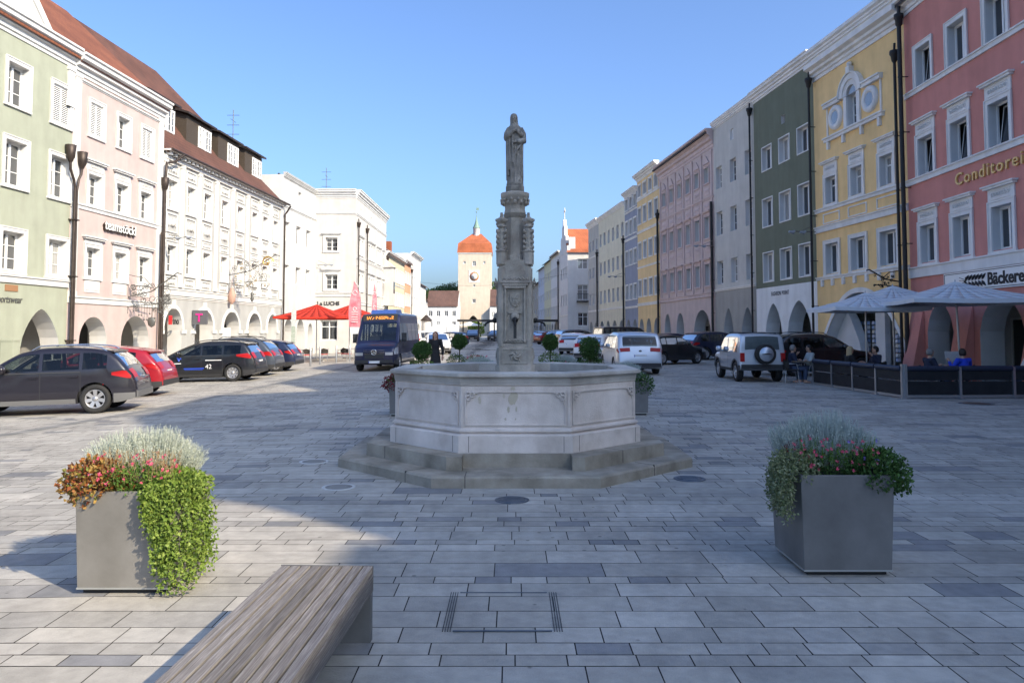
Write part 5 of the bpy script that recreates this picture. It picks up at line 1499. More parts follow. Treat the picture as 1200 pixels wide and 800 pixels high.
# minibus
bus, c = make_car(BUS, 'minibus', 'dark blue minibus with lit destination display driving towards the fountain', paint('bus_blue', (.010, .012, .045), .3), cat='minibus', loc=(-6.05, 38.0), heading=R(-92), spokes=8)
b = MB(); b.box(c.X(1.72), c.X(1.5), -.78, .78, 2.28, 2.58); b.prism([(c.X(1.45), 2.28), (c.X(1.45), 2.55), (c.X(1.9), 2.58), (c.X(1.9), 2.28)], -.8, .8, 0, 'y'); b.build('display_box', M['plastic'], bus)
amb = mat_plain('amber_display', (.2, .06, .01), .5, emis=(1, .32, .05), es=1.6)
b = MB(); rq = random.Random(4)
for w_ in ((-.62, -.30), (-.2, .62)):
    y = w_[0]
    while y < w_[1]:
        for z in (2.36, 2.395, 2.43, 2.465):
            if rq.random() < .62: b.box(c.X(1.45)+.004, c.X(1.45)+.012, y, y+.03, z, z+.02)
        y += .05
b.build('display_dots', amb, bus)
b = MB(); b.prism([(c.X(2.2), 2.62), (c.X(2.4), 2.82), (c.X(3.6), 2.84), (c.X(3.9), 2.62)], -.6, .6, 0, 'y'); b.build('roof_unit', paint('bus_roof_blue', (.05, .10, .32)), bus)
b = MB(); b.lathe([(.13, 0), (.13, .02), (.11, .025), (.11, .0)], 20, (c.X(0)+.04, 0, .86), axis='x')
for k in range(3):
    a = PI/2+k*2*PI/3; b.tube([(c.X(0)+.05, 0, .86), (c.X(0)+.05, .11*math.cos(a), .86+.11*math.sin(a))], .012, 4, r2=.003)
b.build('badge', M['chrome'], bus)
b = MB()
for z in (.80, .87, .94): b.box(c.X(0)+.01, c.X(0)+.03, -.48, .48, z, z+.012)
b.build('grille_bar', M['chrome'], bus)
# right side
mpv, c = make_car(MPV, 'car', 'silver people carrier seen from behind, right of the fountain', SI, loc=(5.05, 33.1), heading=R(92), spokes=5)
b = MB(); b.lathe([(.06, 0), (.06, .012)], 14, (c.X(c.xz(.95))-.02, 0, .95), axis='x'); b.build('badge', M['chrome'], mpv)
jm, c = make_car(BOXY, 'parked_car', 'small boxy silver off roader with covered spare wheel on its tail door', SI, loc=(8.68, 28.45), heading=R(90), spokes=5, rails=0)
b = MB(); xr = c.X(3.55)
b.lathe([(.345, 0), (.345, -.2), (.31, -.225), (.25, -.23)], 28, (xr, -.06, .98), axis='x'); q = b.build('spare_wheel', M['tyre'], jm)
b = MB(); b.lathe([(.25, -.225), (.24, -.25), (.01, -.26)], 28, (xr, -.06, .98), axis='x'); b.build('spare_cover', paint('silver_paint', (.5, .54, .6)), q)
b = MB(); b.box(xr-.275, xr-.262, -.22, .10, .965, .995); b.box(xr-.275, xr-.262, -.16, .02, 1.0, 1.012); b.build('cover_stripe', M['darkin'], q)
b = MB()
for sg in (1, -1): b.box(xr-.03, xr+.0, sg*.62-.12, sg*.62+.12, .50, .58)
b.build('reflector', M['tail'], jm)
b = MB(); b.tube([(-.1, -.66, 1.71), (-.1, .66, 1.71)], .02, 6); b.tube([(-1.2, -.66, 1.70), (-1.2, .66, 1.70)], .02, 6); b.build('roof_bar', M['plastic'], jm)
make_car(SUV, 'parked_car', 'black SUV parked side on behind the terrace table and the off roader', K, loc=(12.3, 31.2), heading=R(8), lod=1, rails=1)
make_car(HATCH, 'parked_car', 'small black hatchback just left of the silver off roader', K, loc=place(HATCH, (11.4, 41.0), (-2.0, .8), R(15)), heading=R(15), lod=1)
make_car(SUV, 'parked_car', 'black compact SUV with bright alloy wheel left of the small hatchback', DB, loc=place(SUV, (11.3, 45.2), (-1.4, -.85), R(18)), heading=R(18), lod=1, spokes=9)
make_car(HATCH, 'parked_car', 'dark blue hatchback with its nose to the arcade behind the silver people carrier', DB, loc=place(HATCH, (10.3, 51.0), (-1.2, -.8), R(25)), heading=R(25), lod=1, spokes=9)
make_car(VAN, 'parked_van', 'long black van parked crosswise under the cream house', K, cat='van', loc=(8.9, 60.5), heading=R(20), lod=1)
make_car(ESTATE, 'parked_car', 'black estate car with roof rails in front of the black van', K, loc=(7.9, 52.5), heading=R(25), lod=1, rails=1)
make_car(ESTATE, 'parked_car', 'silver and black estate right beside the black estate, tail to the fountain', DG, loc=(6.3, 47.0), heading=R(60), lod=1)
make_car(HATCH, 'car', 'white hatchback between two round topiary balls', WT, loc=(4.9, 44.5), heading=R(70), lod=1)
make_car(HATCH, 'parked_car', 'white hatchback farther back, above the left topiary ball', WT, loc=(4.6, 56.0), heading=R(75), lod=1)
make_car(MPV, 'parked_car', 'grey people carrier under the white gabled house', GY, loc=(6.2, 70), heading=R(20), lod=1)
make_car(HATCH, 'parked_car', 'black hatchback between the silver people carrier and the cream house', K, loc=(8.2, 40.5), heading=R(35), lod=1)
make_car(HATCH, 'parked_car', 'pale blue hatchback near the far bus shelter', BL, loc=(4.8, 74), heading=R(70), lod=1)
make_car(HATCH, 'parked_car', 'dark red hatchback beside the shelter at the far right', RB, loc=(4.6, 88), heading=R(30), lod=1)
make_car(SUV, 'parked_car', 'grey SUV second from the far shelter on the right', DG, loc=(5.6, 81), heading=R(40), lod=1)
make_car(ESTATE, 'parked_car', 'black estate farthest back in the right hand row', K, loc=(4.4, 97), heading=R(40), lod=1)
# middle left, facing us or parked
make_car(HATCH, 'parked_car', 'white hatchback with blue sky in its windscreen behind the woman in black', WT, loc=(-5.6, 58), heading=R(-80), lod=1)
make_car(MPV, 'parked_car', 'white people carrier just right of the minibus tail', WT, loc=(-8.5, 71), heading=R(75), lod=1)
make_car(ESTATE, 'parked_car', 'dark blue estate right of the white people carrier', DB, loc=(-6.6, 80), heading=R(140), lod=1)
make_car(HATCH, 'parked_car', 'silver hatchback behind the white people carrier', SI, loc=(-8.8, 86), heading=R(100), lod=1)
make_car(SUV, 'parked_car', 'black SUV below the gate tower', K, loc=(-5.7, 112), heading=R(-90), lod=1)
make_car(HATCH, 'parked_car', 'grey hatchback right of the tower gateway', DG, loc=(-2.6, 118), heading=R(-100), lod=1)
make_car(HATCH, 'parked_car', 'dark hatchback beside the fountain column in the distance', K, loc=(-.9, 116), heading=R(-80), lod=1)
# ------------------------------------------------------------------ fountain
M['basin'] = mat_noise('basin_limestone', (.58, .50, .44), (.78, .70, .64), 2.6, .8, .3, 60, c3=(.70, .62, .56), dirt=.18)
M['step'] = mat_noise('step_stone', (.26, .23, .18), (.44, .40, .33), 2.4, .88, .4, 40, c3=(.36, .32, .26), dirt=.28)
M['rimst'] = mat_noise('rim_stone', (.40, .36, .32), (.58, .55, .50), 2.2, .82, .3, 45, dirt=.25)
M['colst'] = mat_noise('column_sandstone', (.36, .31, .265), (.60, .52, .45), 4.0, .9, .5, 60, c3=(.45, .41, .35), dirt=.3)
M['statst'] = mat_noise('statue_stone', (.20, .18, .155), (.42, .385, .34), 5.0, .9, .4, 70, c3=(.27, .25, .22), dirt=.3)
M['patch'] = mat_noise('bare_patch', (.46, .40, .30), (.54, .48, .38), 6, .9, .3)
FX, FY = .045, 11.6
ft = thing('fountain', 'octagonal stone fountain with two steps and a carved column in its basin', 'fountain', (FX, FY, 0))
C8 = math.cos(PI/8)
def oct_stack(prof, m=0, mb=None, sm=False):
    mb = mb or MB(); mb.lathe([(h/C8, z) for h, z in prof], 8, (0, 0, 0), m, sm=sm, rot=PI/8); return mb
b = oct_stack([(2.42, -.15), (2.42, .165), (2.40, .19)]); b.build('lower_step', M['step'], ft)
# upper step: the front length is set back against the plinth
h2, h1 = 2.06, 1.80
vs = []
for k in range(8):
    a = PI/8+k*PI/4; vs.append((h2/C8*math.cos(a), h2/C8*math.sin(a)))
# front edge lies between the vertices at angles 247.5 and 292.5 degrees
P_ = []
for k in range(8):
    a = (PI/8+k*PI/4) % (2*PI)
    if abs(a-R(247.5)) < .01:
        P_ += [vs[k], (-.66, -h2+.0), (-.66, -h1)] 
    elif abs(a-R(292.5)) < .01:
        P_ += [(.70, -h1), (.70, -h2), vs[k]]
    else: P_.append(vs[k])
b = MB(); b.prism(P_, .185, .36, 0, 'z'); b.build('upper_step', M['step'], ft)
for k, fr in enumerate((.2, .55, .8, .35, .6, .1, .45, .75)):     # open joints in the steps
    a = k*PI/4; b = MB()
    for hh, z0_, z1_, f2 in ((2.42, .0, .186, fr), (2.06, .20, .356, 1-fr)):
        if hh < 2.2 and k == 0: continue
        hw = hh*math.tan(PI/8); x = -hw+2*hw*f2; Mx = Matrix.Rotation(a, 4, 'Z'); b.box(x-.004, x+.004, -hh-.0015, -hh+.3, z0_, z1_+.0055, 0, Mx)
    b.build('joint', M['darkin'], ft)
b = MB(); b.box(-.72, .72, -h1+.01, -h1+.3, .188, .356); b.build('step_block', M['basin'], ft)
b = oct_stack([(1.755, .34), (1.755, .575), (1.725, .59), (1.69, .60), (1.69, .612), (1.725, .622), (1.725, .645), (1.68, .67), (1.68, 1.20), (1.70, 1.215), (1.52, 1.22), (1.46, 1.22), (1.46, .9)])
b.build('basin', M['basin'], ft)
b = MB()
rim = [(1.44, 1.1), (1.46, 1.36), (1.50, 1.375), (1.74, 1.375), (1.765, 1.36), (1.765, 1.325), (1.75, 1.312), (1.71, 1.305), (1.705, 1.25), (1.70, 1.235), (1.70, 1.215)]
vv = []
for h, z in rim:
    for k in range(8):
        a = PI/8+k*PI/4; vv.append((h/C8*math.cos(a), h/C8*math.sin(a), z))
fs = [(i*8+k, (i+1)*8+k, (i+1)*8+(k+1) % 8, i*8+(k+1) % 8) for i in range(len(rim)-1) for k in range(8)]
b.add(vv, fs); b.build('rim', M['rimst'], ft)
wm, wnt, wb = nodes('fountain_water'); wb.inputs['Base Color'].default_value = (.02, .035, .035, 1); wb.inputs['Roughness'].default_value = .05; wb.inputs['Specular IOR Level'].default_value = .8
n_ = N(wnt, 'ShaderNodeTexNoise'); n_.inputs['Scale'].default_value = 6; bp = N(wnt, 'ShaderNodeBump'); bp.inputs['Strength'].default_value = .25; bp.inputs['Distance'].default_value = .02
wnt.links.new(n_.outputs[0], bp.inputs['Height']); wnt.links.new(bp.outputs[0], wb.inputs['Normal'])
b = MB(); b.poly([(1.455/C8*math.cos(PI/8+k*PI/4), 1.455/C8*math.sin(PI/8+k*PI/4), 1.245) for k in range(8)]); b.build('water', wm, ft)
# framed panels on every side
for k in range(8):
    a = k*PI/4; Mx = Matrix.Rotation(a, 4, 'Z') @ Matrix.Translation((0, -1.68, 0))
    b = MB(); hw = 1.68*math.tan(PI/8)
    x0, x1, za, zb_ = -hw+.06, hw-.06, .715, 1.12
    for (p, q, r, s_) in ((x0, x1, zb_, zb_+.018), (x0, x1, za-.018, za), (x0-.016, x0, za-.018, zb_+.018), (x1, x1+.016, za-.018, zb_+.018)):
        b.box(p, q, -.018, .003, r, s_, 0, Mx)
    b.box(-hw-.005, -hw+.028, -.012, .003, .68, 1.20, 0, Mx); b.box(hw-.028, hw+.005, -.012, .003, .68, 1.20, 0, Mx)
    for sg in (-1, 1):
        for (cx_, cz_, rr) in ((hw-.14, zb_-.03, .032), (hw-.095, zb_-.07, .032), (hw-.09, zb_-.02, .026)):
            pts = [Mx @ Vector((sg*cx_+rr*math.cos(t), -.016, cz_+rr*math.sin(t))) for t in [i*.6 for i in range(11)]]
            b.tube(pts, .010, 5)
        b.tube([Mx @ Vector((sg*(hw-.07), -.012, zb_-.16)), Mx @ Vector((sg*(hw-.085), -.014, zb_-.09)), Mx @ Vector((sg*(hw-.17), -.014, zb_-.012)), Mx @ Vector((sg*(hw-.23), -.012, zb_))], .008, 5)
    # plinth joints
    for x in (-hw+.1, hw-.08): b.box(x-.003, x+.003, -.0765, -.0, .37, .57, 1, Mx)
    b.build('panel_moulding', [M['basin'], M['darkin']], ft)
b = MB(); pr2 = random.Random(5)
def blob(cx_, cz_, w, h, y=-1.684):
    n = 18; b.poly([(cx_+w*math.cos(2*PI*i/n)*(1+pr2.uniform(-.28, .28)), y-pr2.random()*.0, cz_+h*math.sin(2*PI*i/n)*(1+pr2.uniform(-.28, .28))) for i in range(n)])
blob(-.03, 1.05, .055, .10); blob(-.035, 1.17, .03, .025); blob(-.09, .90, .018, .04); blob(.01, .90, .012, .035); blob(-.46, 1.02, .022, .05); blob(-.52, 1.1, .03, .02); blob(-.15, 1.07, .014, .03); blob(-.13, .78, .012, .02); blob(.0, .78, .01, .015)
b.build('worn_patch', M['patch'], ft)
# water pipes below the bowl: column
def sq(mb, hw, hd, z0, z1, ch=.0, m=0):
    P = [(-hw+ch, -hd), (hw-ch, -hd), (hw, -hd+ch), (hw, hd-ch), (hw-ch, hd), (-hw+ch, hd), (-hw, hd-ch), (-hw, -hd+ch)] if ch else [(-hw, -hd), (hw, -hd), (hw, hd), (-hw, hd)]
    mb.prism(P, z0, z1, m, 'z')
b = MB()
sq(b, .34, .34, .9, 1.30, .05); sq(b, .29, .29, 1.30, 1.40, .06); sq(b, .262, .262, 1.40, 1.66, .03)
b.prism([(-.24, -.24), (.24, -.24), (.24, .24), (-.24, .24)], 1.66, 2.86, 0, 'z')
for sx_ in (-1, 1):
    for sy_ in (-1, 1): b.lathe([(.062, 1.68), (.062, 2.84)], 8, (sx_*.198, sy_*.198, 0), sm=False)
sq(b, .24, .24, 2.86, 2.96, .05)
b.build('column_base', M['colst'], ft)
# niche panels
b = MB()
for a in (0, PI/2, PI, -PI/2):
    Mx = Matrix.Rotation(a, 4, 'Z') @ Matrix.Translation((0, -.262, 0))
    for (p, q, r, s_) in ((-.2, .2, 1.43, 1.445), (-.2, .2, 1.63, 1.645), (-.2, -.185, 1.445, 1.63), (.185, .2, 1.445, 1.63)): b.box(p, q, -.012, .002, r, s_, 0, Mx)
    for i in range(5):      # carved leaf
        t = i*2*PI/5; pts = [Mx @ Vector((.09*math.cos(t+k*.35)*k/5, -.015, 1.54+.075*math.sin(t+k*.35)*k/5)) for k in range(6)]
        b.tube(pts, [.012, .016, .018, .016, .012, .005], 5)
    Mx = Matrix.Rotation(a, 4, 'Z') @ Matrix.Translation((0, -.24, 0))
    b.box(-.155, -.13, -.035, .002, 1.75, 2.60, 0, Mx); b.box(.13, .155, -.035, .002, 1.75, 2.60, 0, Mx)
    b.box(-.19, .19, -.06, .002, 2.58, 2.62, 0, Mx); b.box(-.16, .16, -.05, .002, 2.54, 2.58, 0, Mx); b.box(-.22, .22, -.075, .002, 2.62, 2.645, 0, Mx)
    # shield
    sh = [(-.075, 2.47), (.075, 2.47), (.075, 2.35), (.04, 2.29), (0, 2.265), (-.04, 2.29), (-.075, 2.35)]
    b.prism(sh, -.03, .002, 0, 'y', Mx); b.box(-.035, .035, -.045, -.028, 2.35, 2.37, 0, Mx); b.box(-.03, -.01, -.045, -.028, 2.31, 2.35, 0, Mx); b.box(.01, .03, -.045, -.028, 2.31, 2.35, 0, Mx); b.box(-.045, .045, -.045, -.028, 2.39, 2.43, 0, Mx)
    # cresting above the lintel and below the spout
    for i in range(-3, 4):
        x = i*.055; pts = [Mx @ Vector((x+.022*math.cos(t), -.05, 2.67+.022*math.sin(t))) for t in [k*.7 for k in range(9)]]; b.tube(pts, .009, 4)
        pts = [Mx @ Vector((x*.9+.02*math.cos(t), -.02, 1.76+.02*math.sin(t))) for t in [k*.7 for k in range(9)]]; b.tube(pts, .009, 4)
    b.ball(Mx @ Vector((0, -.02, 2.12)), .07, 10, sy=.5); b.box(-.1, .1, -.03, .002, 2.17, 2.20, 0, Mx)
b.build('carved_relief', M['colst'], ft)
b = MB()
for a in (0, PI/2, PI, -PI/2):
    Mx = Matrix.Rotation(a, 4, 'Z') @ Matrix.Translation((0, -.24, 0))
    b.tube([Mx @ Vector(p) for p in ((0, 0, 2.06), (0, -.14, 2.05), (0, -.2, 2.02), (0, -.21, 1.98))], .016, 8); b.ball(Mx @ Vector((0, -.06, 2.07)), .045, 10)
b.build('spout', M['iron'], ft)
b = MB()
for a in (0,): 
    Mx = Matrix.Translation((0, -.242, 0)); b.box(-.022, .022, -.004, .0, 1.80, 2.04, 0, Mx)
b.build('water_streak', mat_plain('wet_lime_streak', (.03, .03, .03), .4), ft)
b = MB()
b.lathe([(.21, 2.94), (.20, 3.02), (.185, 3.06), (.165, 3.66), (.19, 3.69), (.205, 3.72)], 8, (0, 0, 0), sm=False, rot=PI/8)
b.lathe([(.17, 3.71), (.19, 3.74), (.175, 3.80), (.18, 3.86), (.225, 3.97), (.24, 4.0), (.25, 4.02), (.25, 4.06), (.22, 4.08), (.14, 4.10)], 8, (0, 0, 0), sm=False, rot=PI/8)
for i in range(12):     # capital carving
    t = 2*PI*i/12
    b.ball((.205*math.cos(t), .205*math.sin(t), 3.91), .035, 6); b.ball((.225*math.cos(t+.26), .225*math.sin(t+.26), 3.955), .026, 6)
b.box(-.03, .03, -.18, -.16, 3.05, 3.32); b.prism([(-.035, 3.05), (.035, 3.05), (0, 2.99)], -.18, -.16)
b.v = [(x*.93, y*.93, 2.94+(z-2.94)*.93) for x, y, z in b.v]; b.build('column_shaft', M['colst'], ft)
b = MB()
for sx_ in (-1, 1):
    for sy_ in (-1, 1):
        cx_, cy_ = sx_*.2, sy_*.2
        b.lathe([(.08, 2.9), (.08, 3.10), (.095, 3.12), (.06, 3.16), (.05, 3.46), (.035, 3.62), (.03, 3.70)], 8, (cx_, cy_, 0), sm=False)
        for (z, r, n) in ((3.16, .07, 6), (3.25, .07, 6), (3.34, .065, 6), (3.43, .055, 6)):
            for i in range(4):
                t = PI/4+i*PI/2; p0 = Vector((cx_+.05*math.cos(t), cy_+.05*math.sin(t), z)); p1 = p0+Vector((.045*math.cos(t), .045*math.sin(t), .02)); b.tube([p0, p1, p1+Vector((0, 0, .035))], [.02, .022, .01], 6)
        b.lathe([(.04, 3.50), (.075, 3.53), (.075, 3.55), (.04, 3.57)], 8, (cx_, cy_, 0), sm=False)
        b.lathe([(.035, 3.58), (.09, 3.62), (.095, 3.66), (.05, 3.68), (.025, 3.70), (.02, 3.77)], 4, (cx_, cy_, 0), sm=False)
        for i in range(4):
            t = i*PI/2; b.ball((cx_+.07*math.cos(t), cy_+.07*math.sin(t), 3.645), .028, 6)
b.v = [(x, y, 2.88+(z-2.88)*.89) for x, y, z in b.v]; b.build('finial', M['colst'], ft)

# ------------------------------------------------------------------ statue: draped woman, one carved block
def remesh(mb, voxel, mat, name, smooth=2):
    me = mb.mesh('tmp', mat); o = bpy.data.objects.new('tmp', me); COL.objects.link(o)
    md = o.modifiers.new('r', 'REMESH'); md.mode = 'VOXEL'; md.voxel_size = voxel; md.use_smooth_shade = True
    if smooth:
        m2 = o.modifiers.new('s', 'SMOOTH'); m2.factor = .5; m2.iterations = smooth
    res = evaluated(o); bpy.data.objects.remove(o); res.name = name
    res.materials.clear(); res.materials.append(mat)
    return res
SH = 1.075
b = MB(); n = 96; rings = []
prof = [(0, .155, .135), (.06, .15, .13), (.2, .142, .12), (.35, .145, .115), (.5, .15, .112), (.6, .155, .11), (.68, .16, .108), (.75, .158, .105), (.80, .145, .098), (.835, .115, .085), (.86, .07, .065), (.885, .05, .05)]
def ip(z, k):
    for i in range(len(prof)-1):
        if z <= prof[i+1][0]:
            t = (z-prof[i][0])/(prof[i+1][0]-prof[i][0]); return prof[i][k]*(1-t)+prof[i+1][k]*t
    return prof[-1][k]
vs = []; nz = 90
for j in range(nz+1):
    z = .885*j/nz; rx, ry = ip(z, 1), ip(z, 2); cx_ = .012*math.sin(z*5)
    amp = .13*max(0, 1-z/.72)**.6+.02
    for k in range(n):
        t = 2*PI*k/n
        fold = math.sin(7*t+3.5*z+1.3*math.sin(3*z))*.5+.5*math.sin(12*t-5*z+2)+.35*math.sin(4*t+9*z)
        front = max(0, -math.sin(t))
        q = 1+amp*.55*fold
        if z < .5: q += .07*front*math.sin(9*(t+.15*z))
        vs.append((SH*(cx_+rx*q*math.cos(t)), SH*ry*q*math.sin(t), SH*z))
fs = [(j*n+k, j*n+(k+1) % n, (j+1)*n+(k+1) % n, (j+1)*n+k) for j in range(nz) for k in range(n)]
b.add(vs, fs); b.add(vs[:n], [tuple(range(n-1, -1, -1))]); b.add(vs[-n:], [tuple(range(n))])
def sp(*p): return Vector(p)*SH
# arms folded over the breast, sleeves hanging
b.tube([sp(-.115, .0, .80), sp(-.165, -.03, .72), sp(-.175, -.06, .665), sp(-.11, -.115, .70), sp(-.03, -.135, .752), sp(.02, -.14, .765)], [.05, .055, .058, .045, .032, .024], 12)
b.tube([sp(.115, .0, .80), sp(.165, -.03, .72), sp(.172, -.06, .62), sp(.11, -.12, .60), sp(.04, -.135, .605)], [.05, .055, .058, .045, .03], 12)
b.tube([sp(.13, -.08, .70), sp(.07, -.135, .735), sp(.0, -.14, .775)], [.04, .032, .02], 10)
for i in range(4):
    b.tube([sp(.04-.008*i, -.135, .605+.01*i-.015), sp(-.02, -.14, .60+.009*i-.015)], .008, 6)
    b.tube([sp(.01, -.145, .765+.010*i-.012), sp(.045, -.142, .775+.011*i-.012)], .008, 6)
for (x, y, z0_, z1_, r) in ((-.15, -.07, .66, .12, .03), (-.11, -.10, .68, .2, .026), (-.05, -.12, .72, .30, .022), (-.165, -.02, .62, .06, .03), (.15, -.06, .6, .1, .03), (.10, -.10, .58, .05, .024), (0.0, -.115, .55, .04, .022), (-.08, -.105, .35, .02, .022), (.05, -.115, .5, .02, .02)):
    b.tube([sp(x, y, z0_), sp(x*.9, y-.012, (z0_+z1_)/2), sp(x*.85, y-.005, z1_)], [r*.6, r, r*1.1], 8)
b.tube([sp(.12, -.11, .56), sp(.04, -.14, .48), sp(-.03, -.13, .36), sp(-.02, -.12, .26)], [.02, .022, .022, .02], 8)
b.tube([sp(-.02, -.12, .27), sp(-.055, -.125, .12), sp(-.08, -.12, .01)], .016, 8); b.tube([sp(-.01, -.12, .27), sp(.03, -.125, .12), sp(.055, -.12, .01)], .016, 8)
# head, tilted to its right, under a veil
hc = sp(-.022, -.015, .945)
b.lathe([(.002, -.078), (.026, -.072), (.044, -.045), (.052, -.01), (.053, .02), (.045, .05), (.025, .068), (.002, .074)], 20, hc, sy=1.12)
b.tube([sp(-.005, 0, .86), sp(-.015, -.005, .92)], .036, 12)
b.tube([hc+Vector((-.002, -.055, .018)), hc+Vector((-.003, -.07, -.012)), hc+Vector((-.003, -.056, -.016))], [.006, .011, .008], 8)
b.ball(hc+Vector((-.003, -.052, -.035)), .014, 8); b.ball(hc+Vector((-.003, -.048, -.062)), .016, 8)
for sg in (-1, 1): b.tube([hc+Vector((sg*.008, -.055, .022)), hc+Vector((sg*.034, -.045, .022))], .006, 6)
b.lathe([(.002, .095), (.035, .088), (.062, .06), (.072, .02)], 20, hc+Vector((.004, .018, -.005)))
for i in range(15):     # veil falling to the shoulders, open at the face
    t = R(-28)+R(236)*i/14
    d = Vector((math.cos(t), math.sin(t)*.95+.1, 0))
    b.tube([hc+Vector((.004, .018, .07))+d*.040, hc+Vector((.004, .015, .02))+d*.058, hc+Vector((.008, .012, -.06))+d*.060, hc+Vector((.02, .01, -.14))+d*.085, hc+Vector((.02, .005, -.2))+d*.14], [.014, .014, .014, .018, .02], 8)
b.v = [(x*.73, y*.88, z) if z < .86*SH else (x*(.80 if z < .88*SH else .84), y*.92, z) for x, y, z in [tuple(q) for q in b.v]]
me = remesh(b, .0065, M['statst'], 'statue', 1)
st = link('statue', me, None, (FX, FY, 4.125))
tag(st, 'weathered stone statue of a veiled woman with folded arms on top of the fountain column', 'statue')
b = MB(); b.lathe([(.15, 4.0), (.15, 4.09), (.14, 4.10), (.14, 4.135)], 8, (0, 0, 0), sm=False, rot=PI/8); b.build('plinth', M['statst'], ft)
# ------------------------------------------------------------------ foliage
def leafmat(name, *cols, **kw):
    n = len(cols); return mat_island(name, [(i/(n-1), c) for i, c in enumerate(cols)], kw.get('rough', .6), .35, 0, trans=kw.get('trans', .25))
L_lime = leafmat('lime_leaves', (.06, .11, .02), (.20, .29, .05), (.13, .21, .03), (.32, .40, .09))
L_silver = leafmat('silver_leaves', (.36, .39, .32), (.54, .58, .48), (.45, .49, .40), (.62, .65, .56))
L_silverb = leafmat('blue_silver_leaves', (.32, .37, .34), (.48, .54, .50), (.40, .46, .42))
L_heu = leafmat('russet_leaves', (.16, .03, .02), (.36, .13, .04), (.24, .16, .04), (.50, .32, .10), (.12, .02, .02), (.22, .26, .05))
L_green = leafmat('green_leaves', (.06, .13, .02), (.12, .22, .03), (.09, .17, .03))
L_dark = leafmat('dark_leaves', (.04, .09, .02), (.10, .19, .045), (.06, .13, .03), (.03, .07, .02))
L_var = leafmat('variegated_leaves', (.16, .20, .08), (.30, .33, .18), (.10, .14, .05), (.38, .40, .26))
L_pink = leafmat('pink_petals', (.60, .06, .14), (.70, .14, .22), (.50, .04, .10), trans=.2)
L_purple = leafmat('purple_petals', (.22, .16, .55), (.3, .22, .62), trans=.2)
L_red = leafmat('dark_red_leaves', (.10, .012, .02), (.22, .02, .03), (.05, .03, .02))
L_dry = leafmat('dry_stems', (.35, .24, .12), (.45, .33, .18))
L_tree = leafmat('tree_leaves', (.04, .075, .02), (.08, .13, .03), (.06, .10, .03), (.10, .15, .045))
M['bark'] = mat_noise('bark', (.06, .045, .03), (.12, .09, .06), 8, .9, .4, stretch=(1, 1, .3))
M['pale_edge'] = mat_plain('bare_metal_edge', (.45, .46, .44), .4, .6)
def rv(r): 
    while True:
        v = Vector((r.uniform(-1, 1), r.uniform(-1, 1), r.uniform(-1, 1)))
        if .05 < v.length < 1: return v
def leaf(mb, p, d, w, l, r, fold=.25):
    """one leaf: pointed quad folded along its midrib"""
    d = d.normalized(); s = d.cross(rv(r)).normalized(); nrm = d.cross(s)
    a = p; t = p+d*l; m_ = p+d*l*.45
    mb.add([a, m_+s*w*.5+nrm*w*fold, t, m_-s*w*.5+nrm*w*fold], [(0, 1, 2), (0, 2, 3)])
def leaf4(mb, p, d, w, l, r):
    d = d.normalized(); s = d.cross(rv(r)).normalized()
    mb.add([p, p+d*l*.5+s*w*.5, p+d*l, p+d*l*.5-s*w*.5], [(0, 1, 2, 3)])
def clump(c, rad, n, w, l, seed, up=.5, shell=.55, flat=1.0):
    """leaves pointing outwards from an uneven ellipsoid"""
    r = random.Random(seed); mb = MB(); c = Vector(c)
    for i in range(n):
        v = rv(r).normalized(); 
        k = 1+.22*noise.noise(Vector((v.x*2.2+seed, v.y*2.2, v.z*2.2)))+.1*noise.noise(Vector((v.x*6, v.y*6+seed, v.z*6)))
        rr = (shell+(1-shell)*r.random()**.6)*k
        p = c+Vector((v.x*rad[0]*rr, v.y*rad[1]*rr, v.z*rad[2]*rr))
        d = Vector((v.x, v.y, v.z+up))*.7+rv(r)*1.2
        leaf(mb, p, d, w*r.uniform(.6, 1.3), l*r.uniform(.6, 1.3), r)
    return mb
def tuft(c, rad, h, n, seed, w=.004, lean=.5):
    """upright fuzzy stalks with tiny side leaves (cushion bush, lavender)"""
    r = random.Random(seed); mb = MB(); c = Vector(c)
    for i in range(n):
        a = r.random()*2*PI; q = math.sqrt(r.random())
        base = c+Vector((rad[0]*q*math.cos(a)*.8, rad[1]*q*math.sin(a)*.8, 0))
        out = Vector((math.cos(a)*rad[0], math.sin(a)*rad[1], 0))*q*lean
        hh = h*(1-.35*q*q)*r.uniform(.75, 1.1)*(1+.15*noise.noise(base*7))
        tip = base+out+Vector((r.uniform(-.03, .03), r.uniform(-.03, .03), hh))
        d = (tip-base); L_ = d.length; d.normalize(); s = d.cross(rv(r)).normalized()*w
        mb.add([base+d*L_*.25-s, base+d*L_*.25+s, tip+s*.4, tip-s*.4], [(0, 1, 2, 3)])
        m_ = 7
        for k in range(m_):
            t = .42+.58*k/m_+r.uniform(-.03, .03); p = base+d*L_*t
            dd = rv(r).normalized()+d*.9
            leaf4(mb, p, dd, .006, r.uniform(.014, .03), r)
    return mb
def trail(box_top, n, seed, pts_fn, w, l, per):
    """hanging runners with leaves"""
    r = random.Random(seed); mb = MB()
    for i in range(n):
        P = pts_fn(r)
        for k in range(len(P)-1):
            a, b = P[k], P[k+1]
            for q in range(per):
                p = a.lerp(b, r.random())+rv(r)*.022
                d = (b-a).normalized()*.5+rv(r)*.9+Vector((0, 0, .25))
                leaf(mb, p, d, w*r.uniform(.7, 1.25), l*r.uniform(.7, 1.25), r)
    return mb
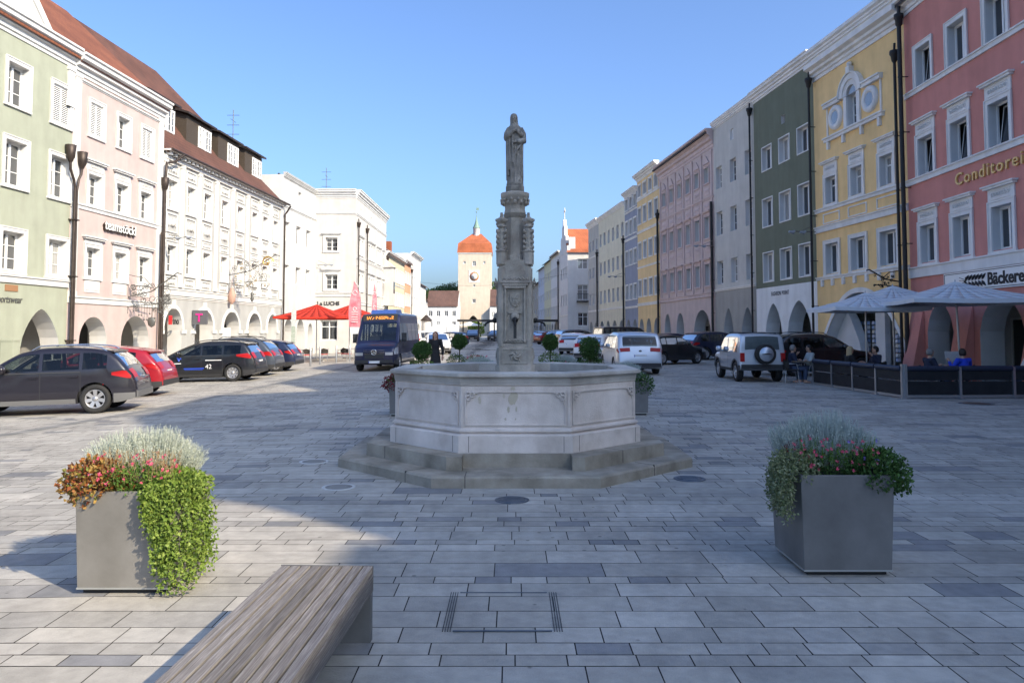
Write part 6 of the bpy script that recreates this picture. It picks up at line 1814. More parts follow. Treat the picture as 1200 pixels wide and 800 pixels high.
def flowers(c, rad, n, seed, size, stem=True, h=.0):
    r = random.Random(seed); mb = MB(); c = Vector(c)
    for i in range(n):
        p = c+Vector((rad[0]*r.uniform(-1, 1), rad[1]*r.uniform(-1, 1), rad[2]*r.uniform(-1, 1)))
        for k in range(5):
            d = Vector((math.cos(k*1.257), math.sin(k*1.257)*.5-.4, math.sin(k*1.257)+.2))+rv(r)*.4
            leaf4(mb, p, d, size*.7, size, r)
    return mb
def stems(c, rad, n, seed, h):
    r = random.Random(seed); mb = MB(); c = Vector(c)
    for i in range(n):
        p = c+Vector((rad[0]*r.uniform(-1, 1), rad[1]*r.uniform(-1, 1), 0)); q = p+Vector((r.uniform(-.05, .05), r.uniform(-.05, .02), h*r.uniform(.6, 1.1)))
        s = Vector((.0015, 0, 0)); mb.add([p-s, p+s, q+s, q-s], [(0, 1, 2, 3)])
        for k in range(5): leaf4(mb, p.lerp(q, r.random()), rv(r)+Vector((0, 0, .3)), .007, .02, r)
    return mb

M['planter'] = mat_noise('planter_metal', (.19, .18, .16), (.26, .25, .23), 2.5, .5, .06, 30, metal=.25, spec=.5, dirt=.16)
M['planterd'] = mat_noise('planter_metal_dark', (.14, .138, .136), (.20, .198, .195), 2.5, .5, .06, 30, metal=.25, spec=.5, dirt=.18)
M['soil'] = mat_noise('potting_soil', (.02, .015, .01), (.05, .035, .025), 20, .95, .4)
def planter(label, x, y, w, d, h, mat, rz=0, taper=1.06, group=None):
    t = thing('planter', label, 'planter', (x, y, gz(x, y)+.01), rz, group)
    mb = MB(); a, b = w/2, w/2*taper; e, f = d/2, d/2*taper; k = .025
    o0 = [(-a, -e, .035), (a, -e, .035), (a, e, .035), (-a, e, .035)]; o1 = [(-b, -f, h), (b, -f, h), (b, f, h), (-b, f, h)]
    i1 = [(-b+k, -f+k, h), (b-k, -f+k, h), (b-k, f-k, h), (-b+k, f-k, h)]; i0 = [(x_, y_, h-.08) for x_, y_, z_ in i1]
    V = o0+o1+i1+i0
    F_ = [(0, 3, 2, 1)]
    for q in range(4):
        r_ = (q+1) % 4
        F_ += [(q, r_, 4+r_, 4+q), (4+q, 4+r_, 8+r_, 8+q), (8+q, 8+r_, 12+r_, 12+q)]
    mb.add(V, F_); o = mb.build('box', mat, t)
    bv = o.modifiers.new('bevel', 'BEVEL'); bv.width = .004; bv.segments = 2
    mb = MB(); mb.box(-a+.03, a-.03, -e+.03, e-.03, 0.0, .035); mb.build('foot', M['black'], t)
    mb = MB(); mb.box(-a-.004, a+.004, -e-.004, e+.004, .03, .042); mb.build('bottom_edge', M['pale_edge'], t)
    mb = MB(); mb.quad(*i0); mb.build('soil', M['soil'], t)
    return t
M['pale_edge'] = mat_plain('bare_metal_edge', (.45, .46, .44), .4, .6)
def plant(name, label, cat, mb, mats, loc, extra=(), group=None):
    t = thing(name, label, cat, loc, 0, group)
    mb.build('foliage', mats, t)
    for nm, m2, mt in extra: m2.build(nm, mt, t)
    return t
# left planter
PX, PY = -2.77, 5.90; PZ = gz(PX, PY)+.01
planter('grey metal planter box in the sun, left of the fountain', PX, PY, .655, .66, .72, M['planter'])
base = (PX, PY, PZ+.70)
plant('cushion_bush', 'silvery white cushion bush at the back of the left planter', 'plant', tuft((-.06, .10, -.02), (.38, .26, 0), .42, 2000, 11, .003, .4), L_silver, base,
      [('dry_stem', stems((-.33, .05, .02), (.04, .03, 0), 5, 4, .34), L_dry)])
plant('coral_bells', 'rust red and yellow leaved plant spilling over the left corner of the sunny planter', 'plant', clump((-.27, -.20, .06), (.23, .23, .17), 2000, .030, .038, 12, .3, .5), L_heu, base)
plant('autumn_sage', 'pink flowered sage in the middle of the left planter', 'plant', clump((.0, -.20, .07), (.27, .18, .13), 1900, .014, .024, 13, .5, .3), L_green, base,
      [('flower_stem', stems((.02, -.16, .06), (.28, .15, 0), 170, 5, .22), L_dry), ('flower', flowers((.02, -.24, .17), (.30, .16, .10), 60, 6, .017), L_pink)])
def pf(r):
    a = r.random(); x0 = .10+.28*r.random(); y0 = -.33+.50*r.random()
    side = r.random() < .55
    P = [Vector((x0*.7, y0*.8, .05+.12*r.random()))]
    if side or x0 < .12:
        xx = .14+.25*r.random()**.8; P.append(Vector((xx, -.37-.05*r.random(), .02)))
        if xx < .2: ln = .15+.3*r.random()*((xx-.05)/.2)
        else: ln = .45+.26*r.random()
        P.append(Vector((xx+.02, -.40-.05*r.random(), -ln*.5))); P.append(Vector((xx+.04+.04*r.random(), -.39-.06*r.random(), -min(.68, ln))))
    else:
        P.append(Vector((.38+.06*r.random(), y0, .03))); q = .38+.11*r.random()
        P.append(Vector((q, y0-.02, -.25-.1*r.random()))); P.append(Vector((q+.03*r.random(), y0-.03, -.5-.18*r.random())))
    return P
plant('creeping_jenny', 'lime green trailing plant cascading down the right side of the left planter', 'plant', trail(None, 190, 14, pf, .026, .028, 11), L_lime, base,
      [('new_growth', clump((.30, -.16, .02), (.18, .24, .13), 1300, .026, .028, 15, .4, .5), L_lime)])
# right planter
PX, PY = 2.57, 6.30; PZ = gz(PX, PY)+.01
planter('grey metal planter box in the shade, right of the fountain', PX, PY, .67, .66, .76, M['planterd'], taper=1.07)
base = (PX, PY, PZ+.74)
plant('lavender_cotton', 'blue grey upright shrub at the back of the right planter', 'plant', tuft((-.02, .08, -.02), (.38, .27, 0), .46, 2100, 21, .003, .35), L_silverb, base)
plant('autumn_sage', 'pink flowered sage in the middle of the right planter', 'plant', clump((.0, -.16, .08), (.28, .18, .12), 1300, .014, .024, 23, .5, .3), L_dark, base,
      [('flower_stem', stems((-.02, -.14, .08), (.30, .16, 0), 120, 25, .2), L_green), ('flower', flowers((-.04, -.26, .17), (.34, .16, .12), 70, 26, .017), L_pink),
       ('purple_flower', flowers((.25, -.2, .16), (.25, .15, .1), 5, 27, .02), L_purple)])
plant('coral_bells', 'dark red leaves at the left rear of the right planter', 'plant', clump((-.26, -.03, .12), (.12, .12, .09), 160, .04, .05, 24, .5), L_red, base)
def pf2(r):
    x = -.40-.08*r.random(); y = -.38+.5*r.random(); P = [Vector((-.20-.1*r.random(), y*.8, .08+.1*r.random())), Vector((x, y, .03))]
    ln = .12+.22*r.random(); P.append(Vector((x-.04*r.random(), y-.02, -ln*.6))); P.append(Vector((x+.0-.03*r.random(), y-.03, -ln)))
    return P
plant('silver_thyme', 'pale variegated trailing plant over the left edge of the right planter', 'plant', trail(None, 100, 28, pf2, .018, .024, 11), L_var, base,
      [('new_growth', clump((-.34, -.16, .05), (.19, .25, .14), 1500, .018, .026, 29, .3, .4), L_var)])
plant('trailing_geranium', 'dark green bushy plant over the right edge of the right planter', 'plant', clump((.30, -.17, .01), (.24, .25, .20), 2600, .026, .034, 30, .2, .45), L_dark, base)
# planters behind the fountain
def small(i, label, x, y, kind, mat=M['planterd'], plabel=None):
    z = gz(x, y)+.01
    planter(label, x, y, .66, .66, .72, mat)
    b_ = (x, y, z+.70)
    if kind == 'ball': pass
    return b_
def topiary(label, b_, zc, r, seed):
    t = thing('topiary_ball', label, 'topiary', b_)
    mb = MB(); mb.tube([(0, 0, -.03), (.01, 0, zc-b_[2]-r*.5)], .018, 6); mb.build('stem', M['bark'], t)
    q = clump((0, 0, zc-b_[2]), (r, r, r), 3000, .032, .042, seed, .0, .6); q.ball((0, 0, zc-b_[2]), r*.55, 12); q.build('foliage', L_dark, t)
b1 = small(1, 'dark planter standing behind the left flank of the fountain basin', -2.29, 16.9, '')
plant('trailing_geranium', 'dark purple green plant hanging over the planter at the left flank of the fountain', 'plant', clump((-.22, -.15, -.02), (.3, .3, .2), 900, .035, .045, 41, .2), L_red, b1, [('inner_foliage', clump((-.12, -.1, .0), (.3, .3, .2), 700, .035, .045, 42, .2), L_dark)])
plant('lavender_cotton', 'silver grey bush on top of the planter at the left flank of the fountain', 'plant', tuft((.05, .1, 0), (.32, .25, 0), .36, 700, 43, .004), L_silverb, b1)
b1 = small(2, 'dark planter standing behind the right flank of the fountain basin', 2.62, 17.1, '')
plant('trailing_geranium', 'dark green plant hanging over the planter at the right flank of the fountain', 'plant', clump((.22, -.15, -.05), (.28, .3, .24), 1100, .035, .045, 44, .2), L_dark, b1)
plant('lavender_cotton', 'silver grey bush on the planter at the right flank of the fountain', 'plant', tuft((-.05, .1, 0), (.32, .25, 0), .34, 700, 45, .004), L_silverb, b1)
b1 = small(3, 'planter under the larger round topiary left of the column', -2.57, 22, ''); topiary('larger round topiary ball left of the column, beside the woman in black', b1, 1.36, .27, 50)
b1 = small(4, 'planter under the round topiary nearer the column on its left', -1.68, 24.6, ''); topiary('smaller round topiary ball left of the column', b1, 1.58, .24, 51)
plant('flower_bush', 'low green bush with red flowers left of the column', 'plant', clump((.55, -.2, .1), (.36, .3, .22), 1200, .03, .04, 52), L_green, b1, [('flower', flowers((.55, -.3, .2), (.35, .2, .12), 40, 53, .03), L_pink)])
plant('flower_bush', 'low green bush at the foot of the larger left topiary ball', 'plant', clump((0, 0, .08), (.36, .34, .2), 900, .03, .045, 71), L_green, (-2.57, 22, .84))
plant('flower_bush', 'low green bush at the foot of the smaller left topiary ball', 'plant', clump((-.1, 0, .1), (.32, .34, .24), 900, .03, .045, 72), L_dark, (-1.68, 24.6, .84))
b1 = small(5, 'planter with silver bush just left of the column', -.95, 22.5, '', M['planterd'])
plant('lavender_cotton', 'silver grey bush in a planter just left of the column', 'plant', tuft((0, 0, 0), (.33, .3, 0), .36, 800, 54, .005), L_silverb, b1)
b1 = small(6, 'planter under the round topiary next right of the column', 1.22, 24.6, ''); topiary('smaller round topiary ball right of the column', b1, 1.56, .25, 55)
plant('lavender_cotton', 'silver grey bush under the smaller right topiary ball', 'plant', tuft((.45, -.1, -.02), (.33, .3, 0), .34, 700, 56, .005), L_silverb, b1)
b1 = small(7, 'planter under the larger round topiary right of the column', 2.2, 21.8, ''); topiary('larger round topiary ball in front of the white hatchback', b1, 1.44, .30, 57)
plant('creeping_jenny', 'lime green low plant beneath the larger right topiary ball', 'plant', clump((.1, -.15, .02), (.42, .36, .09), 900, .03, .035, 58), L_lime, b1)
plant('flower_bush', 'low dark bush with a few red flowers just right of the column', 'plant', clump((-.85, .1, .05), (.5, .35, .2), 1200, .03, .04, 59), L_dark, b1, [('flower', flowers((-.85, -.2, .12), (.4, .2, .12), 18, 60, .03), L_pink)])
plant('flower_bush', 'dark green bush around the stem of the larger right topiary ball', 'plant', clump((0, 0, .14), (.38, .36, .24), 1000, .03, .045, 73), L_dark, (2.2, 21.8, .84))
plant('flower_bush', 'dark green bush around the stem of the smaller right topiary ball', 'plant', clump((0, 0, .14), (.38, .36, .26), 1000, .03, .045, 74), L_green, (1.22, 24.6, .86))
b1 = small(8, 'planter with low silver bush in front of the silver people carrier', 3.0, 20.6, '')
plant('lavender_cotton', 'silver grey bush in front of the silver people carrier', 'plant', tuft((0, 0, -.04), (.36, .33, 0), .32, 800, 61, .005), L_silverb, b1)

# ------------------------------------------------------------------ trees beyond the tower
def tree(label, x, y, h, r, seed, dens=3500):
    t = thing('tree', label, 'tree', (x, y, gz(x, y)))
    rr = random.Random(seed); mb = MB(); mb.tube([(0, 0, 0), (.1, .1, h*.45), (0, 0, h*.75)], [.35, .25, .1], 8)
    tips = []
    for i in range(7):
        a = i*.9+rr.random(); p = Vector((0, 0, h*(.35+.05*i))); q = Vector((math.cos(a)*r*.7, math.sin(a)*r*.7, h*(.6+.05*i))); mb.tube([p, p.lerp(q, .5)+Vector((0, 0, .5)), q], [.14, .09, .04], 6); tips.append(q)
    mb.build('trunk', M['bark'], t)
    cm = MB(); C_ = tips+[Vector((0, 0, h*.85)), Vector((0, 0, h*.65))]
    for i in range(dens):
        c = rr.choice(C_); v = rv(rr)*r*.55; v.z *= .75
        leaf(cm, c+v, rv(rr)+Vector((0, 0, .3)), .35*rr.uniform(.6, 1.2), .45*rr.uniform(.6, 1.2), rr)
    cm.build('crown', L_tree, t)
for (px, d, h, r, lb) in ((506, 200, 12.5, 4.0, 'leftmost small tree behind the low white house'), (519, 205, 14.0, 4.8, 'large green tree behind the roof of the low white house'), (531, 198, 13.0, 3.8, 'green tree touching the left edge of the tower'), (581, 200, 14.2, 4.5, 'green tree between the tower and the fountain column'), (597, 210, 13.6, 4.2, 'green tree behind the fountain column'), (628, 215, 12.0, 4.0, 'small tree beyond the far end of the right row')):
    tree(lb, (px-600)/900*d, d, h, r, int(px))
# ------------------------------------------------------------------ bench
wm_, nt_, b_ = nodes('weathered_bench_wood')
tc = N(nt_, 'ShaderNodeTexCoord'); mp = N(nt_, 'ShaderNodeMapping'); mp.inputs['Scale'].default_value = (60, 1.8, 60)
no = N(nt_, 'ShaderNodeTexNoise'); no.inputs['Scale'].default_value = 2.2; no.inputs['Detail'].default_value = 9; no.inputs['Roughness'].default_value = .68; no.inputs['Distortion'].default_value = .4
nt_.links.new(tc.outputs['Object'], mp.inputs['Vector']); nt_.links.new(mp.outputs[0], no.inputs['Vector'])
cr = N(nt_, 'ShaderNodeValToRGB'); cr.color_ramp.elements[0].position = .28; cr.color_ramp.elements[0].color = (.085, .076, .07, 1); cr.color_ramp.elements[1].position = .68; cr.color_ramp.elements[1].color = (.30, .28, .265, 1)
e = cr.color_ramp.elements.new(.5); e.color = (.17, .155, .145, 1)
nt_.links.new(no.outputs[0], cr.inputs['Fac'])
g_ = N(nt_, 'ShaderNodeNewGeometry'); r_ = N(nt_, 'ShaderNodeMapRange'); r_.inputs['To Min'].default_value = .68; r_.inputs['To Max'].default_value = 1.15
nt_.links.new(g_.outputs['Random Per Island'], r_.inputs['Value'])
mx = N(nt_, 'ShaderNodeMix', data_type='RGBA', blend_type='MULTIPLY'); mx.inputs[0].default_value = 1
nt_.links.new(cr.outputs[0], mx.inputs[6]); cb = N(nt_, 'ShaderNodeCombineColor')
for i in range(3): nt_.links.new(r_.outputs[0], cb.inputs[i])
nt_.links.new(cb.outputs[0], mx.inputs[7]); nt_.links.new(mx.outputs[2], b_.inputs['Base Color']); b_.inputs['Roughness'].default_value = .8
bp = N(nt_, 'ShaderNodeBump'); bp.inputs['Strength'].default_value = .7; bp.inputs['Distance'].default_value = .004
nt_.links.new(no.outputs[0], bp.inputs['Height']); nt_.links.new(bp.outputs[0], b_.inputs['Normal'])
BX, BY = -1.155, 3.4
t = thing('bench', 'long weathered wooden slat bench on dark end panels in the foreground', 'bench', (BX-.028, BY, gz(BX, BY)+.003), R(-1.9))
b = MB(); n = 9; wd = .575; s_ = wd/n
rr = random.Random(9)
for i in range(n):
    x = -wd/2+i*s_; b.box(x+.006+rr.uniform(0, .002), x+s_-.006, -1.4, 1.4+rr.uniform(-.004, .004), .402, .445+rr.uniform(-.002, .002))
o = b.build('seat', wm_, t); bv = o.modifiers.new('bevel', 'BEVEL'); bv.width = .0015; bv.segments = 1
b = MB(); b.box(-wd/2-.0, -wd/2+.035, -1.4, 1.4, .30, .399); b.box(wd/2-.035, wd/2, -1.4, 1.4, .30, .399); b.build('apron', wm_, t)
b = MB(); b.box(-wd/2+.002, wd/2-.002, 1.402, 1.408, .33, .447); b.build('end_strip', M['planterd'], t)
for y in (-1.36, 1.365):
    b = MB(); b.box(-wd/2+.0+.002, wd/2-.002, y-.03, y+.03, .0, .299); b.build('end_panel', M['planterd'], t)
b = MB(); b.box(-wd/2+.04, wd/2-.04, -1.38, 1.38, .34, .37); b.build('frame', M['black'], t)  # solid black sheet stands in for the shade between the slats

# ------------------------------------------------------------------ people
SK = mat_plain('skin', (.50, .29, .20), .55); 
HAIR = dict(dark=mat_plain('dark_hair', (.02, .015, .012), .6), grey=mat_plain('grey_hair', (.18, .17, .16), .6), blonde=mat_plain('blonde_hair', (.42, .30, .16), .55), brown=mat_plain('brown_hair', (.16, .06, .025), .55))
CL = dict(navy=mat_plain('navy_cloth', (.015, .02, .045), .85), blue=mat_plain('royal_blue_cloth', (.012, .05, .50), .8), black=mat_plain('black_cloth', (.012, .012, .014), .85), pale=mat_plain('pale_cloth', (.45, .48, .46), .85), jeans=mat_plain('jeans_cloth', (.05, .07, .12), .85), white=mat_plain('white_cloth', (.7, .7, .72), .85))
def figure(label, x, y, face, shirt, legs, hair, seated=True, lh=None, rh=None, longhair=False, nod=0.0, group=None):
    """face = heading in degrees the person looks at; body in a local frame looking along -y"""
    root = thing('person', label, 'person', (x, y, gz(x, y)+.008), R(face+90))
    V = Vector
    hz = .48 if seated else .93
    hip = V((0, 0, hz)); chest = V((0, -.03 if seated else 0, hz+.36)); neck = V((0, -.03, hz+.55)); head = V((0, -.055, hz+.70))
    sh = [V((s*.19, -.01, hz+.49)) for s in (-1, 1)]
    hands = [rh or V((-.16, -.38, hz+.28)), lh or V((.16, -.38, hz+.28))] if seated else [rh or V((-.27, -.06, hz-.06)), lh or V((.27, -.06, hz-.06))]
    elb = []
    for s, a, h in zip((-1, 1), sh, hands):
        m_ = a.lerp(h, .5); d = (h-a).length; dr = math.sqrt(max(.0, .30**2-(d/2)**2)); elb.append(m_+V((s*.35, .25, -.9)).normalized()*dr)
    hp = [V((s*.09, 0, hz)) for s in (-1, 1)]
    if seated: kn = [V((s*.12, -.44, hz+.02)) for s in (-1, 1)]; an = [V((s*.12, -.42, .09)) for s in (-1, 1)]
    else: kn = [V((s*.09, -.02, .50)) for s in (-1, 1)]; an = [V((s*.09, .01, .09)) for s in (-1, 1)]
    b = MB()
    b.tube([hip, (hip+chest)/2, chest, chest+V((0, 0, .12)), neck], [.12, .115, .135, .11, .055], 12)
    b.tube([neck-V((0, 0, .04)), head], [.055, .052], 10)
    for s, a, e_, h in zip((-1, 1), sh, elb, hands):
        b.tube([chest+V((0, 0, .10)), a, a.lerp(e_, .5), e_], [.07, .062, .05, .042], 10); b.tube([e_, e_.lerp(h, .4), h], [.042, .040, .027], 10)
        d = (h-e_).normalized(); u = d.cross(V((0, 0, 1))).normalized()
        b.tube([h, h+d*.05, h+d*.09], [.028, .04, .036], 8)
        for i in range(4): b.tube([h+d*.08+u*(i-1.5)*.018, h+d*.12+u*(i-1.5)*.02+V((0, 0, -.008)), h+d*(.15+.008*(i % 3))+u*(i-1.5)*.02+V((0, 0, -.03))], [.010, .009, .007], 6)
        b.tube([h+d*.03+u*.03*-s, h+d*.07+u*.055*-s, h+d*.10+u*.06*-s], [.013, .011, .008], 6)
    for a, k_, f in zip(hp, kn, an):
        b.tube([a, a.lerp(k_, .5), k_], [.095, .08, .058], 10); b.tube([k_, k_.lerp(f, .35), f], [.058, .055, .036], 10)
        b.tube([f+V((0, .05, -.04)), f+V((0, -.06, -.05)), f+V((0, -.17, -.065))], [.04, .04, .025], 8)
    b.lathe([(.003, -.115), (.035, -.108), (.06, -.075), (.075, -.02), (.078, .03), (.066, .08), (.035, .108), (.003, .115)], 16, head, sy=1.18)
    b.tube([head+V((0, -.085, .02)), head+V((0, -.108, -.012)), head+V((0, -.088, -.02))], [.008, .015, .011], 8)
    b.ball(head+V((0, -.078, -.05)), .02, 8); b.ball(head+V((0, -.072, -.09)), .022, 8)
    for s in (-1, 1): b.ball(head+V((s*.078, .0, 0)), .022, 8)
    body = link('body', remesh(b, .0095, SK, 'body', 1), root)
    e = MB()
    for s in (-1, 1): e.ball(head+V((s*.03, -.085, .012)), .010, 6)
    e.build('eye', HAIR['dark'], root)
    c = MB()
    c.tube([hip-V((0, 0, .04)), hip, (hip+chest)/2, chest, chest+V((0, 0, .13)), neck-V((0, 0, .005))], [.13, .150, .140, .155, .13, .07], 14)
    for a, e_, h in zip(sh, elb, hands):
        c.tube([chest+V((0, 0, .10)), a, a.lerp(e_, .5), e_], [.09, .08, .065, .056], 10); c.tube([e_, e_.lerp(h, .45), e_.lerp(h, .88)], [.056, .052, .04], 10)
    if not seated and legs is None:   # long coat / dress
        c.tube([hip+V((0, 0, .1)), hip-V((0, 0, .3)), V((0, 0, .35))], [.16, .20, .24], 16)
    link('shirt', remesh(c, .013, shirt, 'shirt', 2), root)
    if legs:
        c = MB()
        c.tube([hip+V((0, 0, .06)), hip-V((0, 0, .06))], [.135, .13], 12)
        for a, k_, f in zip(hp, kn, an): c.tube([a, a.lerp(k_, .5), k_], [.115, .095, .074], 10); c.tube([k_, k_.lerp(f, .4), f+V((0, 0, .02))], [.074, .068, .058], 10)
        link('trousers', remesh(c, .013, legs, 'trousers', 2), root)
    c = MB()
    c.lathe([(.086, .015), (.088, .05), (.072, .095), (.038, .122), (.003, .13)], 16, head+V((0, .012, 0)), sy=1.12)
    for i in range(9):
        t_ = R(0)+R(180)*i/8; d = V((math.cos(t_)*.078, math.sin(t_)*.088, 0))
        c.tube([head+d+V((0, .005, .05)), head+d+V((0, .005, -.03)), head+d*(1.05 if longhair else .8)+V((0, .01, -.19 if longhair else -.075))], [.026, .026, .03 if longhair else .014], 8)
    link('hair', remesh(c, .011, hair, 'hair', 2), root)
    return root
V3 = Vector
figure('man with short grey hair in a navy shirt sitting at the terrace table', 11.95, 22.1, 5, CL['navy'], CL['jeans'], HAIR['grey'], lh=V3((.10, -.36, .80)), rh=V3((-.12, -.38, .78)))
figure('person with dark hair in a bright blue shirt reading at the terrace table', 12.75, 21.75, 100, CL['blue'], CL['jeans'], HAIR['dark'], lh=V3((.2, -.33, .95)), rh=V3((-.2, -.33, .95)))
figure('blonde woman in black sitting left of the parasol pole', 10.75, 24.6, 0, CL['black'], CL['black'], HAIR['blonde'], longhair=True)
figure('dark haired man in a dark jacket right of the parasol pole', 11.75, 24.8, 180, CL['navy'], CL['jeans'], HAIR['dark'], lh=V3((.05, -.2, 1.02)))
figure('grey haired man in dark blue leaning on the table beside the silver off roader', 9.65, 26.6, -10, CL['navy'], CL['jeans'], HAIR['grey'], lh=V3((.1, -.2, .98)))
figure('dark haired person in a pale top on the green backed chair', 10.35, 26.7, 180, CL['pale'], CL['jeans'], HAIR['dark'])
figure('person in white at the right edge of the terrace', 14.75, 21.9, 180, CL['white'], CL['jeans'], HAIR['brown'])
figure('woman with brown hair in a black coat standing behind the fountain', -2.8, 28.2, -95, CL['black'], None, HAIR['brown'], seated=False, longhair=True)

# ------------------------------------------------------------------ terrace furniture
alu = mat_plain('brushed_aluminium', (.42, .43, .45), .35, .8); wood = mat_plain('table_wood', (.22, .17, .12), .6)
wick = mat_noise('dark_wicker', (.02, .018, .016), (.05, .045, .04), 60, .8, .4, 120)
def table(label, x, y, w=.8, top=None, group=None):
    t = thing('cafe_table', label, 'table', (x, y, gz(x, y)+.008), 0, group)
    b = MB(); b.box(-w/2, w/2, -w/2, w/2, .72, .75); b.build('table_top', top or wood, t)
    b = MB(); b.tube([(0, 0, .02), (0, 0, .72)], .03, 8); b.build('leg', alu, t)
    b = MB(); b.lathe([(.24, 0), (.24, .015), (.04, .03)], 20); b.build('base', alu, t)
    return t
def chair(label, x, y, face, seatm, backm, group=None, src=None):
    if src:
        t = copy_tree(src); t.location = (x, y, gz(x, y)+.008); t.rotation_euler = (0, 0, R(face+90)); t['label'] = label
        if group: t['group'] = group
        return t
    t = thing('cafe_chair', label, 'chair', (x, y, gz(x, y)+.008), R(face+90), group)
    b = MB(); b.box(-.23, .23, -.22, .22, .43, .47); b.build('seat', seatm, t)
    b = MB()
    for i in range(9):
        u0, u1 = -1+2*i/9, -1+2*(i+1)/9
        q = lambda u: (.25*math.sin(u*1.25), .21*math.cos(u*1.25)+.02)
        (xa, ya), (xb, yb) = q(u0), q(u1); b.prism([(xa, ya), (xb, yb), (xb*1.07, yb*1.07), (xa*1.07, ya*1.07)], .5, .82-.1*abs((u0+u1)/2), 0, 'z')
    b.build('backrest', backm, t)
    for sx_ in (-1, 1):
        for sy_ in (-1, 1): b = MB(); b.tube([(sx_*.2, sy_*.19, .43), (sx_*.23, sy_*.23, 0)], .014, 6); b.build('leg', alu, t)
    b = MB()
    for sx_ in (-1, 1): b.tube([(sx_*.24, .1, .66), (sx_*.26, -.15, .66), (sx_*.24, -.2, .45)], .014, 6)
    b.build('armrest', alu, t)
    return t
grn = mat_plain('green_seat_fabric', (.03, .07, .035), .8); redc = mat_plain('red_cushion', (.45, .02, .02), .8)
table('table between the navy shirted man and the blue shirted reader', 12.4, 22.2)
table('table between the blonde woman and the dark haired man', 11.25, 24.7)
table('table at the end of the barrier by the grey haired man', 10.0, 26.65)
table('empty table right of the blue shirted reader', 14.15, 22.0)
c0 = chair('chair under the navy shirted man', 11.95, 22.15, 5, wick, wick)
chair('chair under the blue shirted reader', 12.77, 21.7, 100, wick, wick, src=c0)
chair('chair under the blonde woman in black', 10.72, 24.6, 0, wick, wick, src=c0)
chair('chair under the dark haired man by the parasol pole', 11.78, 24.8, 180, wick, wick, src=c0)
chair('chair under the grey haired man beside the silver off roader', 9.62, 26.6, -10, wick, wick, src=c0)
chair('green backed chair under the person in the pale top', 10.4, 26.7, 180, grn, grn)
chair('chair under the person in white at the right edge', 14.8, 21.9, 180, wick, wick, src=c0)
chair('empty wicker chair at the empty table', 13.6, 22.3, 0, wick, wick, src=c0)
# menu held by the reader
b = MB(); b.prism([(-.24, 0), (0, .03), (.24, 0), (.24, .006), (0, .036), (-.24, .006)], 0, .34, 0, 'z')
nw = mat_noise('newsprint', (.35, .35, .33), (.62, .61, .58), 40, .8, 0)
o = b.build('newspaper', nw, None, (12.68, 22.12, 1.0), 0); o.rotation_euler = (R(-12), 0, R(10)); tag(o, 'newspaper held open by the person in blue', 'newspaper')
# barrier
fab = mat_noise('black_barrier_fabric', (.010, .011, .014), (.02, .022, .026), 4, .7, .1); pad = mat_plain('navy_padded_roll', (.012, .02, .045), .55)
def barrier(label, P0, P1, n):
    t = thing('terrace_barrier', label, 'barrier', (P0[0], P0[1], gz(*P0)+.008))
    d = Vector((P1[0]-P0[0], P1[1]-P0[1], 0)); L = d.length; t.rotation_euler = (0, 0, math.atan2(d.y, d.x))
    for i in range(n+1):
        x = L*i/n; b = MB(); b.box(x-.035, x+.035, -.05, .03, 0, .84 if i else .92); b.box(x-.09, x+.09, -.16, .16, 0, .012); b.build('post', alu, t)
    for i in range(n):
        x0, x1 = L*i/n+.04, L*(i+1)/n-.04
        b = MB(); b.box(x0, x1, -.008, .008, .10, .46); b.box(x0, x1, -.008, .008, .485, .74); b.build('panel', fab, t)
        b = MB(); b.tube([(x0, 0, .80), (x1, 0, .80)], .075, 10); b.build('padded_roll', pad, t)
    b = MB(); b.box(0, L, -.03, .0, .03, .09); b.build('bottom_rail', alu, t)
barrier('black fabric terrace barrier running along the side towards the off roader', (10.43, 20.62), (10.12, 25.9), 4)
barrier('black fabric terrace barrier along the front below the blue grey parasols', (10.5, 20.6), (16.5, 20.95), 4)
# parasols
def parasol(label, x, y, s, zt, ze, cloth, rz=0, lean=(0, 0), group=None, val=.12):
    t = thing('parasol', label, 'parasol', (x, y, gz(x, y)+.008), R(rz), group)
    b = MB(); h = s/2
    C_ = [(-h, -h, ze), (h, -h, ze), (h, h, ze), (-h, h, ze)]; top = (0, 0, zt)
    for i in range(4):
        p, q = Vector(C_[i]), Vector(C_[(i+1) % 4]); n = 8
        for k in range(n):
            for j in range(6):
                def S_(u, v):
                    e = p.lerp(q, u); w = Vector(top).lerp(e, v); w.z -= .05*math.sin(PI*v)+.035*math.sin(PI*u)*v; return w
                b.add([S_(k/n, j/6), S_((k+1)/n, j/6), S_((k+1)/n, (j+1)/6), S_(k/n, (j+1)/6)], [(0, 3, 2, 1)], 0, True)
        for k in range(n):
            a, c = S_(k/n, 1), S_((k+1)/n, 1); b.add([a, c, c-Vector((0, 0, val)), a-Vector((0, 0, val))], [(0, 1, 2, 3)])
    o = b.build('canopy', cloth, t)
    so_ = o.modifiers.new('thickness', 'SOLIDIFY'); so_.thickness = .012
    b = MB(); b.tube([(lean[0], lean[1], 0), (0, 0, zt-.05)], .03, 10); b.tube([(0, 0, zt-.05), (0, 0, zt+.06)], .03, 8, r2=.01); b.build('pole', alu, t)
    b = MB(); b.box(lean[0]-.35, lean[0]+.35, lean[1]-.35, lean[1]+.35, 0, .08); b.build('base', M['planterd'], t)
    for c in C_:
        b = MB(); b.tube([(0, 0, zt-.12), (c[0]*.97, c[1]*.97, ze-.03)], .014, 5); b.tube([(0, 0, ze-.1), (c[0]*.5, c[1]*.5, (zt+ze)/2-.08)], .012, 5); b.build('rib', alu, t)
    return t
pcl = mat_island('blue_grey_parasol_cloth', [(0, (.74, .77, .80)), (1, (.74, .77, .80))], .8, .2, .06, 3, trans=.12)
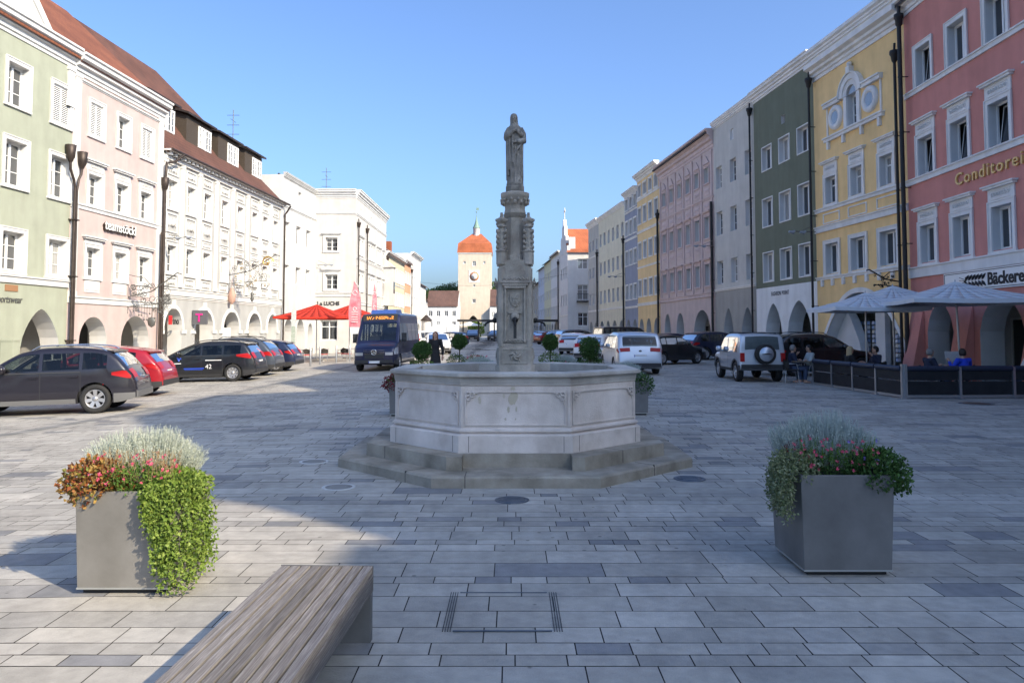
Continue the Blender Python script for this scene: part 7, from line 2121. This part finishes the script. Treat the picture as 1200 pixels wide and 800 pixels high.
pred = mat_island('red_parasol_cloth', [(0, (.62, .055, .035)), (1, (.62, .055, .035))], .8, .2, .06, 3, trans=.25)
parasol('large blue grey parasol over the reader at the right', 13.35, 23.1, 3.6, 3.28, 2.72, pcl, rz=-8, lean=(.1, 0))
parasol('middle blue grey parasol in front of the yellow house', 13.2, 26.6, 3.2, 3.35, 2.75, pcl, rz=4)
parasol('leftmost blue grey parasol over the blonde woman', 11.65, 25.3, 2.9, 3.05, 2.55, pcl, rz=-4)
parasol('left one of the two red parasols, in front of the corner house', -12.2, 48.0, 4.3, 3.55, 2.75, pred, rz=3)
parasol('right one of the two red parasols, behind the tall beach flag', -11.0, 52.0, 4.0, 3.6, 2.8, pred, rz=-3)
# red cafe seats
c1 = None; k = 0
for (x, y, f, lb) in ((-13.6, 47.2, 20, 'leftmost'), (-13.0, 49.2, 200, 'second from the left'), (-12.4, 46.6, -60, 'third from the left'), (-11.6, 47.5, 100, 'fourth from the left'), (-10.9, 48.8, 180, 'fifth from the left'), (-10.2, 47.4, 60, 'sixth from the left'), (-9.7, 49.4, -120, 'rightmost')):
    c_ = chair(lb+' dark chair with red cushion under the red parasols', x, y, f, redc, wick, group='chairs with red cushions under the red parasols', src=c1)
    c1 = c1 or c_
table('left small table under the red parasols', -13.0, 48.0, .7, alu); table('middle small table under the red parasols', -11.9, 48.3, .7, alu); table('right small table under the red parasols', -10.3, 48.3, .7, alu)
# frames of a bench like railing
for i, (x, y) in enumerate(((-10.75, 41.1), (-10.71, 43.0), (-10.3, 45.2), (-9.9, 47.0), (-9.4, 48.6))):
    t = thing('bollard', ['nearest', 'second nearest', 'middle', 'fourth', 'farthest'][i]+' steel bollard in the row beside the red parasols', 'bollard', (x, y, gz(x, y)), 0, 'steel bollards beside the red parasols')
    b = MB(); b.lathe([(.055, 0), (.055, .98), (.045, 1.0)], 10); b.build('post', alu, t); b = MB(); b.lathe([(.06, .88), (.06, .92)], 10); b.build('band', M['frame'], t)
# beach flags
def flag(label, x, y, h, w, mat):
    t = thing('beach_flag', label, 'flag', (x, y, gz(x, y)))
    P = [(0, 0, 0), (0, 0, h*.55), (-.02, 0, h*.8), (-.14, 0, h*.94), (-w*.55, 0, h*1.0)]
    b = MB(); b.tube(P, [.025, .02, .015, .012, .008], 6); b.build('pole', alu, t)
    b = MB(); n = 16
    L_ = []
    for i in range(n+1):
        u = i/n; z = h*(.25+.75*u)
        xl = 0 if u < .55 else -w*.55*((u-.55)/.45)**2.2; xr = -w*(.65+.35*math.sin(PI*min(1, u*1.1)))
        if u > .85: xr = xr*(1-(u-.85)/.15)+(-w*.62)*((u-.85)/.15)
        L_.append((xl, xr, z, .05*math.sin(u*7)))
    for i in range(n):
        a, c = L_[i], L_[i+1]; b.add([(a[0], a[3]*0, a[2]), (a[1], a[3], a[2]), (c[1], c[3], c[2]), (c[0], 0, c[2])], [(0, 1, 2, 3)], 0 if i > 3 else 1, True)
    b.build('cloth', [mat, M['frame']], t)
    b = MB()
    for (cx_, cz_, r) in ((-w*.5, h*.86, .13), (-w*.5, h*.66, .1)):
        b.tube([(cx_+r*math.cos(a_), -.03, cz_+r*math.sin(a_)) for a_ in [i*.5 for i in range(12)]], .02, 5)
    for i in range(5): b.box(-w*.75, -w*.25, -.035, -.03, h*(.5+.03*i), h*(.5+.03*i)+.03)
    b.build('print', M['frame'], t)
    b = MB(); b.lathe([(.25, 0), (.25, .04), (.04, .08)], 14); b.build('base', M['black'], t)
pk = mat_noise('pink_red_flag', (.62, .10, .14), (.75, .35, .38), 2.5, .7, 0, stretch=(1, 1, 1))
flag('tall pink and white beach flag beside the minibus', -8.75, 44.5, 4.7, .72, pk)
flag('narrower red beach flag farther back behind the minibus', -11.7, 66.5, 5.9, .45, pk)
# totem sign left of the red parasols
t = thing('information_totem', 'narrow pale information pillar left of the red parasols', 'sign', (-12.95, 45.6, gz(-12.95, 45.6)))
b = MB(); b.box(-.13, .13, -.05, .05, .0, 3.2); b.build('panel', mat_noise('faded_sign_panel', (.4, .42, .40), (.6, .62, .6), 4, .5, 0), t)
b = MB(); b.box(-.12, .12, -.056, -.05, .9, 2.2); b.build('printed_field', mat_noise('sign_print', (.22, .30, .22), (.5, .5, .46), 14, .5, 0), t)
t = thing('utility_cabinet', 'pale green utility cabinet in front of the arch of the green house', 'cabinet', (-18.35, 27.8, gz(-18.3, 27.8)))
b = MB(); b.box(-.45, .45, -.2, .2, .1, 1.75); b.build('body', M['green'], t); b = MB(); b.box(-.47, .47, -.22, .22, 1.75, 1.82); b.build('lid', M['green'], t); b = MB(); b.box(-.43, .43, -.205, -.2, .15, 1.7); b.box(-.004, .004, -.208, -.2, .15, 1.7, 1); b.build('door', [M['green'], M['black']], t)

# ------------------------------------------------------------------ projecting signs of wrought iron
def spiral(mb, c, r, turns, dirv, th, sg=1, n=26, a0=0):
    """flat scroll in the vertical plane spanned by dirv and z"""
    pts = []
    for i in range(n+1):
        t = i/n; a = a0+sg*turns*2*PI*t; q = r*(1-t*.85)
        pts.append(Vector(c)+dirv*q*math.cos(a)+Vector((0, 0, 1))*q*math.sin(a))
    mb.tube(pts, th, 5)
def scroll_sign(name, label, base, dirv, L, h, seed, mat, acc, n=22, curl=True):
    t = thing(name, label, 'sign', base); d = Vector(dirv).normalized(); rr = random.Random(seed); z = Vector((0, 0, 1))
    b = MB()
    b.tube([Vector((0, 0, .9*h*.3)), d*L*.5+z*h*.42, d*L*.85+z*h*.75, d*L*1.05+z*h*.95, d*L*1.15+z*h*.9], .028, 6)
    b.tube([z*(-h*.2), z*h*.95], .022, 6); b.tube([z*h*.0, d*L*.9+z*h*.1], .022, 6)
    b.tube([z*h*.9, d*L*.35+z*h*.8, d*L*.6+z*h*.45], .018, 6)
    for i in range(n):
        u = rr.random(); v = rr.uniform(-.35, .55) * (1-.45*abs(u-.45)); spiral(b, d*L*(.08+.84*u)+z*h*(.2+v), rr.uniform(.10, .24)*h*.6, rr.uniform(1.0, 1.8), d, .015, rr.choice((-1, 1)), a0=rr.random()*6)
    b.build('scrollwork', mat, t)
    g = MB()
    for i in range(int(n*.5)):
        u = rr.random(); v = rr.uniform(-.3, .45); p = d*L*(.1+.8*u)+z*h*(.2+v)
        for k in range(5):
            a = k*1.256; g.tube([p, p+(d*math.cos(a)+z*math.sin(a))*.07], .016, 4, r2=.008)
    g.build('rosette', acc, t)
    return t, d
F = FACES[1]; ox, oy = F.root.location[0], F.root.location[1]
p = F.P(4.6, 0, 0)
t, d = scroll_sign('wrought_iron_sign', 'large grey wrought iron scroll sign on the pink house', (ox+p[0], oy+p[1], 3.1), (1, -.055, 0), 2.3, 1.7, 3, M['ironl'], M['ironl'], 30)
b = MB(); b.tube([d*1.2+Vector((0, 0, .1)), d*1.2+Vector((0, 0, -.5))], .012, 5); b.lathe([(.02, -1.0), (.16, -.9), (.2, -.7), (.16, -.55), (.02, -.5)], 8, d*1.2, sy=.3)
for i in range(12): 
    q = d*(.3+1.6*((i*7) % 12)/12); b.tube([q+Vector((0, 0, .1)), q+Vector((0, 0, -.2-.5*((i*5) % 7)/7))], .010, 4); b.ball(q+Vector((0, 0, -.2-.5*((i*5) % 7)/7)), .05, 6)
b.build('hanging_emblem', M['ironl'], t)
F = FACES[2]; ox, oy = F.root.location[0], F.root.location[1]; p = F.P(8.2, 0, 0)
t, d = scroll_sign('gilded_inn_sign', 'large gilded wrought iron inn sign on the stucco house', (ox+p[0], oy+p[1], 4.9), (1, -.055, 0), 2.9, 1.9, 8, M['ironl'], M['gold'], 34)
b = MB(); spiral(b, d*2.5+Vector((0, 0, 1.35)), .42, 1.0, d, .04, n=30); spiral(b, d*2.5+Vector((0, 0, 1.35)), .3, 2, d, .025); b.build('wreath', M['gold'], t)
b = MB(); b.tube([d*.3+Vector((0, 0, .3)), d*.3+Vector((0, 0, -.3))], .015, 5); b.lathe([(.05, -1.3), (.22, -1.1), (.26, -.7), (.14, -.42), (.1, -.3), (.02, -.25)], 10, d*.3, sy=.6); b.build('hanging_emblem', mat_plain('painted_emblem', (.42, .26, .20), .6), t)
b = MB(); b.tube([d*1.6+Vector((0, 0, .3)), d*1.6+Vector((0, 0, -.5))], .012, 5); b.lathe([(.05, -1.15), (.13, -.95), (.07, -.8), (.12, -.65), (.03, -.5)], 8, d*1.6, sy=.6); b.build('hanging_figure', M['ironl'], t)
F = FACES[11]; ox, oy = F.root.location[0], F.root.location[1]; p = F.P(6.75, 0, 0)
scroll_sign('wrought_iron_sign', 'small dark scroll bracket on the yellow house above the parasols', (ox+p[0]-.05, oy+p[1], 3.7), (-1, -.1, 0), 1.2, .7, 5, M['iron'], M['iron'], 10)
t = thing('round_traffic_sign', 'small round red rimmed sign below the scroll bracket', 'sign', (ox+p[0]-.25, oy+p[1]-.2, 3.35))
b = MB(); b.lathe([(.22, 0), (.22, -.02), (.15, -.025)], 20, axis='y'); b.build('rim', mat_plain('sign_red', (.5, .03, .03), .4), t); b = MB(); b.lathe([(.15, -.022), (.15, -.03), (.01, -.03)], 20, axis='y'); b.build('face', mat_plain('sign_blue', (.1, .2, .5), .4), t)
# wall lamps on long arms
def wall_lamp(label, p, d, L=1.2):
    t = thing('wall_lamp', label, 'lamp', p); d = Vector(d).normalized(); z = Vector((0, 0, 1)); s = d.cross(z)
    b = MB(); b.tube([Vector((0, 0, 0)), d*L], .025, 6); b.tube([z*.35, d*L*.6+z*.05], .015, 5); b.build('arm', M['ironl'], t)
    for k in (.55, 1.0):
        b = MB(); c = d*L*k; b.tube([c-d*.16+z*.02, c-d*.05-z*.06, c+d*.16-z*.02], [.05, .085, .05], 10); b.build('lamp_head', mat_plain('lamp_grey', (.3, .33, .38), .4), t)
wall_lamp('double headed lamp arm between the pink and the stucco house', (-18.1, 39.9, 6.75), (1, -.4, 0), 1.6)
wall_lamp('double headed lamp arm between the dark green and the yellow house', (14.85, 37.3, 6.75), (-1, -.2, 0), 1.3)
wall_lamp('double headed lamp arm on the pipe of the mauve house', (13.4, 51, 7.6), (-1, -.2, 0), 1.2)
wall_lamp('double headed lamp arm between the blue grey and the cream house', (10.9, 75.3, 7.3), (-1, -.2, 0), 1.4)
wall_lamp('small double lamp arm above the lettering of the corner house', (-16.6, 65.6, 7.6), (1, -.3, 0), 1.3)
# box signs at the arcade of the stucco house
F = FACES[2]; ox, oy = F.root.location[0], F.root.location[1]
p = F.P(3.6, 0, 0); t = thing('box_sign', 'dark grey box sign with a magenta letter under the stucco house', 'sign', (ox+p[0], oy+p[1], 2.3))
b = MB(); b.box(.05, .85, -.1, .1, .0, .8); b.build('case', mat_plain('sign_grey', (.10, .10, .11), .4), t)
mg = mat_plain('magenta', (.65, .02, .22), .4)
q = text('letter', 'T', .62, mg, t, (.25, -.12, .17), 0, .01, bold=.02); b = MB(); b.tube([(-.0, 0, .6), (.1, 0, .6)], .02, 5); b.build('bracket', M['iron'], t)
p = F.P(1.0, -.05, 2.25); t = thing('shop_sign', 'white arch sign with black letters and a red mark under the first stucco arch', 'sign', (ox+p[0], oy+p[1], 2.25))
b = MB(); b.box(-.12, .2, -.02, .02, .02, .5); b.build('red_mark', mat_plain('red_mark', (.6, .02, .02)), t); t.rotation_euler = (0, 0, F.a)
text('letters', 'tno', .5, M['darkin'], t, (.25, -.02, .05), 0, .01, bold=.015)
p = F.P(8.3, .3, 0); t = thing('poster_board', 'white poster board with bright blue foot under the middle stucco arch', 'sign', (ox+p[0], oy+p[1], gz(-17, 48)), F.a)
b = MB(); b.box(0, 1.2, -.02, .02, .1, 2.2); b.build('board', M['frame'], t); b = MB(); b.box(.05, 1.15, -.03, -.021, .9, 1.4); b.build('blue_field', mat_plain('sky_blue_print', (.05, .42, .7), .5), t)
# antennas
for (x, y, z, h, lb) in ((-22.8, 62, 15.5, 4.5, 'thin roof antenna above the brown dormers'), (-20.0, 82, 15, 4.5, 'thin roof antenna above the white corner house')):
    t = thing('antenna', lb, 'antenna', (x, y, z)); b = MB(); b.tube([(0, 0, -2), (0, 0, h)], .03, 5); b.build('mast', M['ironl'], t)
    b = MB()
    for k in (.55, .72, .9): b.tube([(-.5, 0, h*k), (.5, 0, h*k)], .02, 4)
    b.tube([(0, -.6, h*.8), (0, .6, h*.8)], .02, 4); b.build('element', M['ironl'], t)
# postcard racks under the yellow house
F = FACES[11]; ox, oy = F.root.location[0], F.root.location[1]
cards = mat_island('postcards', [(0, (.65, .65, .66)), (.4, (.2, .3, .5)), (.7, (.55, .5, .4)), (1, (.7, .7, .7))], .5, .3, 0)
rr = random.Random(2)
for i, u in enumerate((1.55, 2.2, 2.85, 4.6, 5.2, 5.8)):
    p = F.P(u, 1.3, 0); t = thing('postcard_rack', ['first', 'second', 'third', 'fourth', 'fifth', 'rightmost'][i]+' postcard rack from the left under the yellow house', 'card rack', (ox+p[0], oy+p[1], gz(15, 33)), F.a, 'postcard racks under the yellow house')
    b = MB(); b.tube([(0, 0, 0), (0, 0, 2.25)], .02, 6); b.lathe([(.25, 0), (.25, .03), (.02, .04)], 10); b.build('stand', M['ironl'], t)
    b = MB()
    for k in range(9):
        for j in (-1, 0, 1):
            Mx = Matrix.Rotation(j*.9, 4, 'Z'); z = .45+k*.2; w = .085
            b.add([Mx @ Vector(q) for q in ((-w, -.2, z), (w, -.2, z), (w, -.18, z+.15), (-w, -.18, z+.15))], [(0, 1, 2, 3)])
    b.build('cards', cards, t)
# ------------------------------------------------------------------ far end of the square
def shelter(name, label, x0, x1, y, z, th, posts):
    t = thing(name, label, 'shelter', ((x0+x1)/2, y, gz(0, y))); w = (x1-x0)/2
    b = MB(); b.box(-w, w, -1.6, 1.6, z, z+th); b.build('roof', M['plastic'], t)
    for i in range(posts):
        x = -w*.9+1.8*w*i/(posts-1); b = MB(); b.tube([(x, 0, 0), (x, 0, z)], .09, 8); b.build('post', M['plastic'], t)
shelter('bus_shelter', 'long flat black roofed shelter across the far end of the square', -7.6, 7.0, 108, 2.75, .28, 7)
t = thing('advertising_column', 'round white advertising column with conical roof beyond the minibus', 'advertising column', (-11.6, 104, gz(-11.6, 104)))
b = MB(); b.lathe([(.65, 0), (.65, 3.0)], 20); b.build('drum', M['white'], t); b = MB(); b.lathe([(.85, 3.0), (.8, 3.1), (.1, 3.8)], 20); b.build('roof', M['zinc'], t)
for i, (x, y, lb) in enumerate(((-10.2, 120, 'left'), (-6.8, 124, 'right'))):
    parasol(lb+' white parasol far off in front of the low white house', x, y, 3.4, 3.0, 2.4, M['frame'])
t = thing('shrub', 'bright green shrub in front of the tower gateway', 'shrub', (-5.9, 128, gz(0, 128)))
clump((0, 0, 1.5), (1.2, 1.0, 1.5), 500, .3, .35, 77).build('foliage', L_lime, t); b = MB(); b.tube([(0, 0, 0), (0, 0, 1.5)], .1, 6); b.build('stem', M['bark'], t)
# thin suspension cables with a lamp over the street
def cable(label, a, b_):
    t = MB(); P = [Vector(a).lerp(Vector(b_), k/20)-Vector((0, 0, 1.0*math.sin(PI*k/20))) for k in range(21)]; t.tube(P, .012, 4); o = t.build('suspension_cable', M['iron'], None); tag(o, label, 'cable')
cable('thin cable strung between the two rows near the far shelter', (-13.2, 103, 8.6), (7.0, 97, 9.2))
# small grit and leaves on the slabs
rr = random.Random(31)
